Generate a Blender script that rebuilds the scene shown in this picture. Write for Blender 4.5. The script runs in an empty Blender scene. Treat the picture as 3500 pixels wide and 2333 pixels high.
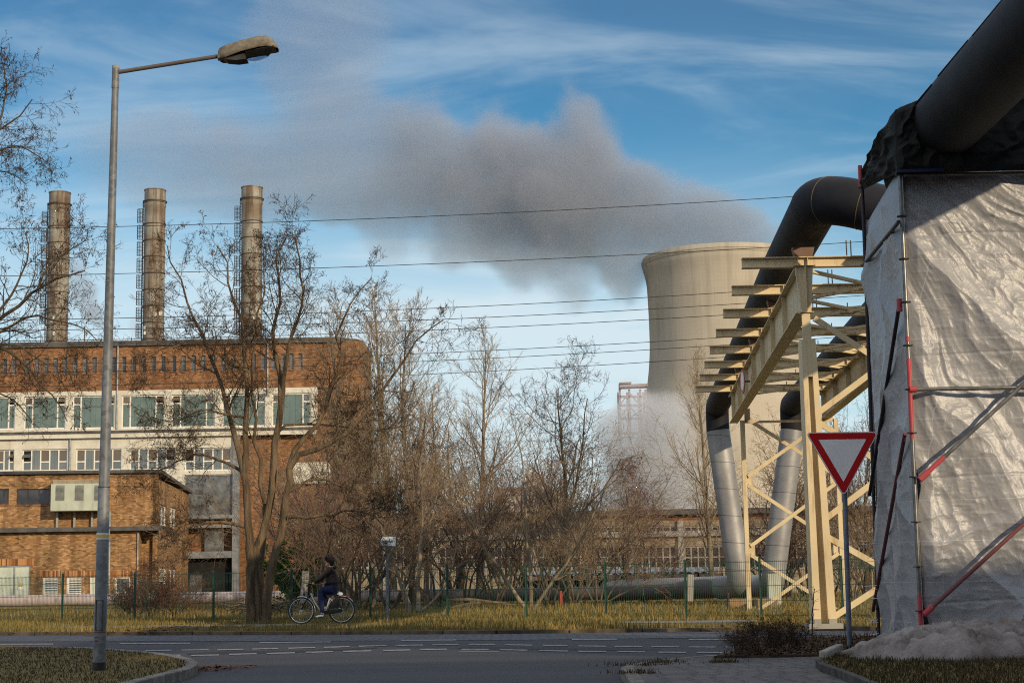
import bpy, bmesh, math, random
import numpy as np
from mathutils import Vector, Matrix, Euler

# ------------------------------------------------------------------ camera, sky, sun, exposure
scene = bpy.context.scene
COL = scene.collection
F = 5700.0; CX, CY = 1750.0, 1166.5; CAMZ = 1.05
TILT = math.atan(819.0 / F); ROLL = -math.atan(0.0177)
CAMR = (Matrix.Rotation(math.pi/2 + TILT, 4, 'X') @ Matrix.Rotation(ROLL, 4, 'Z'))
cam_d = bpy.data.cameras.new('camera'); cam = bpy.data.objects.new('camera', cam_d); COL.objects.link(cam)
cam_d.sensor_width = 36.0; cam_d.lens = F / 3500.0 * 36.0
cam_d.clip_start = 0.1; cam_d.clip_end = 20000
cam.matrix_world = Matrix.Translation((0, 0, CAMZ)) @ CAMR
scene.camera = cam

SUN_AZ = math.radians(38)      # to the right of straight behind the camera
SUN_EL = math.radians(17)
sun_dir = Vector((math.sin(SUN_AZ)*math.cos(SUN_EL), -math.cos(SUN_AZ)*math.cos(SUN_EL), math.sin(SUN_EL)))
sl = bpy.data.lights.new('sun', 'SUN'); so = bpy.data.objects.new('sun', sl); COL.objects.link(so)
sl.energy = 4.1; sl.angle = math.radians(0.6); sl.color = (1.0, 0.80, 0.54)
so.rotation_euler = sun_dir.to_track_quat('Z', 'Y').to_euler()

world = bpy.data.worlds.new('World'); scene.world = world; world.use_nodes = True
wn, wl = world.node_tree.nodes, world.node_tree.links
wn.clear()
def WN(t, **kw):
    n = wn.new(t)
    for k, v in kw.items(): setattr(n, k, v)
    return n
w_out = WN('ShaderNodeOutputWorld'); w_bg = WN('ShaderNodeBackground'); w_bg.inputs['Strength'].default_value = 0.15
sky = WN('ShaderNodeTexSky'); sky.sky_type = 'NISHITA'; sky.sun_disc = False
sky.sun_elevation = SUN_EL; sky.sun_rotation = math.radians(142)
sky.air_density = 1.0; sky.dust_density = 0.6; sky.ozone_density = 2.0
tint = WN('ShaderNodeMix', data_type='RGBA', blend_type='MULTIPLY'); tint.inputs[0].default_value = 1.0
wl.new(sky.outputs[0], tint.inputs[6])
tc = WN('ShaderNodeTexCoord'); sep = WN('ShaderNodeSeparateXYZ'); wl.new(tc.outputs['Generated'], sep.inputs[0])
trp = WN('ShaderNodeValToRGB'); wl.new(sep.outputs[2], trp.inputs[0])   # clear winter air: deeper blue with height
e = trp.color_ramp.elements
for k, (p_, c_) in enumerate([(0.0,(0.56,0.86,0.90)),(0.12,(0.36,0.80,0.88)),(0.22,(0.15,0.60,0.76)),(0.36,(0.05,0.36,0.55)),(0.65,(0.34,0.62,0.84))]):
    if k > 1: e.new(p_)
    e[k].position = p_; e[k].color = (*c_, 1)
wl.new(trp.outputs[0], tint.inputs[7])
zadd = WN('ShaderNodeMath', operation='ADD'); wl.new(sep.outputs[2], zadd.inputs[0]); zadd.inputs[1].default_value = 0.22
zm = WN('ShaderNodeMath', operation='MAXIMUM'); wl.new(zadd.outputs[0], zm.inputs[0]); zm.inputs[1].default_value = 0.05
dx = WN('ShaderNodeMath', operation='DIVIDE'); wl.new(sep.outputs[0], dx.inputs[0]); wl.new(zm.outputs[0], dx.inputs[1])
dy = WN('ShaderNodeMath', operation='DIVIDE'); wl.new(sep.outputs[1], dy.inputs[0]); wl.new(zm.outputs[0], dy.inputs[1])
cmb = WN('ShaderNodeCombineXYZ'); wl.new(dx.outputs[0], cmb.inputs[0]); wl.new(dy.outputs[0], cmb.inputs[1])
def cloud(scale, rot, loc, scl, lo, hi, detail=7, dist=1.2, rough=0.6):
    mp = WN('ShaderNodeMapping'); mp.inputs['Rotation'].default_value = (0, 0, math.radians(rot)); mp.inputs['Location'].default_value = loc
    mp.inputs['Scale'].default_value = scl
    wl.new(cmb.outputs[0], mp.inputs[0])
    nz = WN('ShaderNodeTexNoise'); nz.inputs['Scale'].default_value = scale; nz.inputs['Detail'].default_value = detail
    nz.inputs['Roughness'].default_value = rough; nz.inputs['Distortion'].default_value = dist
    wl.new(mp.outputs[0], nz.inputs['Vector'])
    mr = WN('ShaderNodeMapRange'); mr.interpolation_type = 'SMOOTHSTEP'
    mr.inputs[1].default_value = lo; mr.inputs[2].default_value = hi
    wl.new(nz.outputs[0], mr.inputs[0]); return mr.outputs[0]
c1 = cloud(1.9, 24, (5.3, 1.9, 0), (0.7, 1.9, 1), 0.42, 0.74, 7, 1.0, 0.56)
c2 = cloud(1.1, -12, (0.3, 5.2, 0), (1.0, 0.8, 1), 0.20, 0.52, 7, 0.6)
lowm = WN('ShaderNodeMapRange'); lowm.interpolation_type = 'SMOOTHSTEP'
lowm.inputs[1].default_value = 0.27; lowm.inputs[2].default_value = 0.12; wl.new(sep.outputs[2], lowm.inputs[0])
m1 = WN('ShaderNodeMath', operation='MULTIPLY_ADD'); wl.new(lowm.outputs[0], m1.inputs[0]); m1.inputs[1].default_value = 0.82; m1.inputs[2].default_value = 0.10
m2 = WN('ShaderNodeMath', operation='MULTIPLY'); wl.new(c2, m2.inputs[0]); wl.new(m1.outputs[0], m2.inputs[1])
m3 = WN('ShaderNodeMath', operation='MULTIPLY_ADD'); wl.new(c1, m3.inputs[0]); m3.inputs[1].default_value = 0.36; wl.new(m2.outputs[0], m3.inputs[2]); m3.use_clamp = True
m4 = WN('ShaderNodeMath', operation='MULTIPLY'); wl.new(m3.outputs[0], m4.inputs[0]); m4.inputs[1].default_value = 0.9
cm = WN('ShaderNodeMix', data_type='RGBA'); wl.new(m4.outputs[0], cm.inputs[0]); wl.new(tint.outputs[2], cm.inputs[6])
cm.inputs[7].default_value = (5.0, 5.8, 6.2, 1)
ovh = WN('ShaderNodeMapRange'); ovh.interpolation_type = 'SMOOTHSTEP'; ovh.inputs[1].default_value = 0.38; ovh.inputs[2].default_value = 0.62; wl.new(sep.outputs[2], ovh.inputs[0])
c3 = cloud(1.3, 40, (7.0, 2.0, 0), (1, 1, 1), 0.35, 0.6, 4, 0.3)  # bright cloud added overhead and behind, out of view, to lift fill light
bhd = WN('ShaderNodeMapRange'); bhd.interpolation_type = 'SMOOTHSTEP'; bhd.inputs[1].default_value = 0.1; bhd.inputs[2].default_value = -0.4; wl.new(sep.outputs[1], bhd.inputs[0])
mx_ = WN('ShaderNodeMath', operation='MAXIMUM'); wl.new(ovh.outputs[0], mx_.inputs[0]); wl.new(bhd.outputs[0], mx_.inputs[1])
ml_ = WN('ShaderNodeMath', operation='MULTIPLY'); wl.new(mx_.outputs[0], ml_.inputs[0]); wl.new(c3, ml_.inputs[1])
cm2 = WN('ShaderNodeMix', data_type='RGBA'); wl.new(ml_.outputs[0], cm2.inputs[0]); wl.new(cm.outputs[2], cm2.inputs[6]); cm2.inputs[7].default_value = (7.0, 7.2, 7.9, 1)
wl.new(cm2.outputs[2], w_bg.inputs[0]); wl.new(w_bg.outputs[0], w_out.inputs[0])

scene.view_settings.view_transform = 'Standard'; scene.view_settings.look = 'None'
scene.view_settings.exposure = -0.05; scene.view_settings.gamma = 1.0; scene.view_settings.use_curve_mapping = False
scene.render.engine = 'CYCLES'
scene.cycles.use_denoising = False; scene.cycles.filter_width = 1.1
scene.cycles.max_bounces = 6; scene.cycles.diffuse_bounces = 3; scene.cycles.glossy_bounces = 3
scene.cycles.transparent_max_bounces = 12; scene.cycles.volume_bounces = 1
scene.cycles.volume_step_rate = 2.0; scene.cycles.volume_max_steps = 256

# ------------------------------------------------------------------ geometry helpers
def ray(px, py):
    return (CAMR.to_3x3() @ Vector(((px - CX)/F, (CY - py)/F, -1.0)))
def P(px, py, Y):
    d = ray(px, py); s = Y / d.y
    return Vector((d.x*s, Y, CAMZ + d.z*s))
def G(px, py, z=0.0):
    d = ray(px, py); s = (z - CAMZ) / d.z
    return Vector((d.x*s, d.y*s, z))

class MB:
    def __init__(s): s.v = []; s.f = []
    def add(s, vs, fs):
        o = len(s.v); s.v += [tuple(v) for v in vs]; s.f += [tuple(i + o for i in f) for f in fs]; return s
    def box(s, x0, x1, y0, y1, z0, z1, M=None):
        vs = [Vector(c) for c in ((x0,y0,z0),(x1,y0,z0),(x1,y1,z0),(x0,y1,z0),(x0,y0,z1),(x1,y0,z1),(x1,y1,z1),(x0,y1,z1))]
        if M is not None: vs = [M @ v for v in vs]
        return s.add(vs, [(0,3,2,1),(4,5,6,7),(0,1,5,4),(1,2,6,5),(2,3,7,6),(3,0,4,7)])
    def beam(s, a, b, w, h, up=(0,0,1)):
        a = Vector(a); b = Vector(b); d = (b - a).normalized(); u = Vector(up)
        r = d.cross(u)
        if r.length < 1e-4: r = d.cross(Vector((1,0,0)))
        r.normalize(); u = r.cross(d)
        r *= w/2; u *= h/2
        vs = [a-r-u, a+r-u, a+r+u, a-r+u, b-r-u, b+r-u, b+r+u, b-r+u]
        return s.add(vs, [(0,3,2,1),(4,5,6,7),(0,1,5,4),(1,2,6,5),(2,3,7,6),(3,0,4,7)])
    def ibeam(s, a, b, w, h, t, up=(0,0,1)):       # w flange width, h depth
        a = Vector(a); b = Vector(b); d = (b - a).normalized(); u = Vector(up); r = d.cross(u).normalized(); u = r.cross(d)
        s.beam(a + u*(h/2 - t/2), b + u*(h/2 - t/2), w, t, u)
        s.beam(a - u*(h/2 - t/2), b - u*(h/2 - t/2), w, t, u)
        s.beam(a, b, t*0.7, h - 2*t, u)
        return s
    def tube(s, pts, rad, n=12, cap=True):
        pts = [Vector(p) for p in pts]; m = len(pts)
        if not hasattr(rad, '__len__'): rad = [rad]*m
        o = len(s.v); t = (pts[1]-pts[0]).normalized()
        r = t.cross(Vector((0,0,1)))
        if r.length < 1e-3: r = t.cross(Vector((1,0,0)))
        r.normalize()
        for i, p in enumerate(pts):
            if i == 0: t = pts[1]-pts[0]
            elif i == m-1: t = pts[-1]-pts[-2]
            else: t = (pts[i+1]-pts[i]).normalized() + (pts[i]-pts[i-1]).normalized()
            t.normalize(); r = (r - t*r.dot(t)).normalized(); q = t.cross(r)
            for k in range(n):
                a = 2*math.pi*k/n
                s.v.append(tuple(p + (r*math.cos(a) + q*math.sin(a))*rad[i]))
        for i in range(m-1):
            for k in range(n):
                k2 = (k+1) % n
                s.f.append((o+i*n+k, o+i*n+k2, o+(i+1)*n+k2, o+(i+1)*n+k))
        if cap:
            s.f.append(tuple(o+k for k in reversed(range(n)))); s.f.append(tuple(o+(m-1)*n+k for k in range(n)))
        return s
    def lathe(s, prof, c, n=48, cap=False):
        o = len(s.v); c = Vector(c)
        for r, z in prof:
            for k in range(n):
                a = 2*math.pi*k/n; s.v.append((c.x + r*math.cos(a), c.y + r*math.sin(a), c.z + z))
        for i in range(len(prof)-1):
            for k in range(n):
                k2 = (k+1) % n; s.f.append((o+i*n+k, o+i*n+k2, o+(i+1)*n+k2, o+(i+1)*n+k))
        if cap:
            s.f.append(tuple(o+k for k in reversed(range(n)))); s.f.append(tuple(o+(len(prof)-1)*n+k for k in range(n)))
        return s
    def prism(s, poly, a, b):          # poly: list of Vector points at a; extruded by vector b
        n = len(poly); A = [Vector(p)+Vector(a) for p in poly]; B = [p + Vector(b) for p in A]
        fs = [tuple(reversed(range(n))), tuple(range(n, 2*n))] + [(i, (i+1)%n, n+(i+1)%n, n+i) for i in range(n)]
        return s.add(A+B, fs)
    def quad(s, a, b, c, d): return s.add([a,b,c,d], [(0,1,2,3)])
    def ellipsoid(s, c, r, M=None, nu=16, nv=10):
        c = Vector(c); vs = []; fs = []
        for j in range(1, nv):
            th = math.pi*j/nv
            for i in range(nu):
                a = 2*math.pi*i/nu
                v = Vector((r[0]*math.sin(th)*math.cos(a), r[1]*math.sin(th)*math.sin(a), r[2]*math.cos(th)))
                if M is not None: v = M @ v
                vs.append(c+v)
        t = Vector((0,0,r[2])); 
        if M is not None: t = M @ t
        vs += [c+t, c-t]; T = len(vs)-2
        for j in range(nv-2):
            for i in range(nu):
                i2 = (i+1)%nu; fs.append((j*nu+i, (j+1)*nu+i, (j+1)*nu+i2, j*nu+i2))
        for i in range(nu):
            fs.append((T, i, (i+1)%nu)); fs.append((T+1, (nv-2)*nu+(i+1)%nu, (nv-2)*nu+i))
        return s.add(vs, fs)
    def build(s, name, mat, parent=None, smooth=False, bevel=0):
        return mesh_obj(name, np.array(s.v, dtype=np.float32).reshape(-1,3), s.f, mat, parent, smooth, bevel)

def mesh_obj(name, v, f, mat, parent=None, smooth=False, bevel=0):
    me = bpy.data.meshes.new(name); me.from_pydata([tuple(map(float, p)) for p in v] if not isinstance(v, list) else v, [], f)
    return finish(name, me, mat, parent, smooth, bevel)
def finish(name, me, mat, parent, smooth=False, bevel=0):
    if mat is not None: me.materials.append(mat)
    if smooth:
        me.polygons.foreach_set('use_smooth', [True]*len(me.polygons))
    o = bpy.data.objects.new(name, me); COL.objects.link(o)
    if parent is not None:
        o.parent = parent
        o.matrix_parent_inverse = Matrix.Translation(-parent.location) if parent.parent is None else Matrix.Translation(-PL.get(parent.name, Vector((0,0,0))))
    if smooth == 'auto':
        try: me.shade_auto_smooth
        except Exception: pass
    if bevel:
        b = o.modifiers.new('bevel', 'BEVEL'); b.width = bevel; b.segments = 2; b.limit_method = 'ANGLE'
    return o
PL = {}
def fast_mesh(name, v, quads, tris, mat, parent=None, smooth=False):
    """v (n,3) array, quads (m,4), tris (k,3) index arrays"""
    me = bpy.data.meshes.new(name)
    nq = 0 if quads is None else len(quads); nt = 0 if tris is None else len(tris)
    me.vertices.add(len(v)); me.vertices.foreach_set('co', np.asarray(v, dtype=np.float32).ravel())
    idx = []; 
    if nq: idx.append(np.asarray(quads, dtype=np.int32).ravel())
    if nt: idx.append(np.asarray(tris, dtype=np.int32).ravel())
    idx = np.concatenate(idx)
    me.loops.add(len(idx)); me.loops.foreach_set('vertex_index', idx)
    me.polygons.add(nq+nt)
    st = np.concatenate([np.arange(nq)*4, nq*4 + np.arange(nt)*3]).astype(np.int32)
    me.polygons.foreach_set('loop_start', st)
    me.update(calc_edges=True); me.validate()
    return finish(name, me, mat, parent, smooth)

def tag(o, label=None, cat=None, group=None, kind=None):
    if label: o['label'] = label
    if cat: o['category'] = cat
    if group: o['group'] = group
    if kind: o['kind'] = kind
    return o
def thing(name, loc, label, cat, group=None):
    o = bpy.data.objects.new(name, None); COL.objects.link(o); o.location = loc; o.empty_display_size = 0.2
    bpy.context.view_layer.update
    return tag(o, label, cat, group)

# ------------------------------------------------------------------ material helpers
class NT:
    def __init__(s, name, rough=0.8, spec=0.3, metal=0.0, col=(0.5,0.5,0.5)):
        s.m = bpy.data.materials.new(name); s.m.use_nodes = True; s.n = s.m.node_tree.nodes; s.l = s.m.node_tree.links
        s.b = s.n['Principled BSDF']; s.b.inputs['Roughness'].default_value = rough
        s.b.inputs['Specular IOR Level'].default_value = spec; s.b.inputs['Metallic'].default_value = metal
        s.b.inputs['Base Color'].default_value = (*col, 1)
        s.geo = s.n.new('ShaderNodeNewGeometry'); s.tc = s.n.new('ShaderNodeTexCoord')
    def pos(s): return s.geo.outputs['Position']
    def obj(s): return s.tc.outputs['Object']
    def noise(s, scale, detail=4, vec=None, scl=None, rough=0.55, dist=0):
        v = vec or s.pos()
        if scl is not None:
            mp = s.n.new('ShaderNodeMapping'); mp.inputs['Scale'].default_value = scl; s.l.new(v, mp.inputs[0]); v = mp.outputs[0]
        t = s.n.new('ShaderNodeTexNoise'); t.inputs['Scale'].default_value = scale; t.inputs['Detail'].default_value = detail
        t.inputs['Roughness'].default_value = rough; t.inputs['Distortion'].default_value = dist
        s.l.new(v, t.inputs['Vector']); return t.outputs[0]
    def ramp(s, fac, stops, interp='LINEAR'):
        r = s.n.new('ShaderNodeValToRGB'); r.color_ramp.interpolation = interp
        e = r.color_ramp.elements
        while len(e) < len(stops): e.new(0.5)
        for i, (p, c) in enumerate(stops):
            e[i].position = p; e[i].color = (*c, 1) if hasattr(c, '__len__') else (c, c, c, 1)
        s.l.new(fac, r.inputs[0]); return r.outputs[0]
    def mix(s, fac, a, b, mode='MIX'):
        m = s.n.new('ShaderNodeMix'); m.data_type = 'RGBA'; m.blend_type = mode
        for i, val in ((0, fac), (6, a), (7, b)):
            sock = m.inputs[i]
            if hasattr(val, 'links'): s.l.new(val, sock)
            elif hasattr(val, '__len__'): sock.default_value = (*val, 1)
            else: sock.default_value = val if i == 0 else (val, val, val, 1)
        return m.outputs[2]
    def math(s, op, a, b=0.0, c=None, clamp=False):
        m = s.n.new('ShaderNodeMath'); m.operation = op; m.use_clamp = clamp
        for i, v in enumerate((a, b) if c is None else (a, b, c)):
            if hasattr(v, 'links'): s.l.new(v, m.inputs[i])
            else: m.inputs[i].default_value = v
        return m.outputs[0]
    def xyz(s, v=None):
        x = s.n.new('ShaderNodeSeparateXYZ'); s.l.new(v or s.pos(), x.inputs[0]); return x.outputs
    def comb(s, x, y, z=0.0):
        c = s.n.new('ShaderNodeCombineXYZ')
        for i, v in enumerate((x, y, z)):
            if hasattr(v, 'links'): s.l.new(v, c.inputs[i])
            else: c.inputs[i].default_value = v
        return c.outputs[0]
    def col(s, c): s.l.new(c, s.b.inputs['Base Color']); return s
    def rough(s, c): s.l.new(c, s.b.inputs['Roughness']); return s
    def bump(s, h, strength=0.4, dist=0.02):
        b = s.n.new('ShaderNodeBump'); b.inputs['Strength'].default_value = strength; b.inputs['Distance'].default_value = dist
        s.l.new(h, b.inputs['Height']); s.l.new(b.outputs[0], s.b.inputs['Normal']); return s

def mat_noise(name, c1, c2, scale=3, rough=0.8, spec=0.3, metal=0.0, bump=0.0, bdist=0.02, detail=5, lo=0.35, hi=0.65, scl=None, obj=False):
    t = NT(name, rough, spec, metal)
    n = t.noise(scale, detail, vec=t.obj() if obj else None, scl=scl)
    t.col(t.ramp(n, [(lo, c1), (hi, c2)]))
    if bump: t.bump(t.noise(scale*4, 4, vec=t.obj() if obj else None, scl=scl), bump, bdist)
    return t.m

def mat_brick(name, dark, mid, light, odd, bump=0.3, bw=0.25, bh=0.083, mortar=(0.20,0.15,0.11), seed=0.0):
    t = NT(name, 0.9, 0.15)
    x, y, z = t.xyz()
    u = t.math('ADD', x, y); row = t.math('FLOOR', t.math('DIVIDE', z, bh))
    u2 = t.math('ADD', t.math('DIVIDE', u, bw), t.math('MULTIPLY', t.math('MODULO', row, 2.0), 0.5))
    cell = t.math('FLOOR', u2)
    wn_ = t.n.new('ShaderNodeTexWhiteNoise'); wn_.noise_dimensions = '2D'; t.l.new(t.comb(t.math('ADD', cell, seed), row), wn_.inputs['Vector'])
    r = wn_.outputs['Value']
    big = t.noise(0.45, 4, vec=t.comb(u, t.math('MULTIPLY', z, 1.6)))
    med = t.noise(1.6, 4, vec=t.comb(u, t.math('MULTIPLY', z, 3.5)))
    k = t.math('ADD', t.math('MULTIPLY', r, 0.75), t.math('ADD', t.math('MULTIPLY', big, 0.30), t.math('MULTIPLY', med, 0.30)))
    c = t.ramp(t.math('SUBTRACT', k, 0.22, clamp=True), [(0.0, dark), (0.16, mid), (0.60, light), (0.97, odd)])
    fu = t.math('FRACT', u2); fv = t.math('FRACT', t.math('DIVIDE', z, bh))
    mu = t.math('LESS_THAN', fu, 0.05); mv = t.math('LESS_THAN', fv, 0.13)
    mm = t.math('MAXIMUM', mu, mv)
    c = t.mix(t.math('MULTIPLY', mm, 0.75), c, mortar)
    st = t.ramp(t.noise(0.5, 5, vec=t.comb(t.math('MULTIPLY', u, 2.5), t.math('MULTIPLY', z, 0.35))), [(0.40, 0.62), (0.58, 1.0)])
    c = t.mix(1.0, c, st, 'MULTIPLY')
    t.col(c); t.bump(t.math('SUBTRACT', 1.0, mm), bump, 0.01)
    return t.m

def mat_streak(name, base, base2, rust, amt=0.5, vs=0.25, hs=2.5, rough=0.6, spec=0.3, metal=0.0, lo=0.5, hi=0.7, bump=0.1, obj=False):
    """painted / metal surface with vertical run-off streaks"""
    t = NT(name, rough, spec, metal)
    v = t.obj() if obj else t.pos()
    b = t.ramp(t.noise(1.3, 5, vec=v), [(0.35, base), (0.65, base2)])
    s = t.ramp(t.noise(1.0, 6, vec=v, scl=(hs, hs, vs), rough=0.7), [(lo, 0.0), (hi, 1.0)])
    t.col(t.mix(t.math('MULTIPLY', s, amt), b, rust)); t.bump(t.noise(12, 3, vec=v), bump, 0.01)
    return t.m
def parent_to(o, parent, local=False):
    o.parent = parent
    o.matrix_parent_inverse = Matrix.Translation(-parent.location) if (parent.type == 'EMPTY' and not local) else Matrix.Identity(4)
    return o
def finish(name, me, mat, parent, smooth=False, bevel=0):
    if mat is not None: me.materials.append(mat)
    if smooth: me.polygons.foreach_set('use_smooth', [True]*len(me.polygons))
    o = bpy.data.objects.new(name, me); COL.objects.link(o)
    if parent is not None: parent_to(o, parent)
    if smooth == 'auto':
        bm = bmesh.new(); bm.from_mesh(me)
        for e in bm.edges:
            if len(e.link_faces) == 2 and e.calc_face_angle(0) > 0.6: e.smooth = False
        bm.to_mesh(me); bm.free()
    if bevel:
        b = o.modifiers.new('bevel', 'BEVEL'); b.width = bevel; b.segments = 2; b.limit_method = 'ANGLE'
    return o

# ------------------------------------------------------------------ materials
M = {}
M['brick_low'] = mat_brick('brick_ochre', (0.085,0.046,0.028), (0.235,0.122,0.052), (0.35,0.195,0.082), (0.52,0.33,0.16))
M['brick_main'] = mat_brick('brick_brown', (0.075,0.034,0.020), (0.195,0.090,0.038), (0.265,0.125,0.053), (0.40,0.22,0.11), seed=7)
M['brick_old'] = mat_brick('brick_weathered', (0.07,0.03,0.02), (0.20,0.075,0.035), (0.28,0.11,0.05), (0.33,0.2,0.11), seed=17)
M['cream'] = mat_streak('cream_render', (0.60,0.57,0.47), (0.50,0.47,0.38), (0.36,0.24,0.12), 0.45, vs=0.2, hs=1.2, rough=0.8, lo=0.52, hi=0.72)
M['white_frame'] = mat_streak('white_window_frame', (0.70,0.68,0.60), (0.62,0.60,0.52), (0.35,0.16,0.08), 0.35, rough=0.5)
def glass_mat(name, c1, c2, vscale=6.0, rough=0.18):
    t = NT(name, rough, 0.5); x, y, z = t.xyz()
    u = t.math('ADD', x, y)
    ln = t.math('LESS_THAN', t.math('FRACT', t.math('MULTIPLY', u, vscale/2)), 0.09)
    n = t.noise(0.6, 4)
    c = t.ramp(n, [(0.3, c1), (0.7, c2)])
    t.col(t.mix(t.math('MULTIPLY', ln, 0.4), c, (0.02,0.03,0.03))); t.bump(t.noise(1.2, 3), 0.25, 0.05); return t.m
M['glass_green'] = glass_mat('ribbed_glass_green', (0.075,0.115,0.100), (0.13,0.18,0.155), 4.6)
M['glass_grey'] = glass_mat('ribbed_glass_grey', (0.09,0.115,0.12), (0.17,0.19,0.185), 9)
M['glass_rust'] = mat_noise('stained_glass_pane', (0.09,0.095,0.09), (0.15,0.10,0.05), 0.8, rough=0.3, spec=0.5)
M['glass_dark'] = mat_noise('dark_glass', (0.015,0.017,0.018), (0.05,0.05,0.05), 1.2, rough=0.15, spec=0.5)
M['glass_mid'] = mat_noise('dusty_glass', (0.05,0.055,0.06), (0.16,0.17,0.17), 1.5, rough=0.22, spec=0.5)
M['black'] = mat_noise('black_void', (0.006,0.006,0.007), (0.012,0.012,0.012), 2, rough=0.8)
M['roof_felt'] = mat_noise('roof_felt', (0.05,0.048,0.045), (0.11,0.10,0.09), 1.5, rough=0.9)
M['zinc'] = mat_noise('zinc_gutter', (0.16,0.17,0.17), (0.30,0.30,0.28), 3, rough=0.5, metal=0.3)
M['dark_metal'] = mat_noise('dark_metal', (0.03,0.03,0.032), (0.08,0.075,0.07), 6, rough=0.55, metal=0.5)
M['conc'] = mat_streak('weathered_concrete', (0.33,0.31,0.27), (0.25,0.235,0.20), (0.10,0.085,0.07), 0.5, vs=0.4, hs=1.6, rough=0.9)
M['conc_dark'] = mat_streak('tan_concrete', (0.30,0.24,0.16), (0.22,0.18,0.12), (0.08,0.06,0.04), 0.6, rough=0.9)
M['pale_panel'] = mat_streak('pale_green_panel', (0.42,0.45,0.36), (0.36,0.38,0.30), (0.14,0.13,0.10), 0.4, vs=0.5, rough=0.6)
M['door_white'] = mat_streak('pale_door_paint', (0.52,0.57,0.46), (0.46,0.50,0.40), (0.22,0.2,0.15), 0.3, rough=0.5)
M['galv'] = None
def galv(name, dk, lt, scale=18):
    t = NT(name, 0.55, 0.4, 0.15)
    v = t.n.new('ShaderNodeTexVoronoi'); v.inputs['Scale'].default_value = scale; t.l.new(t.pos(), v.inputs['Vector'])
    n = t.noise(3.0, 4, scl=(1,1,0.4)); k = t.math('ADD', t.math('MULTIPLY', v.outputs['Color'], 0.45), t.math('MULTIPLY', n, 0.7))
    t.col(t.ramp(k, [(0.3, dk), (0.75, lt)])); return t.m
M['galv'] = galv('galvanised_steel', (0.075,0.08,0.085), (0.165,0.175,0.18))
M['galv_rust'] = mat_noise('rusty_arm_steel', (0.14,0.13,0.12), (0.16,0.075,0.035), 3, rough=0.6, metal=0.3)

def vol(name, col, dens):
    m = bpy.data.materials.new(name); m.use_nodes = True; n = m.node_tree.nodes; l = m.node_tree.links; n.clear()
    o = n.new('ShaderNodeOutputMaterial'); p = n.new('ShaderNodeVolumePrincipled')
    p.inputs['Color'].default_value = (*col, 1); p.inputs['Density'].default_value = dens; p.inputs['Anisotropy'].default_value = 0.1
    l.new(p.outputs[0], o.inputs['Volume']); return m

def grass_mat(name, cols, rough=0.85):
    t = NT(name, rough, 0.15)
    r = t.geo.outputs['Random Per Island']
    k = t.math('ADD', t.math('MULTIPLY', r, 0.6), t.math('MULTIPLY', t.noise(0.45, 4), 0.55))
    t.col(t.ramp(k, [(0.15 + 0.75*i/(len(cols)-1), c) for i, c in enumerate(cols)]))
    t.b.inputs['Subsurface Weight'].default_value = 0.0
    return t.m
M['grass_far'] = grass_mat('tall_autumn_grass', [(0.055,0.052,0.016), (0.11,0.095,0.026), (0.19,0.145,0.045), (0.28,0.20,0.08)])
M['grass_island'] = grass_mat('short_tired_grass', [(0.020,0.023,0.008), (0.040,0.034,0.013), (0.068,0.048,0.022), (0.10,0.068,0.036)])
M['grass_field'] = grass_mat('field_grass', [(0.085,0.07,0.022), (0.17,0.13,0.04), (0.26,0.185,0.065)])

# ------------------------------------------------------------------ ground, roads
def sheet(name, pts, mat, kind='structure', thick=0.0):
    mb = MB()
    if thick: mb.prism([Vector((p[0],p[1],p[2])) for p in pts], (0,0,-thick), (0,0,thick))
    else: mb.add(pts, [tuple(range(len(pts)))])
    o = mb.build(name, mat); 
    bm = bmesh.new(); bm.from_mesh(o.data); bmesh.ops.recalc_face_normals(bm, faces=bm.faces); 
    if not thick:
        for f in bm.faces:
            if f.normal.z < 0: f.normal_flip()
    bm.to_mesh(o.data); bm.free()
    tag(o, kind=kind); return o

t = NT('ground_soil', 0.95, 0.1)
n1 = t.noise(0.5, 6); n2 = t.noise(14, 4)
c = t.ramp(n1, [(0.35, (0.09,0.07,0.022)), (0.5, (0.15,0.11,0.035)), (0.65, (0.10,0.065,0.03))])
t.col(t.mix(0.5, c, t.ramp(n2, [(0.3,(0.05,0.045,0.02)), (0.7,(0.20,0.16,0.06))]))); t.bump(n2, 0.6, 0.04); M['soil'] = t.m

t = NT('asphalt', 0.78, 0.35)
n1 = t.noise(0.8, 6, scl=(0.12, 1.0, 1)); n2 = t.noise(60, 3); n3 = t.noise(1.4, 6, dist=1.5)
c = t.ramp(n1, [(0.35, (0.016,0.017,0.021)), (0.6, (0.034,0.035,0.040))])
c = t.mix(0.55, c, t.ramp(n2, [(0.3, (0.010,0.010,0.012)), (0.7, (0.052,0.052,0.054))]))
c = t.mix(t.ramp(n3, [(0.60, 0.0), (0.66, 0.35)]), c, (0.028,0.027,0.027))
cr = t.n.new('ShaderNodeTexVoronoi'); cr.feature = 'DISTANCE_TO_EDGE'; cr.inputs['Scale'].default_value = 0.22
wv = t.n.new('ShaderNodeVectorMath'); wv.operation = 'ADD'; t.l.new(t.pos(), wv.inputs[0])
nn = t.n.new('ShaderNodeTexNoise'); nn.inputs['Scale'].default_value = 1.1; nn.inputs['Detail'].default_value = 5; t.l.new(t.pos(), nn.inputs['Vector']); t.l.new(nn.outputs['Color'], wv.inputs[1]); t.l.new(wv.outputs[0], cr.inputs['Vector'])
c = t.mix(t.math('MULTIPLY', t.math('LESS_THAN', cr.outputs[0], 0.004), 0.6), c, (0.015,0.015,0.015))
t.col(c); t.bump(n2, 0.5, 0.01); M['asphalt'] = t.m
M['patch'] = mat_noise('fresh_asphalt', (0.007,0.007,0.008), (0.012,0.012,0.013), 20, rough=0.7, bump=0.4)
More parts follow.
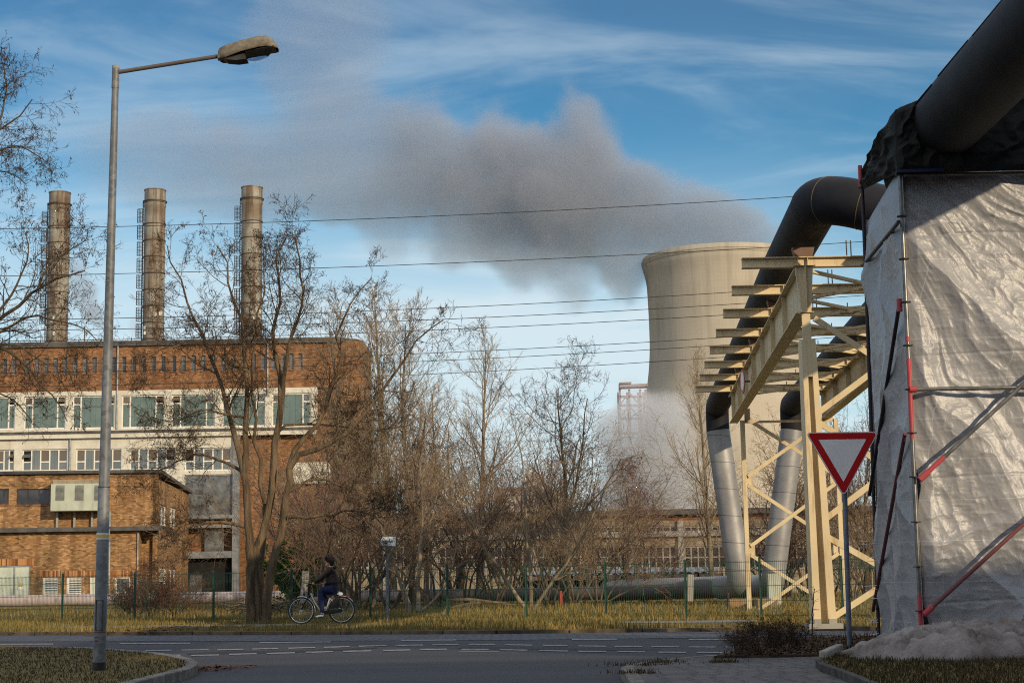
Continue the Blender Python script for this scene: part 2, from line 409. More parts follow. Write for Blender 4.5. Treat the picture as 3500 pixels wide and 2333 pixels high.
t = NT('road_paint', 0.7, 0.3)
t.col(t.ramp(t.noise(9, 6, rough=0.7), [(0.38, (0.07,0.07,0.07)), (0.56, (0.28,0.28,0.275))])); M['paint'] = t.m

t = NT('cobbles', 0.7, 0.35)
x, y, z = t.xyz()
bt = t.n.new('ShaderNodeTexBrick'); bt.inputs['Scale'].default_value = 1.0
for k, v in (('Mortar Size', 0.035), ('Brick Width', 0.36), ('Row Height', 0.30), ('Mortar Smooth', 0.3)): bt.inputs[k].default_value = v
bt.inputs['Color1'].default_value = (0.045,0.050,0.062,1); bt.inputs['Color2'].default_value = (0.085,0.09,0.105,1); bt.inputs['Mortar'].default_value = (0.008,0.007,0.006,1)
wv = t.n.new('ShaderNodeVectorMath'); wv.operation = 'ADD'; t.l.new(t.pos(), wv.inputs[0])
nz = t.noise(1.2, 2); t.l.new(t.comb(t.math('MULTIPLY', nz, 0.25), t.math('MULTIPLY', nz, 0.25)), wv.inputs[1]); t.l.new(wv.outputs[0], bt.inputs['Vector'])
t.col(t.mix(0.35, bt.outputs['Color'], t.ramp(t.noise(20,3), [(0.3,(0.025,0.025,0.03)),(0.7,(0.10,0.10,0.11))]))); t.bump(t.math('SUBTRACT', 1.0, bt.outputs['Fac']), 0.8, 0.03); M['cobble'] = t.m

t = NT('interlocking_pavers', 0.8, 0.3)
x, y, z = t.xyz()
cv = t.math('MULTIPLY', t.noise(0.22, 2), 2.6)
wob = t.math('MULTIPLY', t.math('SINE', t.math('MULTIPLY', y, 26.0)), 0.030)
row = t.math('MULTIPLY', t.math('ADD', x, t.math('ADD', wob, cv)), 1/0.22)
xr = t.math('ADD', t.math('MULTIPLY', y, 1/0.30), t.math('MULTIPLY', t.math('MODULO', t.math('FLOOR', row), 2.0), 0.5))
j1 = t.math('LESS_THAN', t.math('FRACT', row), 0.13); j2 = t.math('LESS_THAN', t.math('FRACT', xr), 0.09)
wn2 = t.n.new('ShaderNodeTexWhiteNoise'); wn2.noise_dimensions = '2D'; t.l.new(t.comb(t.math('FLOOR', xr), t.math('FLOOR', row)), wn2.inputs['Vector'])
c = t.ramp(wn2.outputs['Value'], [(0.0, (0.075,0.068,0.066)), (1.0, (0.115,0.105,0.10))])
c = t.mix(0.4, c, t.ramp(t.noise(1.1, 6), [(0.35,(0.045,0.042,0.04)),(0.65,(0.13,0.12,0.112))]))
j = t.math('MAXIMUM', j1, t.math('MULTIPLY', j2, 0.7))
c = t.mix(t.math('MULTIPLY', j, 0.85), c, (0.022,0.02,0.015))
t.col(c); t.bump(t.math('SUBTRACT', 1.0, j), 0.7, 0.015); M['paver'] = t.m
M['kerb'] = mat_noise('kerb_concrete', (0.10,0.088,0.075), (0.20,0.18,0.155), 5, rough=0.9, bump=0.5)
M['kerb_dark'] = mat_noise('dark_edging', (0.03,0.027,0.024), (0.08,0.07,0.06), 5, rough=0.9, bump=0.5)
M['litter'] = mat_noise('leaf_litter_soil', (0.018,0.013,0.010), (0.07,0.045,0.028), 9, rough=0.95, bump=0.8, bdist=0.05)
M['path'] = mat_noise('footpath_grit', (0.14,0.125,0.105), (0.24,0.215,0.18), 4, rough=0.9, bump=0.4)

road_edge = [(-600,2177),(0,2171),(500,2170),(1000,2169),(1700,2166),(2200,2160),(2600,2156),(3000,2154),(3600,2150)]
RE = [G(px, py) for px, py in road_edge]
def off(pts, dy, z): return [Vector((p.x, p.y + dy, z)) for p in pts]
# open field beyond the kerb, reaching to the horizon
field = off(RE, 0.14, 0.05)
sheet('ground', [Vector((-6000,-300,-0.05)), Vector((6000,-300,-0.05)), Vector((6000,9000,-0.05)), Vector((-6000,9000,-0.05))], M['soil'])
fr = [Vector((-900, RE[0].y+3, 0.05))] + field + [Vector((900, RE[-1].y+0.14, 0.05)), Vector((900, 900, 0.05)), Vector((-900, 900, 0.05))]
sheet('verge', fr, M['soil'], thick=0.04)
sheet('road', [Vector((-300,-60,0)), Vector((300,-60,0)), Vector((300, RE[-1].y+.1, 0))] + list(reversed(off(RE,0.01,0))) + [Vector((-300, RE[0].y+3, 0))], M['asphalt'])
def strip(name, a, b, mat, kind='structure'):
    mb = MB(); n = len(a); mb.add(list(a)+list(b), [(i, i+1, n+i+1, n+i) for i in range(n-1)])
    o = mb.build(name, mat); 
    bm = bmesh.new(); bm.from_mesh(o.data)
    for f in bm.faces:
        if f.normal.z < 0: f.normal_flip()
    bm.to_mesh(o.data); bm.free(); return tag(o, kind=kind)
cob_in = [G(px, py + 20, 0.006) for px, py in road_edge]
strip('cobblestone_strip', off(RE, 0.0, 0.006), cob_in, M['cobble'])
# kerb between cobbles and verge (mostly overgrown)
mb = MB(); 
for i in range(len(RE)-1):
    a, b = RE[i], RE[i+1]; L = (b-a).length; n = max(1, int(L/1.0))
    for k in range(n):
        p = a.lerp(b, (k+0.01)/n); q = a.lerp(b, (k+0.985)/n)
        mb.beam(p + Vector((0,0.07,0.02)), q + Vector((0,0.07,0.02)), 0.13, 0.13 + 0.01*math.sin(k*7+i))
tag(mb.build('kerb', mat_noise('old_kerb', (0.045,0.035,0.022), (0.13,0.10,0.065), 3, rough=0.95), bevel=0.01), kind='structure')

# lane markings: (x0,x1,y) in photo measure, laid on the road surface
longd = [(-200,182,2200),(409,650,2197),(887,1131,2193),(1371,1559,2186),(1955,2108,2183),(2354,2533,2183),(2760,2950,2183)]
rowA = [(190,238,2225),(260,313,2225),(381,470,2223),(498,587,2221),(620,713,2219),(743,832,2218),(862,951,2215),(985,1077,2212),(1107,1196,2209),(1226,1321,2205),(1352,1445,2203),(1478,1567,2201),(1604,1693,2200),(1727,1818,2202),(1856,1941,2204),(1976,2070,2206),(2101,2195,2207),(2227,2321,2208),(2353,2446,2209),(2480,2570,2209)]
rowB = [(555,618,2237),(654,748,2237),(783,877,2233),(911,1008,2230),(1045,1138,2226),(1173,1268,2223),(1309,1402,2220),(1435,1527,2217),(1577,1670,2217),(1708,1803,2219),(1843,1940,2222),(1977,2072,2224),(2110,2205,2225),(2251,2345,2227),(2383,2469,2228)]
mb = MB()
for row, w, sl_ in ((longd, 3.0, 0), (rowA, 3.2, -1), (rowB, 3.6, -1)):
    for i, (x0, x1, y) in enumerate(row):
        j = min(i+1, len(row)-1); k = max(i-1, 0)
        s = (row[j][2]-row[k][2]) / max(1, (row[j][0]-row[k][0]))
        y0 = y - s*(x1-x0)/2; y1 = y + s*(x1-x0)/2
        mb.quad(G(x0, y0+w/2, 0.008), G(x1, y1+w/2, 0.008), G(x1, y1-w/2, 0.008), G(x0, y0-w/2, 0.008))
tag(mb.build('lane_marking', M['paint']), kind='structure')
def band(name, top, bot, mat, z):
    a = [G(px, py, z) for px, py in top]; b = [G(px, py, z) for px, py in bot]; return strip(name, a, b, mat)
band('asphalt_patch', [(640,2231),(760,2224),(1000,2221),(1170,2214),(1290,2210)], [(640,2234),(760,2233),(1000,2228),(1170,2220),(1290,2213)], M['patch'], 0.004)
band('asphalt_patch', [(1582,2207),(1700,2208),(1900,2210),(2120,2214),(2260,2216)], [(1566,2214),(1700,2216),(1900,2219),(2120,2220),(2260,2219)], M['patch'], 0.004)
M['conc_flat'] = mat_noise('pale_patch', (0.09,0.09,0.09), (0.15,0.145,0.14), 6, rough=0.9)
band('asphalt_patch', [(1570,2222),(1620,2221),(1706,2223)], [(1565,2225),(1620,2227),(1706,2226)], M['conc_flat'], 0.004)

# lamp island with kerb
isl = [(-900,2212),(0,2207),(300,2213),(420,2221),(524,2230),(601,2241),(650,2252),(671,2264),(668,2275),(640,2288),(560,2307),(470,2330),(380,2356),(200,2420),(-300,2650)]
IS = [G(px, py, 0.10) for px, py in isl]; 
ISp = IS + [Vector((IS[-1].x-10, IS[-1].y, 0.10)), Vector((IS[0].x, IS[-1].y, 0.1))]
sheet('grass_island', ISp, M['soil'], thick=0.1)
mb = MB()
cen = Vector((-9, 19, 0.1))
acc = []
for i in range(1, len(IS)-1):
    a, b = IS[i], IS[i+1]; L = (b-a).length; n = max(1, round(L/0.5))
    for k in range(n): acc.append(a.lerp(b, k/n))
for i in range(len(acc)-1):
    a, b = acc[i], acc[i+1]; d = (b-a).normalized(); nrm = Vector((-d.y, d.x, 0))
    if nrm.dot(cen-a) > 0: nrm = -nrm
    g = 0.006 if i % 2 == 0 else 0.0
    a2 = a + d*g
    mb.prism([a2 - nrm*0.13, b - nrm*0.13, b + nrm*0.02, a2 + nrm*0.02], (0,0,-0.11), (0,0,0.125))
tag(mb.build('island_kerb', M['kerb'], bevel=0.012), kind='structure')

# pavement on the right with soil bed and grass patch
pv = [(2127,2282),(2150,2270),(2200,2261),(2300,2250),(2440,2238),(2540,2216),(2650,2192),(2780,2176),(3000,2168),(3900,2158)]
PV = [G(px, py, 0.10) for px, py in pv]
low = [G(px, py, 0.10) for px, py in [(2127,2282),(2165,2335),(2230,2420),(2400,2700)]]
sheet('pavement', PV + [Vector((PV[-1].x, 6, 0.1)), Vector((low[-1].x, 6, 0.1))] + list(reversed(low[1:])), M['paver'], thick=0.1)
mb = MB()
edge = [G(px, py, 0.1) for px, py in [(2440,2238),(2300,2250),(2200,2261),(2150,2270),(2127,2282),(2165,2335),(2230,2420),(2400,2700)]]
for i in range(len(edge)-1):
    a, b = edge[i], edge[i+1]; d = (b-a).normalized(); nrm = Vector((-d.y, d.x, 0)); L = (b-a).length; n = max(1, round(L/0.8))
    for k in range(n):
        p = a.lerp(b, k/n + 0.004); q = a.lerp(b, (k+1)/n - 0.004)
        mb.prism([p + nrm*0.12, q + nrm*0.12, q - nrm*0.02, p - nrm*0.02], (0,0,-0.11), (0,0,0.118))
tag(mb.build('pavement_kerb', M['kerb'], bevel=0.01), kind='structure')
bed = [(2440,2240),(2540,2219),(2650,2195),(2780,2179),(3000,2171),(3800,2162),(3800,2226),(2960,2228),(2840,2232),(2700,2236),(2560,2238)]
sheet('planting_bed', [G(px, py, 0.13) for px, py in bed], M['litter'], thick=0.03)
gp = [(2800,2262),(2825,2250),(2880,2238),(2960,2232),(3800,2228),(3800,2700),(3250,2450),(2990,2345),(2880,2300),(2815,2278)]
GP = [G(px, py, 0.14) for px, py in gp]
sheet('grass_patch', GP, M['soil'], thick=0.04)
mb = MB(); e2 = [G(px, py, 0.14) for px, py in [(2798,2262),(2813,2279),(2880,2302),(2990,2348),(3250,2455)]]
for i in range(len(e2)-1):
    a, b = e2[i], e2[i+1]; n = max(1, round((b-a).length/0.8))
    for k in range(n): mb.beam(a.lerp(b, k/n+0.004) + Vector((0,0,-0.01)), a.lerp(b, (k+1)/n-0.004) + Vector((0,0,-0.01)), 0.07, 0.10)
tag(mb.build('edging', M['kerb_dark'], bevel=0.006), kind='structure')
# footpath through the verge
pa = [G(px, py, 0.056) for px, py in [(-900,2148),(0,2141),(700,2134),(1300,2128),(1900,2124),(2300,2120),(2700,2115),(3600,2106)]]
pb = [G(px, py, 0.056) for px, py in [(-900,2157),(0,2150),(700,2142),(1300,2136),(1900,2131),(2300,2127),(2700,2123),(3600,2116)]]
strip('footpath', pa, pb, M['path'])

# grass: blades grown in numpy
rng = np.random.default_rng(5)
def blades(name, n, sampler, hmin, hmax, w, mat, label, z=0.05, clump=0.0, lean=0.35, tuft=None):
    x, y = sampler(n); n = len(x)
    h = hmin + (hmax-hmin)*rng.random(n)**1.6
    if clump: h *= 0.45 + 0.9*np.clip(0.5 + 0.5*np.sin(x*1.7+np.sin(y*2.3)*1.5)*np.cos(y*1.9+x*.6) + 0.3*np.sin(x*0.41+1.0), 0, 1.2)
    a = rng.random(n)*2*np.pi; b = rng.random(n)*2*np.pi; ln = lean*rng.random(n)*h
    ww = w*(0.6 + 0.8*rng.random(n))
    bx, by = np.cos(a)*ww, np.sin(a)*ww; lx, ly = np.cos(b)*ln, np.sin(b)*ln
    z0 = np.full(n, z)
    v = np.stack([np.stack([x-bx, y-by, z0], 1), np.stack([x+bx, y+by, z0], 1),
                  np.stack([x+bx*.7+lx*.35, y+by*.7+ly*.35, z0+h*.55], 1), np.stack([x-bx*.7+lx*.35, y-by*.7+ly*.35, z0+h*.55], 1),
                  np.stack([x+lx, y+ly, z0+h*(1-0.15*rng.random(n))], 1)], 1).reshape(-1, 3)
    o = np.arange(n)*5
    q = np.stack([o, o+1, o+2, o+3], 1); tr = np.stack([o+3, o+2, o+4], 1)
    ob = fast_mesh(name, v, q, tr, mat); tag(ob, label, 'grass', kind='stuff'); return ob
def inpoly(x, y, poly):
    ins = np.zeros(len(x), bool); n = len(poly); j = n-1
    for i in range(n):
        xi, yi, xj, yj = poly[i][0], poly[i][1], poly[j][0], poly[j][1]
        c = ((yi > y) != (yj > y)) & (x < (xj-xi)*(y-yi)/(yj-yi+1e-12) + xi); ins ^= c; j = i
    return ins
def poly_sampler(poly, avoid=None, edge=None):
    xs = [p[0] for p in poly]; ys = [p[1] for p in poly]
    def f(n):
        x = np.random.default_rng(1).uniform(min(xs), max(xs), n*3); y = np.random.default_rng(2).uniform(min(ys), max(ys), n*3)
        k = inpoly(x, y, poly)
        if avoid is not None: k &= ~avoid(x, y)
        return x[k][:n], y[k][:n]
    return f
REx = np.array([p.x for p in RE]); REy = np.array([p.y for p in RE])
PAx = np.array([p.x for p in pa]); PAy = np.array([p.y for p in pa]); PBx = np.array([p.x for p in pb]); PBy = np.array([p.y for p in pb])
def front_verge(n):
    x = rng.uniform(-14, 14, n*2); ye = np.interp(x, REx, REy)+0.12; yp = np.interp(x, PBx, PBy)
    y = ye + (yp-ye+0.1)*rng.random(n*2)
    hole = ((x > 2.3) & (x < 5.3) & (y > np.interp(x, REx, REy)+1.0)) | ((x < -7.2) & (rng.random(n*2) < 0.5))
    thin = ((x>-9)&(x<-6.2)&(rng.random(n*2)<0.75))
    k = ~hole & ~thin
    return x[k][:n], y[k][:n]
blades('verge_grass', 42000, front_verge, 0.03, 0.19, 0.008, M['grass_far'], 'tall yellow green grass growing between the kerb and the footpath', clump=1)
def mid_verge(n):
    x = rng.uniform(-17, 16, n); yp = np.interp(x, PAx, PAy); fy = 52.0 - (x+15)*0.30
    y = yp + (fy-yp+1.2)*rng.random(n); return x, y
blades('verge_grass', 36000, mid_verge, 0.03, 0.17, 0.009, M['grass_far'], 'yellow grass growing along the foot of the green mesh fence', clump=1)
def field_s(n):
    y = 45 + 55*rng.random(n)**1.5; x = rng.uniform(-1, 1, n)*y*0.36; k = y > 51.5-(x+15)*0.26
    return x[k], y[k]
blades('field_grass', 60000, field_s, 0.05, 0.24, 0.014, M['grass_field'], 'rough yellow meadow grass behind the mesh fence under the trees', clump=1)
isg = [(p.x, p.y) for p in IS]; isg = [(cen.x + (x-cen.x)*0.985, y-0.10 if y > 19 else y) for x, y in isg] + [(IS[0].x, IS[-1].y)]
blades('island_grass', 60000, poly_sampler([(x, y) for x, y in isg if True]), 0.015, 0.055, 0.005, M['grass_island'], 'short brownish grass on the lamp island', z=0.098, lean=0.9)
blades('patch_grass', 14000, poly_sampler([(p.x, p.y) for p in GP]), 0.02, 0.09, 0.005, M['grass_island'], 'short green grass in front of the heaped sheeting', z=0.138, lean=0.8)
bd = [G(px, py, 0.13) for px, py in bed]
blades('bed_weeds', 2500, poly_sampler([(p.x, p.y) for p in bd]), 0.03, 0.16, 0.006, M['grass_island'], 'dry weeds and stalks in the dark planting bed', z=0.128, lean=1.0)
def tufts(n):
    cs = [(G(2180,2272,.1),.45,.12),(G(2260,2262,.1),.35,.1),(G(2165,2300,.1),.25,.1),(G(2470,2262,.1),.2,.08)]
    X=[];Y=[]
    for c,a,b in cs:
        X.append(rng.normal(c.x,a*.45,n//4)); Y.append(rng.normal(c.y,b,n//4))
    return np.concatenate(X), np.concatenate(Y)
blades('paver_weeds', 700, tufts, 0.02, 0.075, 0.005, M['grass_island'], 'tufts of dry grass growing at the corner of the paved pavement', z=0.1, lean=1.0)
# leaf litter
def litter(n, sampler, z, name, label, mat, size=0.03):
    x, y = sampler(n); n = len(x); a = rng.random(n)*6.28; s = size*(0.5+rng.random(n)); tl = rng.random((n,4))*s[:,None]*0.5
    v = np.stack([np.stack([x+np.cos(a+k*1.5708)*s*(1 if k%2 else .6), y+np.sin(a+k*1.5708)*s*(1 if k%2 else .6), z+0.004+tl[:,k]],1) for k in range(4)],1).reshape(-1,3)
    o = np.arange(n)*4
    ob = fast_mesh(name, v, np.stack([o,o+1,o+2,o+3],1), None, mat); tag(ob, label, 'leaves', kind='stuff')
M['leaf'] = grass_mat('dead_leaves', [(0.03,0.016,0.010), (0.09,0.04,0.02), (0.17,0.08,0.035)])
litter(5000, poly_sampler([(p.x, p.y) for p in bd]), 0.13, 'leaf_litter', 'dead brown leaves lying under the dark shrub', M['leaf'], 0.035)
litter(900, lambda n: (rng.normal(-8.2, 1.3, n), rng.uniform(37.5, 43, n)), 0.056, 'leaf_litter', 'dead leaves scattered over the bare verge left of the big tree', M['leaf'], 0.05)
litter(500, lambda n: (G(715,2285).x + rng.normal(0,.25,n), G(715,2285).y+rng.normal(0,.35,n)), 0.002, 'leaf_litter', 'dead leaves gathered against the island kerb', M['leaf'], 0.03)
# ------------------------------------------------------------------ buildings
class Wall:
    """maps (u, d, v) to world; u along the wall, d outward (towards the viewer), v up"""
    def __init__(s, origin, ang=0.0):
        s.o = Vector(origin); s.r = Vector((math.cos(ang), math.sin(ang), 0)); s.nn = Vector((math.sin(ang), -math.cos(ang), 0))
    def p(s, u, d, v): return s.o + s.r*u + s.nn*d + Vector((0,0,v))
    def uv(s, px, py):
        d = ray(px, py); n = s.nn; c = Vector((0,0,CAMZ)); k = (s.o - c).dot(n) / d.dot(n); q = c + d*k - s.o
        return q.dot(s.r), q.z
    def rect(s, x0, y0, x1, y1):
        u0, v1 = s.uv(x0, y0); u1, v0 = s.uv(x1, y1); return (u0, u1, v0, v1)
    def box(s, mb, u0, u1, d0, d1, v0, v1):
        vs = [s.p(u, d, v) for v in (v0, v1) for (u, d) in ((u0,d1),(u1,d1),(u1,d0),(u0,d0))]
        return mb.add(vs, [(0,3,2,1),(4,5,6,7),(0,1,5,4),(1,2,6,5),(2,3,7,6),(3,0,4,7)])
    def holes(s, name, u0, u1, v0, v1, holes, depth, mat, parent, d=0.0):
        us = sorted({u0, u1} | {h for H in holes for h in H[:2] if u0 < h < u1}); vs = sorted({v0, v1} | {h for H in holes for h in H[2:] if v0 < h < v1})
        mb = MB()
        for i in range(len(us)-1):
            for j in range(len(vs)-1):
                cu, cv = (us[i]+us[i+1])/2, (vs[j]+vs[j+1])/2
                if any(h[0] < cu < h[1] and h[2] < cv < h[3] for h in holes): continue
                mb.quad(s.p(us[i],d,vs[j]), s.p(us[i+1],d,vs[j]), s.p(us[i+1],d,vs[j+1]), s.p(us[i],d,vs[j+1]))
        for a, b, c, e in holes:
            a = max(a,u0); b = min(b,u1)
            mb.quad(s.p(a,d,c), s.p(a,d-depth,c), s.p(a,d-depth,e), s.p(a,d,e)); mb.quad(s.p(b,d-depth,c), s.p(b,d,c), s.p(b,d,e), s.p(b,d-depth,e))
            mb.quad(s.p(a,d,c), s.p(b,d,c), s.p(b,d-depth,c), s.p(a,d-depth,c)); mb.quad(s.p(a,d-depth,e), s.p(b,d-depth,e), s.p(b,d,e), s.p(a,d,e))
        # top edge and sides
        mb.quad(s.p(u0,d,v1), s.p(u1,d,v1), s.p(u1,d-depth,v1), s.p(u0,d-depth,v1))
        mb.quad(s.p(u1,d,v0), s.p(u1,d-depth,v0), s.p(u1,d-depth,v1), s.p(u1,d,v1))
        mb.quad(s.p(u0,d-depth,v0), s.p(u0,d,v0), s.p(u0,d,v1), s.p(u0,d-depth,v1))
        return mb.build(name, mat, parent)
    def window(s, hole, parent, pane, frame=None, us=(), vs=(), depth=0.22, fw=0.07, vents=(), d=0.0, name='window', sill=None):
        frame = frame or M['white_frame']; a, b, c, e = hole; mb = MB(); dd = d - depth
        for (x0,x1,z0,z1) in [(a,a+fw,c,e),(b-fw,b,c,e),(a+fw,b-fw,c,c+fw),(a+fw,b-fw,e-fw,e)]: s.box(mb, x0, x1, dd, dd+0.07, z0, z1)
        for u in us: s.box(mb, a+(b-a)*u-fw/2, a+(b-a)*u+fw/2, dd, dd+0.072, c+fw, e-fw)
        for (u0,u1,v) in vs: s.box(mb, a+(b-a)*u0+fw/2, a+(b-a)*u1-fw/2, dd, dd+0.068, c+(e-c)*v-fw/2, c+(e-c)*v+fw/2)
        w = mb.build(name, frame, parent)
        if pane: 
            m2 = MB(); s.box(m2, a+fw*.5, b-fw*.5, dd-0.03, dd+0.02, c+fw*.5, e-fw*.5); m2.build('pane', pane, w)
        for (u0,u1,v0,v1,mat,tilt) in vents:
            A, B, C_, E = a+(b-a)*u0+fw/2, a+(b-a)*u1-fw/2, c+(e-c)*v0+fw/2, c+(e-c)*v1-fw/2
            m3 = MB(); s.box(m3, A, B, dd+0.022, dd+0.028, C_, E); m3.build('vent_opening', mat if tilt == 0 else M['black'], w)
            if tilt:
                m4 = MB(); mid = C_+(E-C_)*0.45
                m4.add([s.p(A+.03,dd+.03,mid+.15), s.p(B-.03,dd+.03,mid+.15), s.p(B-.03,dd+.03+tilt,mid-.12), s.p(A+.03,dd+.03+tilt,mid-.12),
                        s.p(A+.03,dd+.06,mid+.17), s.p(B-.03,dd+.06,mid+.17), s.p(B-.03,dd+.06+tilt,mid-.10), s.p(A+.03,dd+.06+tilt,mid-.10)],
                       [(0,3,2,1),(4,5,6,7),(0,1,5,4),(1,2,6,5),(2,3,7,6),(3,0,4,7)])
                m4.build('vent_flap', M['glass_rust'], w)
        if sill:
            m5 = MB(); s.box(m5, a-0.06, b+0.06, d-0.02, d+0.06, c-0.09, c-0.003); m5.build('sill', sill, w)
        return w

# ---- main power house hall
W = Wall((0,130,0)); 
main = thing('power_house', (-30,130,0), 'big brown brick power house with white window bands and three steel chimneys on its roof', 'building')
u0 = -75.0; uR = W.uv(1240,1300)[0]; vR = W.uv(700,1160)[1]; vb = W.uv(600,1331)[1]; uC = uR - 1.8
# body: brick core with a rounded front corner
mb = MB(); plan = [Vector((u0,131.0,0)), Vector((uC,131.0,0))] + [Vector((uC+1.8*math.sin(a), 131.8-1.8*math.cos(a)+0.0,0)) for a in np.linspace(0, math.pi/2, 8)][1:] + [Vector((uR,165,0)), Vector((u0,165,0))]
plan[0].y = plan[1].y = 130.4
xd = W.uv(960,1300)[0]
plan = [Vector((u0,130.4,0)), Vector((uC,130.4,0)), Vector((uC,130.0,0))] + [Vector((uC+1.8*math.sin(a), 131.8-1.8*math.cos(a),0)) for a in np.linspace(0, math.pi/2, 8)][1:] + [Vector((uR,138,0)), Vector((xd,138,0)), Vector((xd,165,0)), Vector((u0,165,0))]
mb.prism(plan, (0,0,0), (0,0,vR-0.25)); mb.build('wall', M['brick_main'], main)
sm_px = [16,48,94,126.5,158,190,221.5,257,290.5,323,356,389,424,458,491.5,525,558,595,628,662,695,729,764,798,833,868,900,936,967,997,1027]
holes = []
for px in sm_px:
    yy = 1254 - px*0.0187
    holes.append(W.rect(px-7.2, yy-27, px+7.2, yy+27))
W.holes('upper_wall', u0, uC-0.01, vb, vR-0.2, holes, 0.4, M['brick_main'], main)
for i, h in enumerate(holes):
    W.window(h, main, M['glass_dark'] if i in (0,11,12,13,14,15,16,17) else M['glass_mid'], us=(), vs=((0,1,0.5),), fw=0.03, depth=0.22, frame=M['zinc'], sill=M['brick_old'])
mb = MB(); W.box(mb, u0, uC+0.3, -1.0, 0.18, vR-0.2, vR); W.box(mb, u0, uC+0.3, 0.1, 0.22, vR-0.42, vR-0.22)
mb.build('roof_edge', M['roof_felt'], main)
mb = MB(); mb.prism([Vector((u0,131.1,0)), Vector((uC+.4,130.2,0)), Vector((uC+1.3,130.9,0)), Vector((uR-.1,132,0)), Vector((uR-.1,137.9,0)), Vector((xd,137.9,0)), Vector((xd,165,0)), Vector((u0,165,0))], (0,0,vR-0.24), (0,0,0.2)); rf = mb.build('roof', M['roof_felt'], main)
for px in (26, 283):
    a = W.uv(px,1168); mb = MB(); mb.tube([W.p(a[0],-0.5,vR), W.p(a[0],-0.5,vR+1.3)], 0.05, 6); mb.build('vent_pipe', M['dark_metal'], rf)
for px, (ya, yb) in ((405,(1163,1466)), (916,(1160,1350))):
    a = W.uv(px,ya); b = W.uv(px,yb); mb = MB(); mb.tube([W.p(a[0],0.12,vR-0.3), W.p(a[0],0.12,b[1])], 0.075, 8); mb.build('downpipe', M['zinc'], main)
# upper white band with big ribbed windows
v1 = vb; v0 = W.uv(500,1470)[1]; uW = W.uv(1085,1400)[0]
big = [(-60,50),(83,223),(248,391),(416,561),(587,734),(759,906),(929,1062)]
holes = [W.rect(a, 1357-(a+b)*0.0065, b, 1467-(a+b)*0.0065) for a, b in big]
W.holes('white_band', u0, uW, v0, v1-0.002, holes, 0.4, M['cream'], main, d=0.05)
fl = {0:(0,1),1:(0,1),2:(0,1),3:(0,1),4:(1,0),5:(1,0),6:(0,0)}
for i, h in enumerate(holes):
    l, r = fl[i]
    V = [(0.0,0.2,0.74,1.0,M['glass_dark'] if l else M['glass_rust'], 0.25 if l else 0), (0.8,1.0,0.74,1.0,M['glass_dark'] if r else M['glass_mid'], 0.25 if r else 0)]
    W.window(h, main, M['glass_green'], us=(0.2,0.8), vs=((0,0.2,0.74),(0.8,1,0.74)), fw=0.11, depth=0.2, vents=V, d=0.05)
vc = v0 - 0.42
mb = MB(); W.box(mb, u0, uW, 0.0, 0.55, v0-0.18, v0-0.003); mb.build('gutter', M['roof_felt'], main)
mb = MB(); W.box(mb, u0, uW-0.05, 0.0, 0.42, v0-0.55, v0-0.183); mb.build('cornice', M['cream'], main)
# lower white storey
uL = W.uv(818,1600)[0]; vl0 = W.uv(700,1775)[1]; vl1 = v0-0.553
lowr = [(-40,48),(77,230),(260,415),(444,598),(632,791)]
holes = [W.rect(a, 1537-(a+b)*0.0045, b, (1609 if i < 4 else 1613)-(a+b)*0.0045) for i, (a, b) in enumerate(lowr)]
hb = W.rect(632, 1622, 800, 1762); holes2 = holes + [hb]
W.holes('white_storey', u0, uL, vl0, vl1, holes2, 0.4, M['cream'], main, d=0.08)
vt = {0:[4],1:[0],2:[],3:[4],4:[0]}
for i, h in enumerate(holes):
    V = []
    for k in (0,2,4):
        if k in vt[i]: V.append((k/5,(k+1)/5,0.42,1.0,M['black'],0.3))
        else: V.append((k/5,(k+1)/5,0.42,1.0,M['glass_rust'],0))
    W.window(h, main, M['glass_grey'], us=(0.2,0.4,0.6,0.8), vs=((0,.2,.42),(.4,.6,.42),(.8,1,.42)), fw=0.10, depth=0.2, vents=V, d=0.08)
W.window(hb, main, M['glass_mid'], frame=M['zinc'], us=(), fw=0.10, depth=0.15, d=0.08)
a = W.uv(243,1480); mb = MB(); mb.tube([W.p(a[0],0.2,v0-0.2), W.p(a[0],0.2,W.uv(243,1612)[1])], 0.08, 8); mb.build('downpipe', M['zinc'], main)
# lower right entrance zone
mb = MB()
for y0, y1, dd in ((1763,1770,0.5),(1795,1802,0.7),(1885,1905,0.8)):
    r = W.rect(648, y0, 812, y1); W.box(mb, r[0], r[1], -0.2, dd, r[2], r[3])
r = W.rect(800, 1770, 818, 2060); W.box(mb, r[0], r[1], 0.1, 0.85, 0, r[3])
r2 = W.rect(798, 1480, 820, 1770); W.box(mb, r2[0], r2[1], 0.083, 0.30, r2[2], r2[3])
mb.build('canopy_frame', mat_noise('bluish_grey_frame', (0.13,0.14,0.15), (0.22,0.23,0.24), 1.5), main)
mb = MB(); r = W.rect(640, 1905, 800, 2070); W.box(mb, r[0], r[1], 0.0, 0.03, 0, r[3]); mb.build('gateway', M['black'], main)
for (rx, dd) in ((W.rect(700,1800,765,1882),(0,.05)), (W.rect(650,1965,690,2070),(.035,.06))):
    mb = MB(); W.box(mb, rx[0], rx[1], dd[0], dd[1], max(0,rx[2]), rx[3]); mb.build('glazing', M['glass_mid'], main)
mb = MB(); r = W.rect(1000, 1580, 1130, 1650); W.box(mb, r[0], r[1], 0.0, 0.06, r[2], r[3]); mb.build('plaster_panel', M['cream'], main)

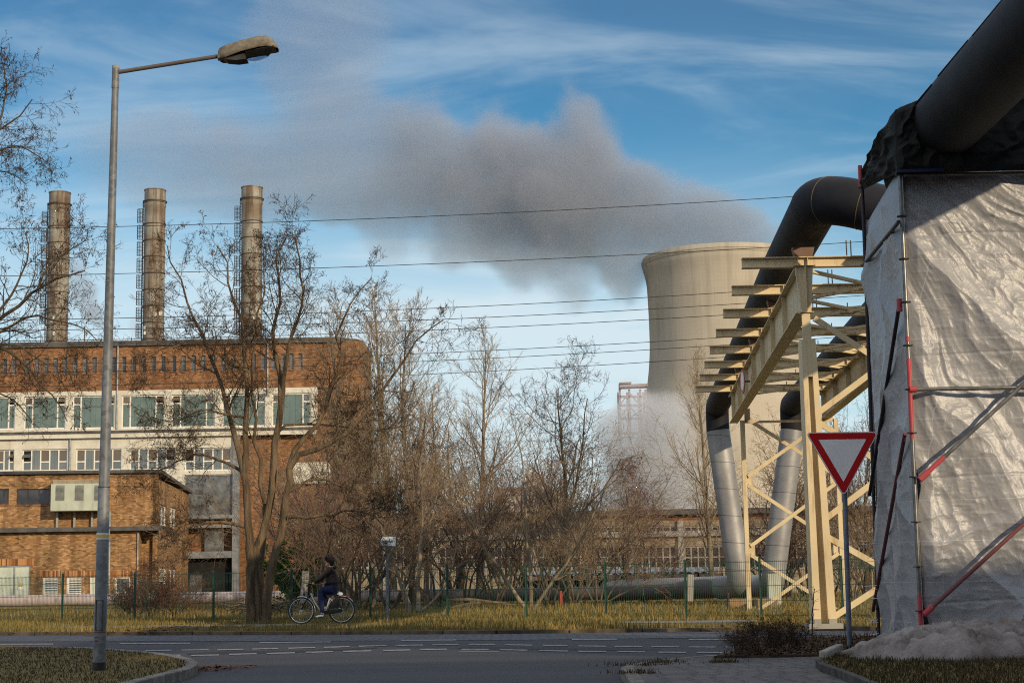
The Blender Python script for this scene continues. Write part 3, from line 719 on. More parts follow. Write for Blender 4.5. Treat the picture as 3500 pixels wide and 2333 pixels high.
# ---- steel chimneys
def chimney(px, ytop, k):
    D = 150.0; top = P(px, ytop, D); R = 36.6/F*D
    c = Vector((top.x, D, 0)); zb = vR + 0.02; zt = top.z
    lab = ['rust streaked steel chimney, leftmost of three on the roof, behind overhanging twigs',
           'rust streaked steel chimney in the middle of the three on the power house roof',
           'rust streaked steel chimney nearest the cooling tower, its foot behind the big bare tree'][k]
    T = thing('steel_chimney', (c.x, D, zb), lab, 'chimney', 'chimneys on the power house roof')
    z = lambda y: P(px, y, D).z
    yt = ytop; off_ = ytop - 650
    prof = [(R*0.93, zt-0.4), (R*0.93, zt), (R*1.05, zt), (R*1.05, zt-0.08), (R*1.0, zt-0.08), (R*1.0, z(688+off_)), (R*1.08, z(690+off_)), (R*1.08, z(694+off_)), (R*1.0, z(696+off_))]
    MB().lathe(prof, c, 40).build('cap', M['chim'], T, 'auto')
    body = [(R*1.0, z(696+off_)-0.002), (R*1.05, z(706+off_)), (R*0.99, z(712+off_))]
    y = 712+off_; ys = []
    while z(y+56) > zb + 0.6:
        y2 = y+56; body += [(R*0.99, z(y2-1.2)), (R*1.03, z(y2-1.0)), (R*1.03, z(y2+1.0)), (R*0.99, z(y2+1.2))]; ys.append(y2); y = y2
    body += [(R*1.0, zb)]
    MB().lathe(body, c, 40).build('shaft', M['chim'], T, 'auto')
    MB().lathe([(R*1.02, z(690+off_)), (R*1.14, z(689+off_)), (R*1.14, z(692+off_)), (R*1.02, z(692.5+off_))], c, 40).build('collar', M['dark_metal'], T)
    for y2 in ys: MB().lathe([(R*1.0, z(y2-1.6)), (R*1.055, z(y2-1.2)), (R*1.055, z(y2+1.2)), (R*1.0, z(y2+1.6))], c, 40).build('ring', M['rust_ring'], T)
    # caged ladder on the left, slightly towards the viewer
    ang = math.radians(186); L = c + Vector((math.cos(ang)*R, math.sin(ang)*R, 0)); dv = Vector((math.cos(ang), math.sin(ang), 0)); tv = Vector((-dv.y, dv.x, 0))
    mb = MB(); yy = 716+off_; n = 0
    while yy+56 < 1172:
        za, zb2 = z(yy), z(yy+45)
        for j in range(6):
            zz = za + (zb2-za)*j/5; pts = [L + dv*(0.02+0.30 - 0.30*math.cos(a)) + tv*0.30*math.sin(a) + Vector((0,0,zz)) for a in np.linspace(0, 2*math.pi, 11)]
            mb.tube(pts, 0.022, 4, cap=False)
        for a in (0.9, 1.8, 2.7, 3.6, 4.5, 5.4):
            q = L + dv*(0.32 - 0.30*math.cos(a)) + tv*0.30*math.sin(a); mb.tube([q+Vector((0,0,za)), q+Vector((0,0,zb2))], 0.02, 4)
        yy += 56; n += 1
    mb.tube([L + dv*0.1 + tv*0.2 + Vector((0,0,zt-1)), L + dv*0.1 + tv*0.2 + Vector((0,0,zb))], 0.025, 4)
    mb.tube([L + dv*0.1 - tv*0.2 + Vector((0,0,zt-1)), L + dv*0.1 - tv*0.2 + Vector((0,0,zb))], 0.025, 4)
    mb.build('ladder_cage', M['dark_metal'], T)
    for j in range(5):
        mb = MB(); a = rng.uniform(3.6, 5.8); zz = z(rng.uniform(1030,1150)); q = c + Vector((math.cos(a)*R*1.01, math.sin(a)*R*1.01, zz)); mb.box(-.09,.09,-.06,.05,-.16,.16, Matrix.Translation(q)); mb.build('bracket', M['cream'], T)
M['rust_ring'] = mat_noise('rusty_ring', (0.05,0.03,0.018), (0.12,0.085,0.055), 3, rough=0.8)
tt = NT('stained_chimney_steel', 0.68, 0.3, 0.1)
b = tt.ramp(tt.noise(0.8, 5), [(0.35, (0.19,0.175,0.14)), (0.65, (0.30,0.285,0.235))])
s1 = tt.ramp(tt.noise(1.0, 6, scl=(2.0,2.0,0.13), rough=0.72), [(0.47, 0.0), (0.60, 1.0)])
x, y, z_ = tt.xyz()
fr = tt.math('FRACT', tt.math('DIVIDE', z_, 1.47))
c = tt.mix(tt.math('MULTIPLY', s1, 0.8), b, (0.11,0.062,0.032))
c = tt.mix(tt.ramp(tt.noise(0.45, 4), [(0.5,0.0),(0.62,0.75)]), c, tt.mix(s1, (0.17,0.115,0.07), (0.075,0.04,0.022)))
tt.col(c); tt.bump(tt.noise(2, 3), 0.2, 0.03); M['chim'] = tt.m
for k, (px, y) in enumerate(((205,659),(530.5,650),(861.5,641))): chimney(px, y, k)

# ---- ochre brick annex in front, turned five degrees
AN = math.radians(5.0)
o0 = P(537, 1900, 110); A = Wall((o0.x, 110, 0), AN)
ann = thing('brick_annex', (o0.x-12, 109, 0), 'two storey ochre brick annex with a pale vent box, left of the big bare tree', 'building')
vt_ = A.uv(300,1613)[1]; vm = A.uv(300,1806)[1]
ul = -34.0
holes = [A.rect(-6,1670,29,1722), A.rect(58,1670,168,1722)]
A.holes('upper_wall', ul, 0, vm-0.3, vt_-0.15, holes, 0.35, M['brick_low'], ann)
A.window(holes[0], ann, M['glass_dark'], fw=0.05, us=(0.5,), sill=M['brick_old'], depth=0.15, frame=M['dark_metal']); A.window(holes[1], ann, M['glass_dark'], fw=0.05, us=(0.33,0.67), sill=M['brick_old'], depth=0.15, frame=M['dark_metal'])
# right side wall, seen receding
B = Wall(A.p(0,0,0), AN + math.pi/2)   # u runs away from the viewer, outward to the right
side = 19.0
def srect(px0, px1, y0, y1):
    a = B.uv(px0, y0); b = B.uv(px1, y1); return (a[0], b[0], b[1], a[1])
sh = [srect(548,568,1722,1800), srect(580,600,1729,1806), srect(543,566,1940,2000), srect(577,600,1942,2018)]
sh = [(a, b, max(c,0.6), e) for a, b, c, e in sh]
mb = None
B.holes('side_wall', 0.0, side, 0, vt_-0.5, sh, 0.3, M['brick_low'], ann, d=0.0)
for h in sh[:2]: B.window(h, ann, M['glass_mid'], us=(0.5,), vs=((0,1,.5),), fw=0.12, depth=0.15)
B.window(sh[2], ann, M['door_white'], fw=0.1, depth=0.1); B.window(sh[3], ann, M['glass_mid'], us=(0.5,), vs=((0,1,.5),), fw=0.14, depth=0.15)
mb = MB(); mb.prism([A.p(ul,-0.4,0), A.p(-0.4,-0.4,0), B.p(side,-0.35,0), A.p(ul,-side,0)], (0,0,0), (0,0,vt_-0.3)); mb.build('core', M['brick_low'], ann)
# gently pitched roof falling to the back right
mb = MB(); mb.add([A.p(ul,0.25,vt_-0.1), A.p(0.25,0.25,vt_-0.1), B.p(side+.4,0.25,vt_-0.45), A.p(ul,-side-.4,vt_-0.45), A.p(ul,0.25,vt_+0.12), A.p(0.25,0.25,vt_+0.12), B.p(side+.4,0.25,vt_-0.22), A.p(ul,-side-.4,vt_-0.22)],
      [(0,3,2,1),(4,5,6,7),(0,1,5,4),(1,2,6,5),(2,3,7,6),(3,0,4,7)]); mb.build('roof', M['roof_felt'], ann)
# lower storey, one metre proud
aR = A.uv(478,1950)[0]; PD = 1.3
C = Wall(A.p(0,PD,0), AN)
def crect(x0,y0,x1,y1): return C.rect(x0,y0,x1,y1)
uRl = C.uv(474,1950)[0]
dl = [crect(-40,1933,100,2100), crect(146,1972,197,2100), crect(228,1972,278,2100), crect(308,1972,341,2100), crect(392,1971,444,2100)]
dl = [(a,b,(0.02 if i in (0,3) else 0.75),e) for i,(a,b,c,e) in enumerate(dl)]
C.holes('lower_wall', ul, uRl, 0, vm-0.1, dl, 0.3, M['brick_low'], ann)
mb = MB(); C.box(mb, uRl-0.3, uRl-0.004, -PD, -0.31, 0, vm-0.12); mb.build('lower_side', M['brick_low'], ann)
dr = C.window(dl[0], ann, M['door_white'], us=(0.62,), fw=0.08, depth=0.1, frame=M['zinc'], name='door')
mb = MB(); q = crect(64,1990,76,2002); mb.prism([C.p(q[0],-0.05,q[2]), C.p(q[1],-0.05,q[2]), C.p((q[0]+q[1])/2,-0.05,q[3])], (0,0,0), C.nn*0.02); 
tag(mb.build('warning_sign', mat_noise('warning_yellow', (0.55,0.36,0.02), (0.6,0.4,0.03), 3), dr))
mb = MB(); q = crect(61,2004,79,2013); C.box(mb, q[0], q[1], -0.05, -0.03, q[2], q[3]); mb.build('notice', mat_noise('notice_white', (0.65,0.63,0.6), (0.7,0.68,0.65), 3), dr)
for i in (1,2): C.window(dl[i], ann, M['glass_grey'], us=(0.12,), vs=tuple((0.12,1,v/7) for v in range(1,7)), fw=0.07, depth=0.12)
C.window(dl[3], ann, M['door_white'], fw=0.07, depth=0.1, name='door'); C.window(dl[4], ann, M['glass_grey'], us=(0.08,), fw=0.09, depth=0.12)
mb = MB(); C.box(mb, ul, uRl+1.6, -PD-0.0, 0.35, vm-0.1, vm+0.06); C.box(mb, ul, uRl+1.6, 0.353, 0.5, vm-0.22, vm+0.02); mb.build('ledge_roof', M['roof_felt'], ann)
q = C.uv(376,1830); mb = MB(); mb.tube([C.p(q[0],0.5,vm-0.1), C.p(q[0],0.45,vm-0.4), C.p(q[0],0.12,vm-0.9), C.p(q[0],0.12,0.3)], 0.07, 8); mb.build('downpipe', M['zinc'], ann)
q = C.uv(472,1830); mb = MB(); mb.tube([C.p(q[0],0.1,vm-0.3), C.p(q[0],0.1,0.3)], 0.05, 8); mb.build('downpipe', M['zinc'], ann)
# soldier-course lintels
mb = MB()
for (a,b,c,e) in dl: C.box(mb, a-0.2, b+0.2, 0.0, 0.012, e+0.004, e+0.42)
mt = NT('soldier_course', 0.9, 0.15); xx, yy_, zz_ = mt.xyz(); uu = mt.math('FLOOR', mt.math('DIVIDE', mt.math('ADD', xx, yy_), 0.09)); w2 = mt.n.new('ShaderNodeTexWhiteNoise'); w2.noise_dimensions = '1D'; mt.l.new(uu, w2.inputs['W'])
mt.col(mt.ramp(w2.outputs['Value'], [(0,(0.09,0.045,0.022)),(0.5,(0.30,0.13,0.05)),(1,(0.45,0.24,0.10))])); mb.build('lintel', mt.m, ann)
# pale vent box on the upper wall, standing on posts
PB = 1.4; E = Wall(A.p(0,PB,0), AN); r = E.rect(174, 1653, 375, 1743)
mb = MB(); E.box(mb, r[0], r[1]-0.3, -PB+0.01, 0, r[2], r[3]); vbx = mb.build('vent_box', M['pale_panel'], ann, bevel=0.02)
mb = MB(); E.box(mb, r[0]+0.1, r[1]-0.4, -PB+0.01, -0.15, r[3]+.003, r[3]+0.28); mb.build('cover', M['conc_dark'], vbx)
for x0 in (191,257,323):
    q = E.rect(x0, 1660, x0+29, 1707); mb = MB()
    for j in range(12):
        zz = q[2]+(q[3]-q[2])*j/12; mb.add([E.p(q[0],0.01,zz), E.p(q[1],0.01,zz), E.p(q[1],0.05,zz-.03), E.p(q[0],0.05,zz-.03), E.p(q[0],0.01,zz+.02), E.p(q[1],0.01,zz+.02), E.p(q[1],0.05,zz-.01), E.p(q[0],0.05,zz-.01)], [(0,3,2,1),(4,5,6,7),(0,1,5,4),(1,2,6,5),(2,3,7,6),(3,0,4,7)])
    E.box(mb, q[0], q[1], 0.002, 0.008, q[2]-.05, q[3]+.05); mb.build('louvre', mat_noise('louvre_grey', (0.16,0.17,0.15), (0.22,0.23,0.2), 4) if 'louv' not in M else M['louv'], vbx)
for x0 in (184,244,305,366):
    mb = MB(); q = E.rect(x0-3, 1744, x0+3, 1795); E.box(mb, q[0], q[1], -PB+0.1, -PB+0.3, vm+0.07, r[2]-0.003); mb.build('post', M['conc'], vbx)

# ---- low shed in the middle distance (concrete frame, brick parapet)
D2 = 105.0; S = Wall((0,D2,0), 0); shed = thing('low_workshop', (6,105,0), 'long low workshop with brick parapet and grid windows behind the bare trees', 'building')
sx0 = S.uv(1180,1800)[0]; sx1 = S.uv(3300,1800)[0]; vtop = S.uv(2300,1742)[1]; vbr = S.uv(2300,1778)[1]
grid = [(1330+k*168, 1330+k*168+146) for k in range(-1,11)]
hs = []; 
for a, b in grid:
    hs.append(S.rect(a, 1798, b, 1833)); hs.append(S.rect(a, 1866, b, 1940))
S.holes('wall', sx0, sx1, 0, vbr, hs, 0.3, M['conc_dark'], shed)
for i, h in enumerate(hs):
    S.window(h, shed, M['glass_dark'], frame=M['conc'], us=(1/6,2/6,.5,4/6,5/6), vs=() if i%2==0 else ((0,1,.5),), fw=0.085, depth=0.12)
mb = MB(); S.box(mb, sx0, sx1, -0.3, 0.0, vbr, vtop-0.3); mb.build('parapet', M['brick_old'], shed)
mb = MB(); S.box(mb, sx0, sx1, -12, -0.31, 0, vtop-0.35); mb.build('core', M['conc_dark'], shed)
mb = MB(); S.box(mb, sx0-.2, sx1+.2, -12, 0.5, vtop-0.3, vtop-0.1); S.box(mb, sx0-.2, sx1+.2, -12, 0.2, vtop-0.097, vtop+0.05); mb.build('roof', M['roof_felt'], shed)
mb = MB()
for a, b in grid:
    q = S.uv(a-11, 1900); S.box(mb, q[0]-0.17, q[0]+0.17, 0.003, 0.22, 0, vbr-0.01)
q = S.uv(0,1843); S.box(mb, sx0, sx1, 0.003, 0.3, q[1]-0.55, q[1]-0.2)
mb.build('pilaster', M['conc'], shed)
# corrugated lean-to roofs in front
aw = thing('lean_to', (9,98,0), 'low open lean-to with pale corrugated roof in front of the workshop', 'shed')
x0 = P(1780,1940,98).x; x1 = P(2450,1940,98).x; zt = P(2200,1941,98).z; zb_ = P(2200,1957,95).z
nx = 260; us = np.linspace(x0, x1, nx); vv = []
for j, (yy, zz) in enumerate(((98.5, zt), (95.0, zb_), (95.0, zb_-0.02), (98.5, zt-0.02))):
    for u in us: vv.append((u, yy, zz + 0.05*math.sin(u*2*math.pi/0.42)))
fs = [(j*nx+i, j*nx+i+1, (j+1)*nx+i+1, (j+1)*nx+i) for j in range(3) for i in range(nx-1)]
tt = NT('corrugated_sheet', 0.6, 0.3); x, y, z = tt.xyz(); sn = tt.math('SINE', tt.math('MULTIPLY', x, 2*math.pi/0.42))
tt.col(tt.mix(tt.ramp(tt.noise(0.7,5), [(0.4,0.0),(0.65,0.8)]), (0.42,0.42,0.42), (0.10,0.09,0.08))); MB().add(vv, fs).build('roof', tt.m, aw)
mb = MB(); mb.box(x0, x1, 98.2, 98.4, 0.05, zt-0.15); mb.build('back_wall', M['black'], aw)
for k in range(9): xx = x0+(x1-x0)*k/8; mb = MB(); mb.box(xx-.07, xx+.07, 95.0, 95.14, 0.05, zb_-.08); mb.build('post', M['conc'], aw)
mb = MB(); mb.box(x0, x1, 95.0, 95.1, zb_-.32, zb_-.08); mb.build('beam', M['galv_rust'], aw)

# ---- pale office block far behind the trees
D3 = 260.0; O = Wall((0,D3,0)); ob = thing('office_block', (5,260,0), 'distant pale building with a stepped roof glimpsed between the bare trees', 'building')
mb = MB(); 
r = O.rect(1690,1668,1935,1800); O.box(mb, r[0], r[1], -14, 0, 0, r[3]); r = O.rect(1800,1618,1862,1668); O.box(mb, r[0], r[1], -10, -1, r[2]-.1, r[3]); mb.build('wall', mat_noise('purple_grey_render', (0.24,0.20,0.20), (0.32,0.27,0.26), 0.5), ob)
for k in range(6):
    for y in (1690,1730):
        r = O.rect(1706+k*38, y, 1724+k*38, y+24); mb = MB(); O.box(mb, r[0], r[1], 0.0, 0.12, r[2], r[3]); mb.build('window', M['cream'] if k % 2 else M['glass_mid'], ob)

# ---- boiler scaffold beside the cooling tower
D4 = 560.0; bo = thing('conveyor_frame', (30,560,0), 'reddish steel frame with conveyor gallery standing in steam beside the cooling tower', 'steel frame')
q = lambda x,y: P(x,y,D4)
red = mat_noise('red_grey_steel', (0.22,0.17,0.17), (0.28,0.21,0.20), 0.2)
mb = MB()
for x in (2118,2150,2188,2206):
    a = q(x,1330); mb.beam(Vector((a.x,D4,0)), a, 0.7, 0.7); mb.beam(Vector((a.x,D4+9,0)), a+Vector((0,9,0)), 0.7, 0.7)
for y in (1355,1385,1430,1480,1530): mb.beam(q(2118,y), q(2206,y), 0.7, 0.8)
for a, b in (((2118,1385),(2150,1340)),((2150,1340),(2188,1385)),((2118,1430),(2150,1385)),((2188,1430),(2150,1385))): mb.beam(q(*a), q(*b), 0.4, 0.4)
mb.build('frame', red, bo)
mb = MB()
a = q(2116,1322); b = q(2212,1318); mb.beam(a, b, 6, 0.9); a = q(2116,1312); b = q(2156,1310); mb.beam(a, b, 6, 0.5)
mb.build('gallery', red, bo)

# ---- cooling tower
DT = 600.0; tx = P(2480, 1200, DT).x; 
ct = thing('cooling_tower', (tx, DT, 0), 'huge pale concrete cooling tower with steam rising from its mouth', 'cooling tower')
zz = lambda y: P(2480, y, DT).z
s_ = DT/F
def rr(y): 
    base = 260*math.sqrt(1+((y-1150)/(500 if y > 1150 else 1000))**2)
    if y < 980: base += 11*((980-y)/70.0)**1.7
    return base*s_
prof = []
for y in list(range(1984, 905, -16)): prof.append((rr(y), zz(y)))
prof += [(277*s_, zz(908)), (280*s_, zz(906)), (280*s_, zz(898)), (277*s_, zz(882)), (275*s_, zz(881))]
prof += [(265*s_, zz(881)), (262*s_, zz(905))] + [(rr(y)-2*s_, zz(y)) for y in range(921, 1300, 40)]
tt = NT('cooling_tower_concrete', 0.9, 0.15)
x, y, z = tt.xyz(); ang = tt.math('ARCTAN2', tt.math('SUBTRACT', y, DT), tt.math('SUBTRACT', x, tx))
av = tt.math('MULTIPLY', ang, 26.0)
rb = tt.math('FRACT', tt.math('MULTIPLY', ang, 22.0)); rib = tt.math('LESS_THAN', rb, 0.035)
hz = tt.math('LESS_THAN', tt.math('FRACT', tt.math('DIVIDE', z, 1.4)), 0.12)
b = tt.ramp(tt.noise(0.05, 6), [(0.35, (0.36,0.315,0.24)), (0.65, (0.43,0.38,0.295))])
st = tt.ramp(tt.noise(1.0, 6, vec=tt.comb(tt.math('MULTIPLY', av, 0.30), tt.math('MULTIPLY', z, 0.018)), rough=0.65), [(0.48, 0.0), (0.72, 1.0)])
topm = tt.ramp(tt.math('DIVIDE', z, 112.0), [(0.55, 0.12), (0.98, 0.75)])
c = tt.mix(tt.math('MULTIPLY', tt.math('MULTIPLY', st, topm), .55), b, (0.13,0.115,0.09))
c = tt.mix(tt.math('MULTIPLY', rib, 0.35), c, (0.15,0.13,0.10)); c = tt.mix(tt.math('MULTIPLY', hz, 0.12), c, (0.2,0.17,0.13))
tt.col(c); M['tower'] = tt.m
MB().lathe(prof, (tx, DT, 0), 128).build('shell', M['tower'], ct, True)
mb = MB()
for px in (2522, 2470, 2610): pass
MB().lathe([(280.5*s_, zz(898)), (281.5*s_, zz(897)), (281.5*s_, zz(894.5)), (280.5*s_, zz(894))], (tx, DT, 0), 128).build('rim', M['tower'], ct, True)

# ---- steam from the tower: density fields baked to a grid by geometry nodes
def steam(name, blobs, D, depth, mat, label, vox, nscale, amp, soft=0.35, pad=60, box=None, gain=1.0, wispy=0.0):
    s = D/F; cs = []
    for (px, py, r, dn) in blobs:
        p = P(px, py, D); cs.append((p, r*s, dn))
    lo = Vector([min(c[0][i]-c[1] for c in cs) for i in range(3)]) - Vector((pad*s,0,pad*s)); hi = Vector([max(c[0][i]+c[1] for c in cs) for i in range(3)]) + Vector((pad*s,0,pad*s))
    lo.y = D-depth; hi.y = D+depth
    if box: lo.z = max(lo.z, box)
    ng = bpy.data.node_groups.new(name, 'GeometryNodeTree'); ng.interface.new_socket(name='Geometry', in_out='OUTPUT', socket_type='NodeSocketGeometry')
    n, l = ng.nodes, ng.links
    out = n.new('NodeGroupOutput'); vc = n.new('GeometryNodeVolumeCube')
    vc.inputs['Min'].default_value = lo; vc.inputs['Max'].default_value = hi
    for i, k in enumerate(('Resolution X', 'Resolution Y', 'Resolution Z')): vc.inputs[k].default_value = max(16, int((hi[i]-lo[i])/vox))
    pos = n.new('GeometryNodeInputPosition')
    nz = n.new('ShaderNodeTexNoise'); nz.inputs['Scale'].default_value = nscale; nz.inputs['Detail'].default_value = 6; nz.inputs['Roughness'].default_value = 0.58
    l.new(pos.outputs[0], nz.inputs['Vector'])
    sub = n.new('ShaderNodeVectorMath'); sub.operation = 'SUBTRACT'; l.new(nz.outputs['Color'], sub.inputs[0]); sub.inputs[1].default_value = (0.5,0.5,0.5)
    sc = n.new('ShaderNodeVectorMath'); sc.operation = 'SCALE'; l.new(sub.outputs[0], sc.inputs[0]); sc.inputs['Scale'].default_value = amp*s
    wp = n.new('ShaderNodeVectorMath'); wp.operation = 'ADD'; l.new(pos.outputs[0], wp.inputs[0]); l.new(sc.outputs[0], wp.inputs[1])
    cur = None; cur2 = None
    for (c, r, dn) in cs:
        d = n.new('ShaderNodeVectorMath'); d.operation = 'DISTANCE'; l.new(wp.outputs[0], d.inputs[0]); d.inputs[1].default_value = c
        mr = n.new('ShaderNodeMapRange'); mr.interpolation_type = 'SMOOTHSTEP'; l.new(d.outputs['Value'], mr.inputs[0])
        r *= 1.35; mr.inputs[1].default_value = r; mr.inputs[2].default_value = r*0.1; mr.inputs[3].default_value = 0; mr.inputs[4].default_value = 1
        dm = n.new('ShaderNodeMath'); dm.operation = 'MULTIPLY'; l.new(mr.outputs[0], dm.inputs[0]); dm.inputs[1].default_value = dn
        if cur is None: cur = mr.outputs[0]; cur2 = dm.outputs[0]
        else:
            m = n.new('ShaderNodeMath'); m.operation = 'ADD'; l.new(cur, m.inputs[0]); l.new(mr.outputs[0], m.inputs[1]); cur = m.outputs[0]
            m = n.new('ShaderNodeMath'); m.operation = 'ADD'; l.new(cur2, m.inputs[0]); l.new(dm.outputs[0], m.inputs[1]); cur2 = m.outputs[0]
    # mean local density of the blobs, billowy noise threshold on their summed field
    dv_ = n.new('ShaderNodeMath'); dv_.operation = 'DIVIDE'; l.new(cur2, dv_.inputs[0]); ad = n.new('ShaderNodeMath'); ad.operation = 'ADD'; l.new(cur, ad.inputs[0]); ad.inputs[1].default_value = 0.001; l.new(ad.outputs[0], dv_.inputs[1])
    n2 = n.new('ShaderNodeTexNoise'); n2.inputs['Scale'].default_value = nscale*1.0; n2.inputs['Detail'].default_value = 7; n2.inputs['Roughness'].default_value = 0.6; l.new(pos.outputs[0], n2.inputs['Vector'])
    sb = n.new('ShaderNodeMath'); sb.operation = 'MULTIPLY_ADD'; l.new(n2.outputs[0], sb.inputs[0]); sb.inputs[1].default_value = 1.5*wispy; sb.inputs[2].default_value = -0.75*wispy
    mn = n.new('ShaderNodeMath'); mn.operation = 'MINIMUM'; l.new(cur, mn.inputs[0]); mn.inputs[1].default_value = 0.95
    fa = n.new('ShaderNodeMath'); fa.operation = 'ADD'; l.new(mn.outputs[0], fa.inputs[0]); l.new(sb.outputs[0], fa.inputs[1])
    sh_ = n.new('ShaderNodeMapRange'); sh_.interpolation_type = 'SMOOTHSTEP'; l.new(fa.outputs[0], sh_.inputs[0]); sh_.inputs[1].default_value = 0.12; sh_.inputs[2].default_value = 0.12+soft
    m2_ = n.new('ShaderNodeMath'); m2_.operation = 'MULTIPLY'; l.new(sh_.outputs[0], m2_.inputs[0]); l.new(dv_.outputs[0], m2_.inputs[1])
    l.new(m2_.outputs[0], vc.inputs['Density'])
    sm = n.new('GeometryNodeSetMaterial'); sm.inputs['Material'].default_value = mat
    l.new(vc.outputs[0], sm.inputs['Geometry']); l.new(sm.outputs[0], out.inputs[0])
    v = bpy.data.volumes.new(name); o = bpy.data.objects.new(name, v); COL.objects.link(o); v.materials.append(mat)
    md = o.modifiers.new('steam', 'NODES'); md.node_group = ng
    tag(o, label, 'steam', kind='stuff'); return o
plume = [(2560,865,80,1),(2450,860,100,1),(2350,860,100,1),(2260,880,90,1),(2640,840,60,1),(2660,800,50,.8),(2560,770,90,1),(2600,835,70,1),(2500,800,120,1),(2400,760,130,1),(2300,800,110,1),(2220,720,170,1),(2100,850,130,1),(2050,700,200,1),(1960,520,170,1),(1980,380,90,1),(1930,900,90,1),(1850,700,230,1),(1700,560,200,1),(1650,720,170,1),(1500,640,170,.9),(1420,500,170,.8),(1330,660,150,.75),(1200,420,190,.32),(1080,260,200,.22),(1010,60,220,.15),(1200,110,190,.14),(1080,560,190,.40),(900,560,210,.36),(700,560,210,.30),(520,540,190,.24),(380,520,170,.14),(900,680,120,.30),(1180,640,160,.5),(1330,800,120,.3),(1560,800,120,.6),(1950,990,80,.7),(2120,930,110,.9),(1780,880,130,.6)]
steam('steam_plume', plume, 600.0, 32.0, vol('steam_grey', (0.60,0.62,0.67), 0.072), 'long grey steam plume drifting left from the mouth of the cooling tower', 1.3, 0.045, 190, soft=0.5, wispy=1.05)
mist = [(2180,1430,80,.8),(2140,1500,110,1),(2260,1460,110,1),(2220,1580,130,1),(2290,1640,130,1),(2330,1500,60,.5),(2180,1400,80,.6),(2150,1330,60,.15),(2300,1400,80,.4),(2370,1640,80,.5),(2160,1700,140,1),(2300,1780,150,1)]
steam('ground_steam', mist, 545.0, 12.0, vol('steam_white', (0.96,0.98,1.0), 0.14), 'white steam cloud around the foot of the cooling tower', 1.2, 0.06, 80, soft=0.5, wispy=0.6)
puff = [(315,1070,45,1),(290,1000,55,.6),(250,930,60,.35),(335,1105,30,.8),(560,1010,50,.3),(520,1060,40,.4),(470,1120,40,.3)]
steam('smoke_puff', puff, 420.0, 8.0, vol('smoke_grey', (0.6,0.6,0.65), 0.20), 'small grey smoke puff rising between the left and middle chimneys', 0.7, 0.12, 40, soft=0.5, wispy=0.6)
# ------------------------------------------------------------------ pipe bridge
def PXX(px, py, x):
    d = ray(px, py); s = x/d.x; return Vector((x, d.y*s, CAMZ + d.z*s))
M['cream_steel'] = mat_streak('cream_painted_steel', (0.62,0.50,0.30), (0.52,0.42,0.25), (0.20,0.11,0.05), 0.7, vs=0.5, hs=4.0, rough=0.5, lo=0.53, hi=0.72)
t = NT('black_pipe_wrap', 0.7, 0.25)
x, y, z = t.xyz()
t.col(t.ramp(t.noise(1.2, 5), [(0.35, (0.007,0.007,0.009)), (0.65, (0.015,0.0145,0.017))]))
t.bump(t.noise(0.9, 3, scl=(1,0.5,1)), 0.5, 0.06); M['pipe_black'] = t.m
t = NT('silver_pipe_cladding', 0.55, 0.5, 0.3)
x, y, z = t.xyz()
sm = t.math('LESS_THAN', t.math('FRACT', t.math('DIVIDE', t.math('ADD', z, t.math('MULTIPLY', x, 0.08)), 0.98)), 0.022)
n = t.noise(0.9, 5)
c = t.ramp(n, [(0.35, (0.20,0.197,0.197)), (0.65, (0.29,0.283,0.272))])
t.col(t.mix(t.math('MULTIPLY', sm, 0.85), c, (0.05,0.05,0.05))); t.bump(t.noise(1.4, 3), 0.35, 0.06); t.rough(t.ramp(t.noise(2,4), [(0.3,0.46),(0.7,0.6)])); M['pipe_silver'] = t.m
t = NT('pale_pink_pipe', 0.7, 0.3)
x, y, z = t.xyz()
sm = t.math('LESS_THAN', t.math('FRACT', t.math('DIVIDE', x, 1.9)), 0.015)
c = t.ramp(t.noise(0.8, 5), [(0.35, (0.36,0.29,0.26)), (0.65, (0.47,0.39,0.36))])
c = t.mix(t.ramp(t.math('DIVIDE', t.math('ADD', x, 20.0), 30.0), [(0.42, 0.0), (0.60, 1.0)]), c, (0.115,0.100,0.092))  # right stretch darker: dull weathered colour with its shade painted in
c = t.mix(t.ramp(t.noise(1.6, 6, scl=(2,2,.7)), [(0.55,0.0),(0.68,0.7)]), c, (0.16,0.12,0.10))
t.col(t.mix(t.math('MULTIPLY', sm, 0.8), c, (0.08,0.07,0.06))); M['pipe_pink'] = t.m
Y0, DY, NB = 30.0, 2.91, 8
gl0 = P(2739,1053,30).x + 0.05; gl1 = P(2497,1435,51.5).x + 0.1; gw = P(2802,1410,51).x - P(2497,1435,51).x
def gx(y): return gl0 + (gl1-gl0)*(y-30)/21.5
el0 = P(2535,900,30).x; el1 = P(2377,1334,Y0+7*DY).x
ZB = P(2535,883,30).z
br = thing('pipe_bridge', (gx(30), 30, 0.1), 'cream painted steel pipe bridge with cantilever cross beams beside the yield sign', 'pipe bridge')
for k in range(NB):
    y = Y0 + DY*k; xa = el0 + (el1-el0)*k/7; xb = gx(y) + gw + (gx(y)-xa)
    mb = MB(); mb.ibeam((xa, y, ZB-0.095), (xb, y, ZB-0.095), 0.17, 0.19, 0.016)
    for xs in (gx(y), gx(y)+gw):
        for d in (-.09, .09): mb.beam((xs+d, y, ZB-0.17), (xs+d, y, ZB-0.02), 0.012, 0.15, (0,1,0))
    mb.build('cross_beam', M['cream_steel'], br)
gz0, gz1 = 5.78, ZB-0.195
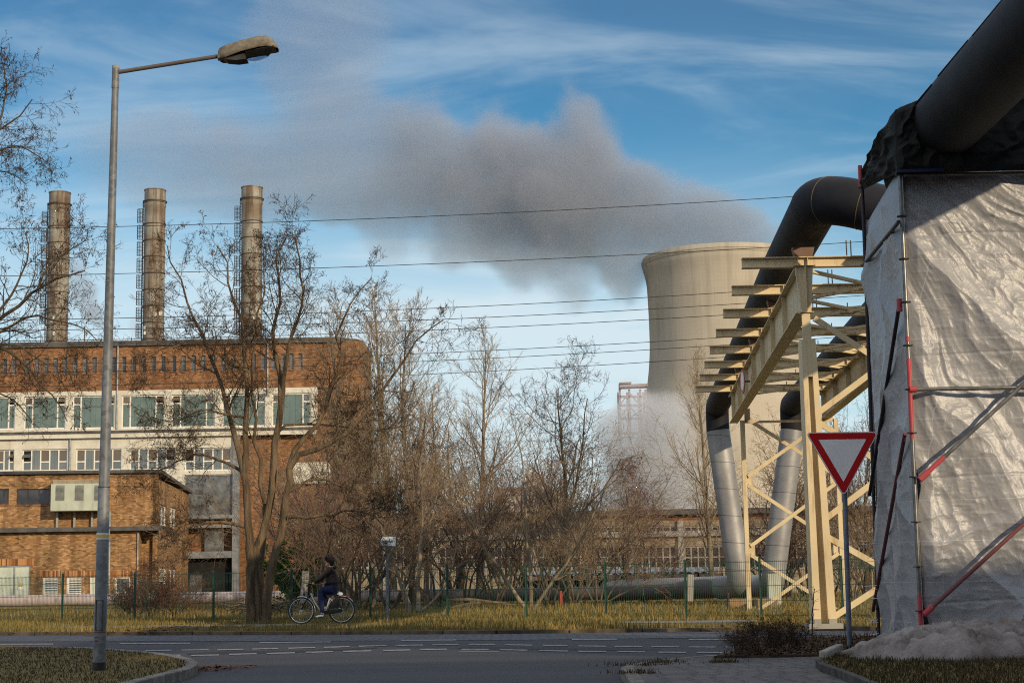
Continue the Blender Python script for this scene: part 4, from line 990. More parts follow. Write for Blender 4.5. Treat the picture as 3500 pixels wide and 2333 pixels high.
for s in (0, 1):
    mb = MB(); a = Vector((gx(29.6)+s*gw, 29.95 if s == 0 else 29.6, 0)); b = Vector((gx(51.6)+s*gw, 51.6, 0))
    mb.ibeam(a + Vector((0,0,(gz0+gz1)/2)), b + Vector((0,0,(gz0+gz1)/2)), 0.26, gz1-gz0, 0.022)
    for k in range(8):
        y = Y0 + DY*(k+0.02); 
        if y > 31: 
            for sd in (-1,1): mb.beam((gx(y)+s*gw+sd*0.065, y, gz0+0.025), (gx(y)+s*gw+sd*0.065, y, gz1-0.025), 0.014, 0.115, (1,0,0))
    mb.build('girder', M['cream_steel'], br)
mb = MB()   # plan bracing under the deck
for k in range(NB-1):
    y = Y0+DY*k; y2 = y+DY; zc = ZB-0.26
    mb.beam((gx(y)+.14, y, zc), (gx(y2)+gw-.14, y2, zc), 0.07, 0.06); mb.beam((gx(y)+gw-.14, y, zc-.062), (gx(y2)+.14, y2, zc-.062), 0.07, 0.06)
    mb.box(gx(y+DY/2)+gw/2-.16, gx(y+DY/2)+gw/2+.16, y+DY/2-.16, y+DY/2+.16, zc-.11, zc-.095)
mb.build('deck_bracing', M['cream_steel'], br)
for k in range(NB):
    y = Y0+DY*k; xs = gx(y)+gw*0.5
    for dx in (-0.55, -0.47, 0.2, 0.75):
        mb = MB(); mb.tube([(xs+dx, y, ZB+0.001), (xs+dx, y, ZB+(0.30 if dx < -0.4 else 0.10))], 0.012, 5); mb.build('stud', M['dark_metal'], br)
# near columns
zc = lambda yy: 1.05 + (1966-yy)/190.0
for s in (0, 1):
    bx = P(2816,2170,30).x + s*gw*1.0; tx_ = gx(30)+s*gw
    def cxx(z): return tx_ + (bx-tx_)*(1-(z-0.1)/(gz1-0.1))*1.0
    def sect(name, z0, z1, w0, w1):
        for part, (f0, f1, y0, y1) in (('flange', (-0.5,-0.17,-0.20,0.20)), ('web', (-0.168,0.14,-0.06,0.06)), ('flange', (0.142,0.5,-0.20,0.20))):
            mb = MB(); c0, c1 = cxx(z0), cxx(z1)
            vs = [(c0+f0*w0,30+y0,z0),(c0+f1*w0,30+y0,z0),(c0+f1*w0,30+y1,z0),(c0+f0*w0,30+y1,z0),(c1+f0*w1,30+y0,z1),(c1+f1*w1,30+y0,z1),(c1+f1*w1,30+y1,z1),(c1+f0*w1,30+y1,z1)]
            mb.add(vs, [(0,3,2,1),(4,5,6,7),(0,1,5,4),(1,2,6,5),(2,3,7,6),(3,0,4,7)]); mb.build(part, M['cream_steel'], colm)
    mb = MB(); mb.box(bx-.30, bx+.30, 29.72, 30.28, 0.13, 0.22); mb.box(bx-.2,bx-.08,29.74,29.8,0.22,0.30); mb.box(bx+.06,bx+.2,29.74,29.8,0.22,0.30)
    colm = mb.build('column', M['conc'], br)
    sect('c', 0.225, 5.28, 0.40, 0.25)
    mb = MB(); c0 = cxx(5.0); c1 = cxx(gz0)
    mb.beam((cxx(4.6)-.02, 29.83, 4.6), (cxx(gz0)-.02, 29.83, gz0-.004), 0.15, 0.05, (0,1,0)); mb.build('splice_plate', M['cream_steel'], colm)
    mb = MB(); c0 = cxx(gz0); c1 = cxx(gz1)
    mb.add([(c0-.085,29.82,gz0),(c0+.085,29.82,gz0),(c0+.085,29.92,gz0),(c0-.085,29.92,gz0),(c1-.16,29.82,gz1-.004),(c1+.16,29.82,gz1-.004),(c1+.16,29.92,gz1-.004),(c1-.16,29.92,gz1-.004)], [(0,3,2,1),(4,5,6,7),(0,1,5,4),(1,2,6,5),(2,3,7,6),(3,0,4,7)])
    mb.beam(((c0+c1)/2, 29.78, gz0), ((c0+c1)/2, 29.78, gz1-.01), 0.02, 0.075, (0,1,0)); mb.box(c1-.2,c1+.2,29.76,29.96,gz1-.002,gz1+.004); mb.box(c0-.12,c0+.12,29.76,29.94,gz0-.016,gz0-.002)
    mb.build('bracket_head', M['cream_steel'], colm)
xl = cxx(3)-gw; 
for (a, b) in ((5.69,3.98),(3.77,2.06),(1.74,0.30)):
    bx0 = P(2816,2170,30).x; L = lambda z: bx0 + (gx(30)-bx0)*(z/gz1) + 0.16
    for p, q, dy in ((a,b,0.0),(b,a,0.07)):
        mb = MB(); mb.beam((L(p), 30.0+dy, p), (L(q)+gw-.32, 30.0+dy, q), 0.06, 0.105, (0,0,1)); mb.build('brace', M['cream_steel'], br)
# far frame
yf = 50.6; zf = lambda yy: 1.05 + (1972-yy)*yf/F
lx = [P(2547,1700,yf).x, P(2868,1700,yf).x]
for i in (0,1):
    mb = MB(); mb.beam((lx[i], yf, 0.05), (lx[i], yf, gz0-.01), 0.13, 0.13); lg = mb.build('leg', M['cream_steel'], br)
    for yy in (1648, 1882, 1425):
        mb = MB(); sg = 1 if i == 0 else -1; mb.box(min(lx[i]+sg*.068, lx[i]+sg*.24), max(lx[i]+sg*.068, lx[i]+sg*.24), yf-.01, yf+.01, zf(yy)-.22, zf(yy)+.22); mb.build('gusset', M['cream_steel'], lg)
for (ya, yb) in ((1432,1632),(1662,1868),(1897,2095)):
    for i in (0,1):
        mb = MB(); mb.beam((lx[i]+(.1 if i==0 else -.1), yf-.02-0.06*i, zf(ya)), (lx[1-i]-(.1 if i==0 else -.1), yf-.02-0.06*i, zf(yb)), 0.045, 0.105); mb.build('brace', M['cream_steel'], br)
mb = MB(); mb.beam((lx[0]+.1, yf, gz0-.06), (lx[1]-.1, yf, gz0-.06), 0.08, 0.07); mb.build('tie', M['cream_steel'], br)
mb = MB()
for i in (0,1): mb.box(gx(yf)+i*gw-.2, gx(yf)+i*gw+.2, yf-.2, yf+.2, gz0-.03, gz0-.002)
# round height sign hanging on the left girder
M['sign_white'] = mat_noise('sign_white', (0.72,0.72,0.71), (0.80,0.80,0.79), 4, rough=0.35)
M['sign_red'] = mat_noise('sign_red', (0.42,0.008,0.010), (0.48,0.010,0.012), 4, rough=0.35)
M['sign_black'] = mat_noise('sign_black', (0.01,0.01,0.01), (0.02,0.02,0.02), 4, rough=0.5)
ys = 43.2; rs = thing('height_limit_sign', (gx(ys)-0.2, ys, 6.05), 'round red rimmed sign on the side of the bridge girder, seen nearly edge on', 'road sign')
nrm = Vector((-1, -0.03, 0)).normalized(); tv = Vector((nrm.y, -nrm.x, 0)); c0 = Vector((gx(ys)-0.26, ys, 6.1))
def disc(r, d0, d1, name, mat, r0=0.0):
    mb = MB(); n = 40; pts = []
    for d in (d0, d1):
        for k in range(n): a = 2*math.pi*k/n; pts.append(c0 + nrm*d + tv*math.cos(a)*r + Vector((0,0,math.sin(a)*r)))
    mb.add(pts, [tuple(reversed(range(n))), tuple(range(n,2*n))] + [(k,(k+1)%n,n+(k+1)%n,n+k) for k in range(n)]); return mb.build(name, mat, rs)
disc(0.33, -.012, 0, 'plate', M['galv']); disc(0.325, 0.0005, .004, 'rim', M['sign_red']); disc(0.235, .0045, .008, 'face', M['sign_white'])
mb = MB(); mb.beam(c0 - nrm*.012, c0 + Vector((0.2,0.05,0)), .04, .04); mb.build('bracket', M['galv'], rs)

# ------------------------------------------------------------------ heat pipes
def smooth_path(pts, n=8):
    pts = [Vector(p) for p in pts]; out = []
    P_ = [pts[0]*2-pts[1]] + pts + [pts[-1]*2-pts[-2]]
    for i in range(1, len(P_)-2):
        a, b, c, d = P_[i-1:i+3]
        for k in range(n):
            t_ = k/n; out.append(0.5*((2*b) + (c-a)*t_ + (2*a-5*b+4*c-d)*t_*t_ + (3*b-a-3*c+d)*t_**3))
    out.append(pts[-1]); return out
def elbow_path(pts, rad, n=8):
    """polyline with rounded corners"""
    pts = [Vector(p) for p in pts]; out = [pts[0]]
    for i in range(1, len(pts)-1):
        a, b, c = pts[i-1], pts[i], pts[i+1]; u = (a-b).normalized(); v = (c-b).normalized(); r = min(rad, (a-b).length*.45, (c-b).length*.45)
        p, q = b+u*r, b+v*r
        for k in range(n+1): t_ = k/n; out.append(p*(1-t_)**2 + b*2*t_*(1-t_) + q*t_**2)
    out.append(pts[-1]); return out
RP = 0.425; zp = ZB + 0.12 + RP; DV = 62.0
def px_at(y): return gx(y) + 0.02
ta = P(2452,1425,DV); ba = P(2530,2004,DV); tb = P(2706,1425,DV); bb = P(2641,2004,DV)
pa_n = (P(2757,780,30).x, 27.7, zp)
pipeA = thing('heat_pipe', (pa_n[0], 27.7, zp-RP), 'black wrapped heat pipe over the left girder, bending into the scaffold, with a silver riser', 'pipe')
black = elbow_path([(ta.x-0.0, DV, ta.z-0.55), (ta.x, DV, zp), (px_at(34), 34.0, zp), (P(2805,668,28.3).x, 28.3, P(2805,668,28.3).z), (6.95, 27.75, 7.02), (6.8, 25.2, 6.8), (5.6, 22.6, 6.45), (5.27, 20.8, 6.4), (5.25, 19.0, 6.4), (5.20, 5.0, 6.4), (5.16, -8.0, 6.4)], 0.75, 10)
MB().tube(black, RP, 40).build('wrapped_run', M['pipe_black'], pipeA, 'auto')
sil = elbow_path([(ta.x, DV, ta.z-0.5), (ba.x, DV, 0.80), (ba.x-0.25, DV+1.2, 0.70), (ba.x-0.5, DV+1.8, 0.68)], 0.6, 8)
MB().tube(sil, [RP*1.02]*len(sil), 40).build('riser', M['pipe_silver'], pipeA, 'auto')
gp_ = smooth_path([(-60,82,.54),(P(700,2048,80).x,80,.54),(P(1300,2040,77).x,77,.50),(P(1900,2020,71).x,71,.50),(P(2250,2015,68).x,68,.56),(ba.x-1.6,DV+2.6,.68),(ba.x-.45,DV+1.7,.68)], 8)
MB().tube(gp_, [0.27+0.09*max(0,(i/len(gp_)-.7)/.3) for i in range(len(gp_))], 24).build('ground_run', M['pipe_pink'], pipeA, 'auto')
mb = MB()
for i, xx in enumerate((-22,-17.3,-12,-6)): mb.box(xx-.25, xx+.25, 79.6, 80.4, 0.05, 0.30)
for pt in black[14:16]: pass
for k, (pp, ax) in enumerate((((5.36, 27.5, zp), (1,0,0)), ((5.78, 27.45, zp-.12), (1,0,0)), ((px_at(28.4), 28.45, zp), (0,1,0)))): pass
def ring(c, axis, r, w=0.02, name='seam', mat=None, par=None):
    ax = Vector(axis).normalized(); a_ = Vector(c)-ax*w/2; b_ = Vector(c)+ax*w/2; return MB().tube([a_, b_], r, 40).build(name, mat or M['galv_rust'], par, 'auto')
seamm = mat_noise('ochre_seam', (0.12,0.09,0.04), (0.18,0.13,0.06), 5)
def ring_at(path, pt, w, mat):
    i = min(range(1, len(path)-1), key=lambda k: (Vector(path[k])-pt).length); ax = (Vector(path[i+1])-Vector(path[i-1])).normalized(); ring(path[i], ax, RP+.006, w, mat=mat, par=pipeA)
bp = []
for a_, b_ in zip(black[:-1], black[1:]):
    n_ = max(1, int((Vector(b_)-Vector(a_)).length/0.12)); bp += [Vector(a_).lerp(Vector(b_), k/n_) for k in range(n_)]
cC = Vector(P(2805,668,28.3))
ring_at(bp, cC + Vector((-.02,.75,-.02)), 0.02, M['dark_metal']); ring_at(bp, cC + Vector((.12,.05,0)), 0.012, seamm); ring_at(bp, cC + Vector((.72,-.2,-.18)), 0.012, seamm)
# lap joints on the near run
for k in range(7):
    y = 18.6-1.5*k; a = math.radians(152 - (k%2)*4); c = Vector((5.25, y, 6.4)); q = c + Vector((math.cos(a)*RP*1.0, 0, math.sin(a)*RP)); 
    mb = MB(); nn_ = Vector((math.cos(a),0,math.sin(a))); mb.beam(q + Vector((0,-.05,0)), q + Vector((0,1.2,0)), 0.02, 0.03, nn_); mb.build('lap_joint', M['black'], pipeA)
pipeB = thing('heat_pipe', (tb.x, DV, 0.3), 'black wrapped heat pipe over the right girder with a silver riser leaning inwards', 'pipe')
black = elbow_path([(tb.x, DV, tb.z-0.55), (tb.x, DV, zp), (px_at(30)+gw, 27.5, zp), (9.7, 27.3, zp-.05), (9.7, 22.0, 7.2), (8.05, 20.4, 7.2), (8.05, -8.0, 7.2)], 0.75, 10)  # near run past the bridge is unseen, added to shade the front sheeting
MB().tube(black, RP, 40).build('wrapped_run', M['pipe_black'], pipeB, 'auto')
sil = elbow_path([(tb.x, DV, tb.z-0.5), (bb.x, DV, 0.80), (bb.x+0.4, DV+3.2, 0.72), (4.0, DV+9, 0.6)], 0.6, 8)
MB().tube(sil, RP*1.02, 40).build('riser', M['pipe_silver'], pipeB, 'auto')
for (pp, nm) in ((pipeA, 0), (pipeB, gw)):
    for k in range(0, NB, 2):
        y = Y0+DY*k; xx = px_at(y)+nm; mb = MB(); 
        mb.add([(xx-.16,y-.09,ZB+.002),(xx+.16,y-.09,ZB+.002),(xx+.16,y+.09,ZB+.002),(xx-.16,y+.09,ZB+.002),(xx-.2,y-.09,ZB+.17),(xx+.2,y-.09,ZB+.17),(xx+.2,y+.09,ZB+.17),(xx-.2,y+.09,ZB+.17)], [(0,3,2,1),(4,5,6,7),(0,1,5,4),(1,2,6,5),(2,3,7,6),(3,0,4,7)]); mb.build('saddle', M['galv_rust'], pp)
# support blocks at the feet
bl = mat_streak('ochre_block', (0.30,0.19,0.10), (0.22,0.14,0.07), (0.08,0.05,0.03), 0.5, rough=0.9)
for (a, b, D, lb) in (((2492,2048),(2580,2110),57.0,'left ochre concrete foundation block under the silver pipe riser'), ((2588,2046),(2660,2108),56.2,'right ochre concrete foundation block under the silver pipe riser')):
    p = P(a[0],a[1],D); q = P(b[0],b[1],D); mb = MB(); mb.box(p.x, q.x, D, D+1.2, 0.0, p.z); o = mb.build('foundation_block', bl, bevel=0.03); tag(o, lb, 'concrete block', 'foundation blocks under the pipes')
p = P(2625,1960,61); mb = MB(); mb.box(p.x, p.x+.45, 61, 61.4, 0.04, 1.15); tag(mb.build('cabinet', M['pale_panel'], bevel=0.02), 'small pale metal cabinet right of the inner silver pipe riser', 'cabinet')

# ------------------------------------------------------------------ numpy noise for cloth
def vnoise(x, y, seed=0):
    r = np.random.default_rng(seed).random((256, 256)); xi = np.floor(x).astype(int); yi = np.floor(y).astype(int); fx = x-xi; fy = y-yi
    fx = fx*fx*(3-2*fx); fy = fy*fy*(3-2*fy); g = lambda a, b: r[a % 256, b % 256]
    return (g(xi,yi)*(1-fx)+g(xi+1,yi)*fx)*(1-fy) + (g(xi,yi+1)*(1-fx)+g(xi+1,yi+1)*fx)*fy
def fbm(x, y, o=4, seed=0, ridge=False):
    s = 0; a = 1; tot = 0
    for k in range(o):
        n = vnoise(x*2**k + 17*k, y*2**k + 31*k, seed+k)
        if ridge: n = 1-np.abs(2*n-1)
        s = s + a*n; tot += a; a *= 0.5
    return s/tot
def grid_faces(nu, nv):
    i, j = np.meshgrid(np.arange(nu-1), np.arange(nv-1), indexing='ij'); a = (i*nv+j).ravel()
    return np.stack([a, a+nv, a+nv+1, a+1], 1)
t = NT('white_sheeting', 0.41, 0.5)
x, y, z = t.xyz()
wv_ = t.noise(1.0, 3, scl=(1,1,1))
dirt = t.ramp(t.noise(1.3, 6, rough=0.65), [(0.35, 0.0), (0.7, 1.0)])
c = t.mix(t.math('MULTIPLY', dirt, 0.5), (0.29,0.29,0.295), (0.19,0.19,0.195))
weave = t.math('ADD', t.math('LESS_THAN', t.math('FRACT', t.math('MULTIPLY', z, 2.1)), 0.012), t.math('LESS_THAN', t.math('FRACT', t.math('MULTIPLY', t.math('ADD', x, y), 1.1)), 0.008))
c = t.mix(t.math('MULTIPLY', weave, 0.35), c, (0.6,0.6,0.6)); t.col(c)
h = t.noise(9, 3, dist=2.5, rough=0.5); t.bump(h, 0.22, 0.02)
t.b.inputs['Roughness'].default_value = 0.41; M['sheet'] = t.m
t = NT('soiled_sheeting', 0.6, 0.3)
c = t.ramp(t.noise(2.2, 6, rough=0.65), [(0.3, (0.08,0.062,0.052)), (0.5, (0.20,0.17,0.15)), (0.7, (0.28,0.26,0.245))]); t.col(c); t.bump(t.noise(9, 4, dist=1.5), 0.6, 0.03); M['soiled'] = t.m
t = NT('black_tarpaulin', 0.75, 0.12)
t.col(t.ramp(t.noise(2, 4), [(0.3, (0.008,0.009,0.009)), (0.7, (0.022,0.022,0.020))])); t.bump(t.noise(4, 3, dist=1.5), 0.35, 0.04); M['blacktarp'] = t.m

# ------------------------------------------------------------------ scaffold tower wrapped in sheeting
YF, YR = 19.5, 23.0
cb = P(3152,2230,YF); ctp = P(3074,560,YF); rb_ = P(3006,2200,YR); rt_ = P(2946,575,YR)
def cornx(z): return cb.x + (ctp.x-cb.x)*(z-cb.z)/(ctp.z-cb.z)
def rearx(z): return rb_.x + (rt_.x-rb_.x)*(z-rb_.z)/(rt_.z-rb_.z)
sc = thing('scaffold', (cb.x, YF, 0.1), 'tube scaffold with grey poles and red end pieces around the white sheeted tower', 'scaffold')
M['scaf'] = mat_noise('scaffold_tube', (0.10,0.10,0.095), (0.20,0.195,0.18), 6, rough=0.4, metal=0.6)
M['scaf_red'] = mat_noise('scaffold_red', (0.42,0.045,0.06), (0.32,0.06,0.06), 6, rough=0.5)
M['scaf_rust'] = mat_noise('scaffold_rusty_red', (0.10,0.045,0.04), (0.17,0.05,0.05), 3, rough=0.5)
M['scaf_dark'] = mat_noise('scaffold_dark_tube', (0.02,0.015,0.02), (0.045,0.03,0.035), 5, rough=0.5)
rT = 0.0245
zt_ = ctp.z+0.02
post = MB().tube([(cornx(0.14), YF, 0.14), (cornx(zt_), YF, zt_)], rT, 14).build('upright', M['scaf'], sc)
for za, zb2 in ((P(3110,1168,YF).z, P(3110,1150,YF).z), (P(3110,1500,YF).z, P(3110,1225,YF).z), (0.2, P(3140,2030,YF).z)):
    MB().tube([(cornx(za), YF, za), (cornx(zb2), YF, zb2)], rT+0.0015, 14, cap=False).build('red_band', M['scaf_red'], post)
for yy in (597,739,885,1032,1180,1330,1479,1629,1783,1936,2087):
    z = P(3100,yy,YF).z; MB().tube([(cornx(z), YF, z-.006), (cornx(z), YF, z+.006)], 0.060, 16).build('rosette', M['scaf_dark'], post)
MB().tube([(rearx(0.14), YR+.02, 0.14), (rearx(rt_.z), YR+.02, rt_.z)], rT, 12).build('upright', M['scaf_dark'], sc)
a = P(2939,566,YR+.03); b = P(2942,640,YR+.03); MB().tube([a, b], 0.03, 12).build('red_spigot', M['scaf_red'], sc)
for yy in (640, 905):
    p = P(2945,yy,YR); MB().tube([(rearx(p.z), YR+.02, p.z-.006), (rearx(p.z), YR+.02, p.z+.006)], 0.065, 16).build('rosette', M['scaf_dark'], sc)
def bar(a, b, mat, r=rT, name='rail', par=None): return MB().tube([a, b], r, 12).build(name, mat, par or sc)
XE = 9.3
def frontP(px, py, Y=YF-.03): return P(px, py, Y)
r1 = frontP(3090,597); r2 = frontP(3500,590); bar(r1, r1+(r2-r1)*3.0, M['scaf'])
r1 = frontP(3120,1330); r2 = frontP(3500,1324); q = bar(r1, r1+(r2-r1)*3.0, M['scaf']); bar(r1-(r2-r1)*.03, r1+(r2-r1)*.03, M['scaf_red'], rT+.012, 'coupler', q)
r1 = frontP(3150,1632,YF-.07); r2 = frontP(3500,1310,YF-.07); d = r2-r1; q = bar(r1, r1+d*2.2, M['scaf'], name='diagonal_brace'); bar(r1, r1+d*.22, M['scaf_red'], rT+.003, 'red_end', q); bar(r1-d*.02, r1+d*.06, M['scaf_red'], rT+.016, 'coupler', q)
r1 = frontP(3165,2093,YF-.07); r2 = frontP(3500,1788,YF-.07); d = r2-r1; q = bar(r1, r1+d*2.2, M['scaf_rust'], name='diagonal_brace'); bar(r1-d*.02, r1+d*.07, M['scaf_red'], rT+.010, 'coupler', q)
def sideP(px, py):
    # point on the left face plane between the two uprights
    best = None
    for Y in np.linspace(YF-.3, YR+.8, 120):
        p = P(px, py, Y); xs = cornx(p.z) + (rearx(p.z)-cornx(p.z))*(Y-YF)/(YR-YF); e = abs(p.x-(xs-0.06))
        if best is None or e < best[0]: best = (e, p)
    return best[1]
for a, b, m_ in (((3072,758),(2952,905),'scaf_dark'), ((3074,1040),(2972,1690),'scaf_dark'), ((3093,1482),(2984,2085),'scaf_rust')):
    pa_, pb_ = sideP(*a), sideP(*b); bar(pa_, pb_, M[m_], rT, 'diagonal_brace')
a = sideP(3074,1030); MB().tube([a+Vector((0,0,.03)), a+Vector((0,0,-.12))], .034, 12).build('red_coupler', M['scaf_red'], sc)
bar((XE, YF, .14), (XE, YF, zt_), M['scaf'], name='upright'); bar((XE, YR, .14), (XE, YR, zt_), M['scaf'], name='upright')

def cloth(name, Pf, nu, nv, disp, mat, label, cat, parent=None, thick=0.0):
    u, v = np.meshgrid(np.linspace(0,1,nu), np.linspace(0,1,nv), indexing='ij'); X = Pf(u, v)
    du = np.gradient(X, axis=0); dv = np.gradient(X, axis=1); n = np.cross(du, dv); n /= np.linalg.norm(n, axis=2, keepdims=True)+1e-9
    X = X + n*disp(u, v, X)[..., None]
    o = fast_mesh(name, X.reshape(-1,3), grid_faces(nu, nv), None, mat, parent, True)
    if label: tag(o, label, cat)
    md = o.modifiers.new('thickness', 'SOLIDIFY'); md.thickness = 0.004; return o
# front sheet (normal towards viewer = -Y): u along x, v up
def Pfront(u, v):
    z = 0.30 + v*(5.92-0.30); xl_ = np.interp(z, [0.3, 5.9], [cornx(.3)+.07, cornx(5.9)+.04]); xl_ = xl_ + 0.05*np.exp(-((z-2.1)/.16)**2) + 0.12*np.clip((0.8-z)/0.5,0,1)
    x = xl_ + u*(XE-xl_); zz = z + (1-v)**6*(-0.06 - 0.08*np.sin(x*3.1)); return np.stack([x, np.full_like(x, YF+0.18), zz], -1)
def Dfront(u, v, X):
    x, z = X[...,0], X[...,2]
    w = fbm(x*0.9, z*0.9, 3, 3)*1.1
    ang = np.arctan2(7.6-z, x-3.3); rad = np.hypot(x-3.3, z-7.6)
    def fold(k, seed, p, sw):
        ph = ang*k + w*sw + 0.35*rad + 3*fbm(ang*3+seed, rad*.35, 2, seed); s_ = np.abs((ph/np.pi) % 1.0 - .5)*2
        return (1-s_)**p
    env = np.clip(0.25 + 1.3*fbm(ang*5+4, rad*.5, 2, 9), 0, 1.3); low = np.clip((2.6-z)/1.8, 0, 1)
    d = 0.11*fold(11, 1, 1.3, 1.4)*env*(1-.2*low) + 0.050*fold(21, 2, 1.5, 2.2)*(1.25-env)*(1-.3*low) + 0.015*fold(48, 5, 1.2, 4)
    # loose belly folds low down, hanging in swags
    d += low*(0.10*fbm(x*1.1+9, z*0.8, 2, 21) + 0.05*(1-np.abs(np.sin(x*2.3+z*1.6+w*2)))**2.5 + .05*(1-np.abs(np.sin(x*1.1-z*3.1+w*3)))**3)
    # short creases across the folds, and packing creases on a loose grid
    d += 0.030*fbm(ang*14+w*2, rad*1.1, 3, 31, True)**4 + 0.016*fbm(x*3.2+w*2, z*5.5, 3, 51, True)**4 + 0.010*fbm(ang*40, rad*3.0, 2, 131, True)**3
    d += -0.006*np.exp(-((((z+.02*np.sin(x*3))/1.45) % 1.0 - .5)/.012)**2)
    edge = np.clip(u/0.03, 0, 1); return d*(0.25+0.75*edge)
fs_ = cloth('front_sheeting', Pfront, 460, 620, lambda u,v,X: Dfront(u,v,X), M['sheet'], 'large wrinkled white plastic sheeting on the front of the scaffold, facing the road', 'tarpaulin')
def Pside(u, v):
    z = 0.22 + v*(5.95-0.22); y = YF+0.10 + u*(YR+.02-YF-.1); f = (y-YF)/(YR-YF)
    x = np.interp(z, [0.1,6], [cornx(.1), cornx(6)])*(1-f) + np.interp(z, [0.1,6], [rearx(.1), rearx(6)])*f + 0.05
    return np.stack([x, y, z + 0*y], -1)
SIDE_FLIP = True
def Dside(u, v, X):
    y, z = X[...,1], X[...,2]; w = fbm(y*1.0, z*0.8, 2, 61)
    tri_ = lambda ph: 1-np.abs((ph/np.pi) % 1.0 - .5)*2
    a = 0.10*tri_(y*1.5 + z*0.9 + w*2)**1.7 + 0.05*tri_(y*2.2 - z*1.7 + w*3)**2.2 + 0.025*tri_(z*3.1 + y*1.1 + w*4)**2
    a += 0.010*fbm(y*6, z*6, 3, 81, True)**3
    return (-1 if SIDE_FLIP else 1)*a*np.clip(np.minimum(u, 1-u)/0.12, 0.06, 1)*np.clip((1-v)/.06, 0.02, 1)
cloth('side_sheeting', Pside, 240, 520, Dside, M['sheet'], 'narrow white plastic sheeting on the left flank of the scaffold, behind the yield sign', 'tarpaulin')
for tx0, tx1, ty in ((2936,2984,1850),(2940,2984,1860),(2966,2988,1905),(2958,2988,1919),(2954,2990,2003),(2957,2990,2016),(2962,2992,2047),(2960,2993,2121),(2962,2993,2129),(2974,2996,2168)):
    a = P(tx0,ty,YR-.6); b = P(tx1+8,ty-4,YR-.6); tag(MB().tube([a, b], .0035, 4).build('cable_tie', M['sign_white']), 'one of the thin white cable ties sticking out of the left edge of the sheeting', 'cable tie', 'cable ties along the side sheeting')
mb = MB(); mb.box(XE+.05, XE+.06, YF, YR, .2, 5.9); mb.box(cornx(3)+.3, XE, YR+.02, YR+.03, .2, 6.0); back = mb.build('back_sheeting', M['sheet']); tag(back, 'white plastic sheeting closing the hidden back of the scaffold', 'tarpaulin')
# heap of soiled sheeting at the foot
hx0 = P(2922,2240,18.6).x
def Pheap(u, v):
    x = hx0 + u*(XE+0.4-hx0); y0 = 17.95 + 0.18*np.sin(x*2.2) + 0.5*(fbm(x*2.6, x*0+3, 3, 151)-.5) + 0.55*np.exp(-(x-hx0)/.25); y1 = 19.75
    y = y0 + v*(y1-y0); h = (np.sin(np.pi*np.clip(v,0,1)**.75))**.6*(0.24 + 0.14*fbm(x*1.4, y*1.2, 2, 5)) * (1-np.exp(-(x-hx0)/.35))
    return np.stack([x, y, 0.12 + h], -1)
def Dheap(u, v, X):
    x, y = X[...,0], X[...,1]; w = fbm(x*1.5, y*1.5, 3, 91); rg = lambda a_: (1-np.abs(np.sin(a_)))**3
    rg = lambda a_: (1-np.abs(np.sin(a_)))**4
    cre = -0.09*rg(y*7.2 + 1.3*np.sin(x*1.5) + w*7) - 0.08*rg(x*1.9 - y*4.6 + w*8) - 0.05*rg(x*5.3 + y*3.0 - w*9) + 0.05*np.abs(np.sin(x*7 + w*12 + y*2))*(fbm(x*.9,y,1,8)) + 0.08*fbm(x*2.3, y*3.0, 2, 141)
    return 0.16*(fbm(x*1.4+w, y*2.0, 2, 101)-.5) + cre*np.clip(v*5,0,1)*np.clip((1-v)*5,0,1) + 0.05*fbm(x*5+w*3, y*7, 2, 111, True)**4*np.clip(v*6,0,1)*np.clip((1-v)*6,0,1)
cloth('sheeting_heap', Pheap, 420, 180, Dheap, M['soiled'], 'soiled heap of crumpled sheeting lying on the grass at the scaffold foot', 'tarpaulin')
a = P(2800,2260,21.5)
mb = MB(); p1, p2 = G(2815,2252,.14), G(2870,2232,.14); mb.beam(p1+Vector((0,0,.05)), p2+Vector((0,0,.07)), .10, .09); tag(mb.build('concrete_beam', M['conc'], bevel=0.02), 'pale concrete kerb piece lying left of the yield sign pole', 'concrete beam')
# black hood over the pipe bend
hood = thing('black_tarpaulin', (cornx(5.9), YF, 5.9), 'black crumpled tarpaulin hood where the pipe enters the scaffold top', 'tarpaulin')
def patch(name, A, B, C_, D_, nu, nv, amp, seed, mat=None, sag=0.0):
    """A top-left, B bottom-left, C bottom-right, D top-right"""
    A, B, C_, D_ = [np.array(q) for q in (A, B, C_, D_)]
    def f(u, v): 
        u = u[...,None]; v = v[...,None]; p = (A*(1-u)+D_*u)*v + (B*(1-u)+C_*u)*(1-v); return p
    def dsp(u, v, X):
        w = fbm(u*3, v*3, 3, seed); return amp*(fbm(u*2.2+w*1.5, v*1.8, 3, seed+5, True)-.5)*np.clip(np.minimum(np.minimum(u,1-u),np.minimum(v,1-v))*12,0,1) + amp*.5*(1-np.abs(np.sin(u*7-v*5+w*6)))*np.clip(np.minimum(u,1-u)*12,0,1)*np.clip(np.minimum(v,1-v)*12,0,1) + sag*np.sin(np.pi*u)*np.sin(np.pi*v)
    return cloth(name, f, nu, nv, dsp, mat or M['blacktarp'], None, None, hood)
hA = P(3060,375,19.35); hB = P(3066,592,19.35); hC = P(2946,650,23.1); hD = P(2950,568,23.3); hM = P(3032,462,20.6)
hT = P(3235,300,19.25); hR = P(3700,330,19.4); hRB = P(3700,575,19.3); hE = P(3300,585,19.35)
patch('left_flap', hD, hC, hB, hA, 120, 90, 0.14, 201, sag=-0.05)
patch('front_flap', hA, hB, hE, hT, 160, 110, 0.12, 231)
patch('right_flap', hT, hE, hRB, hR, 120, 90, 0.10, 261)
patch('top_flap', P(3100,500,24.3), hA, hT, P(3300,480,24.3), 100, 100, 0.08, 281)
patch('top_flap', hD, hA, hA, P(3100,500,24.3), 40, 40, 0.04, 291)
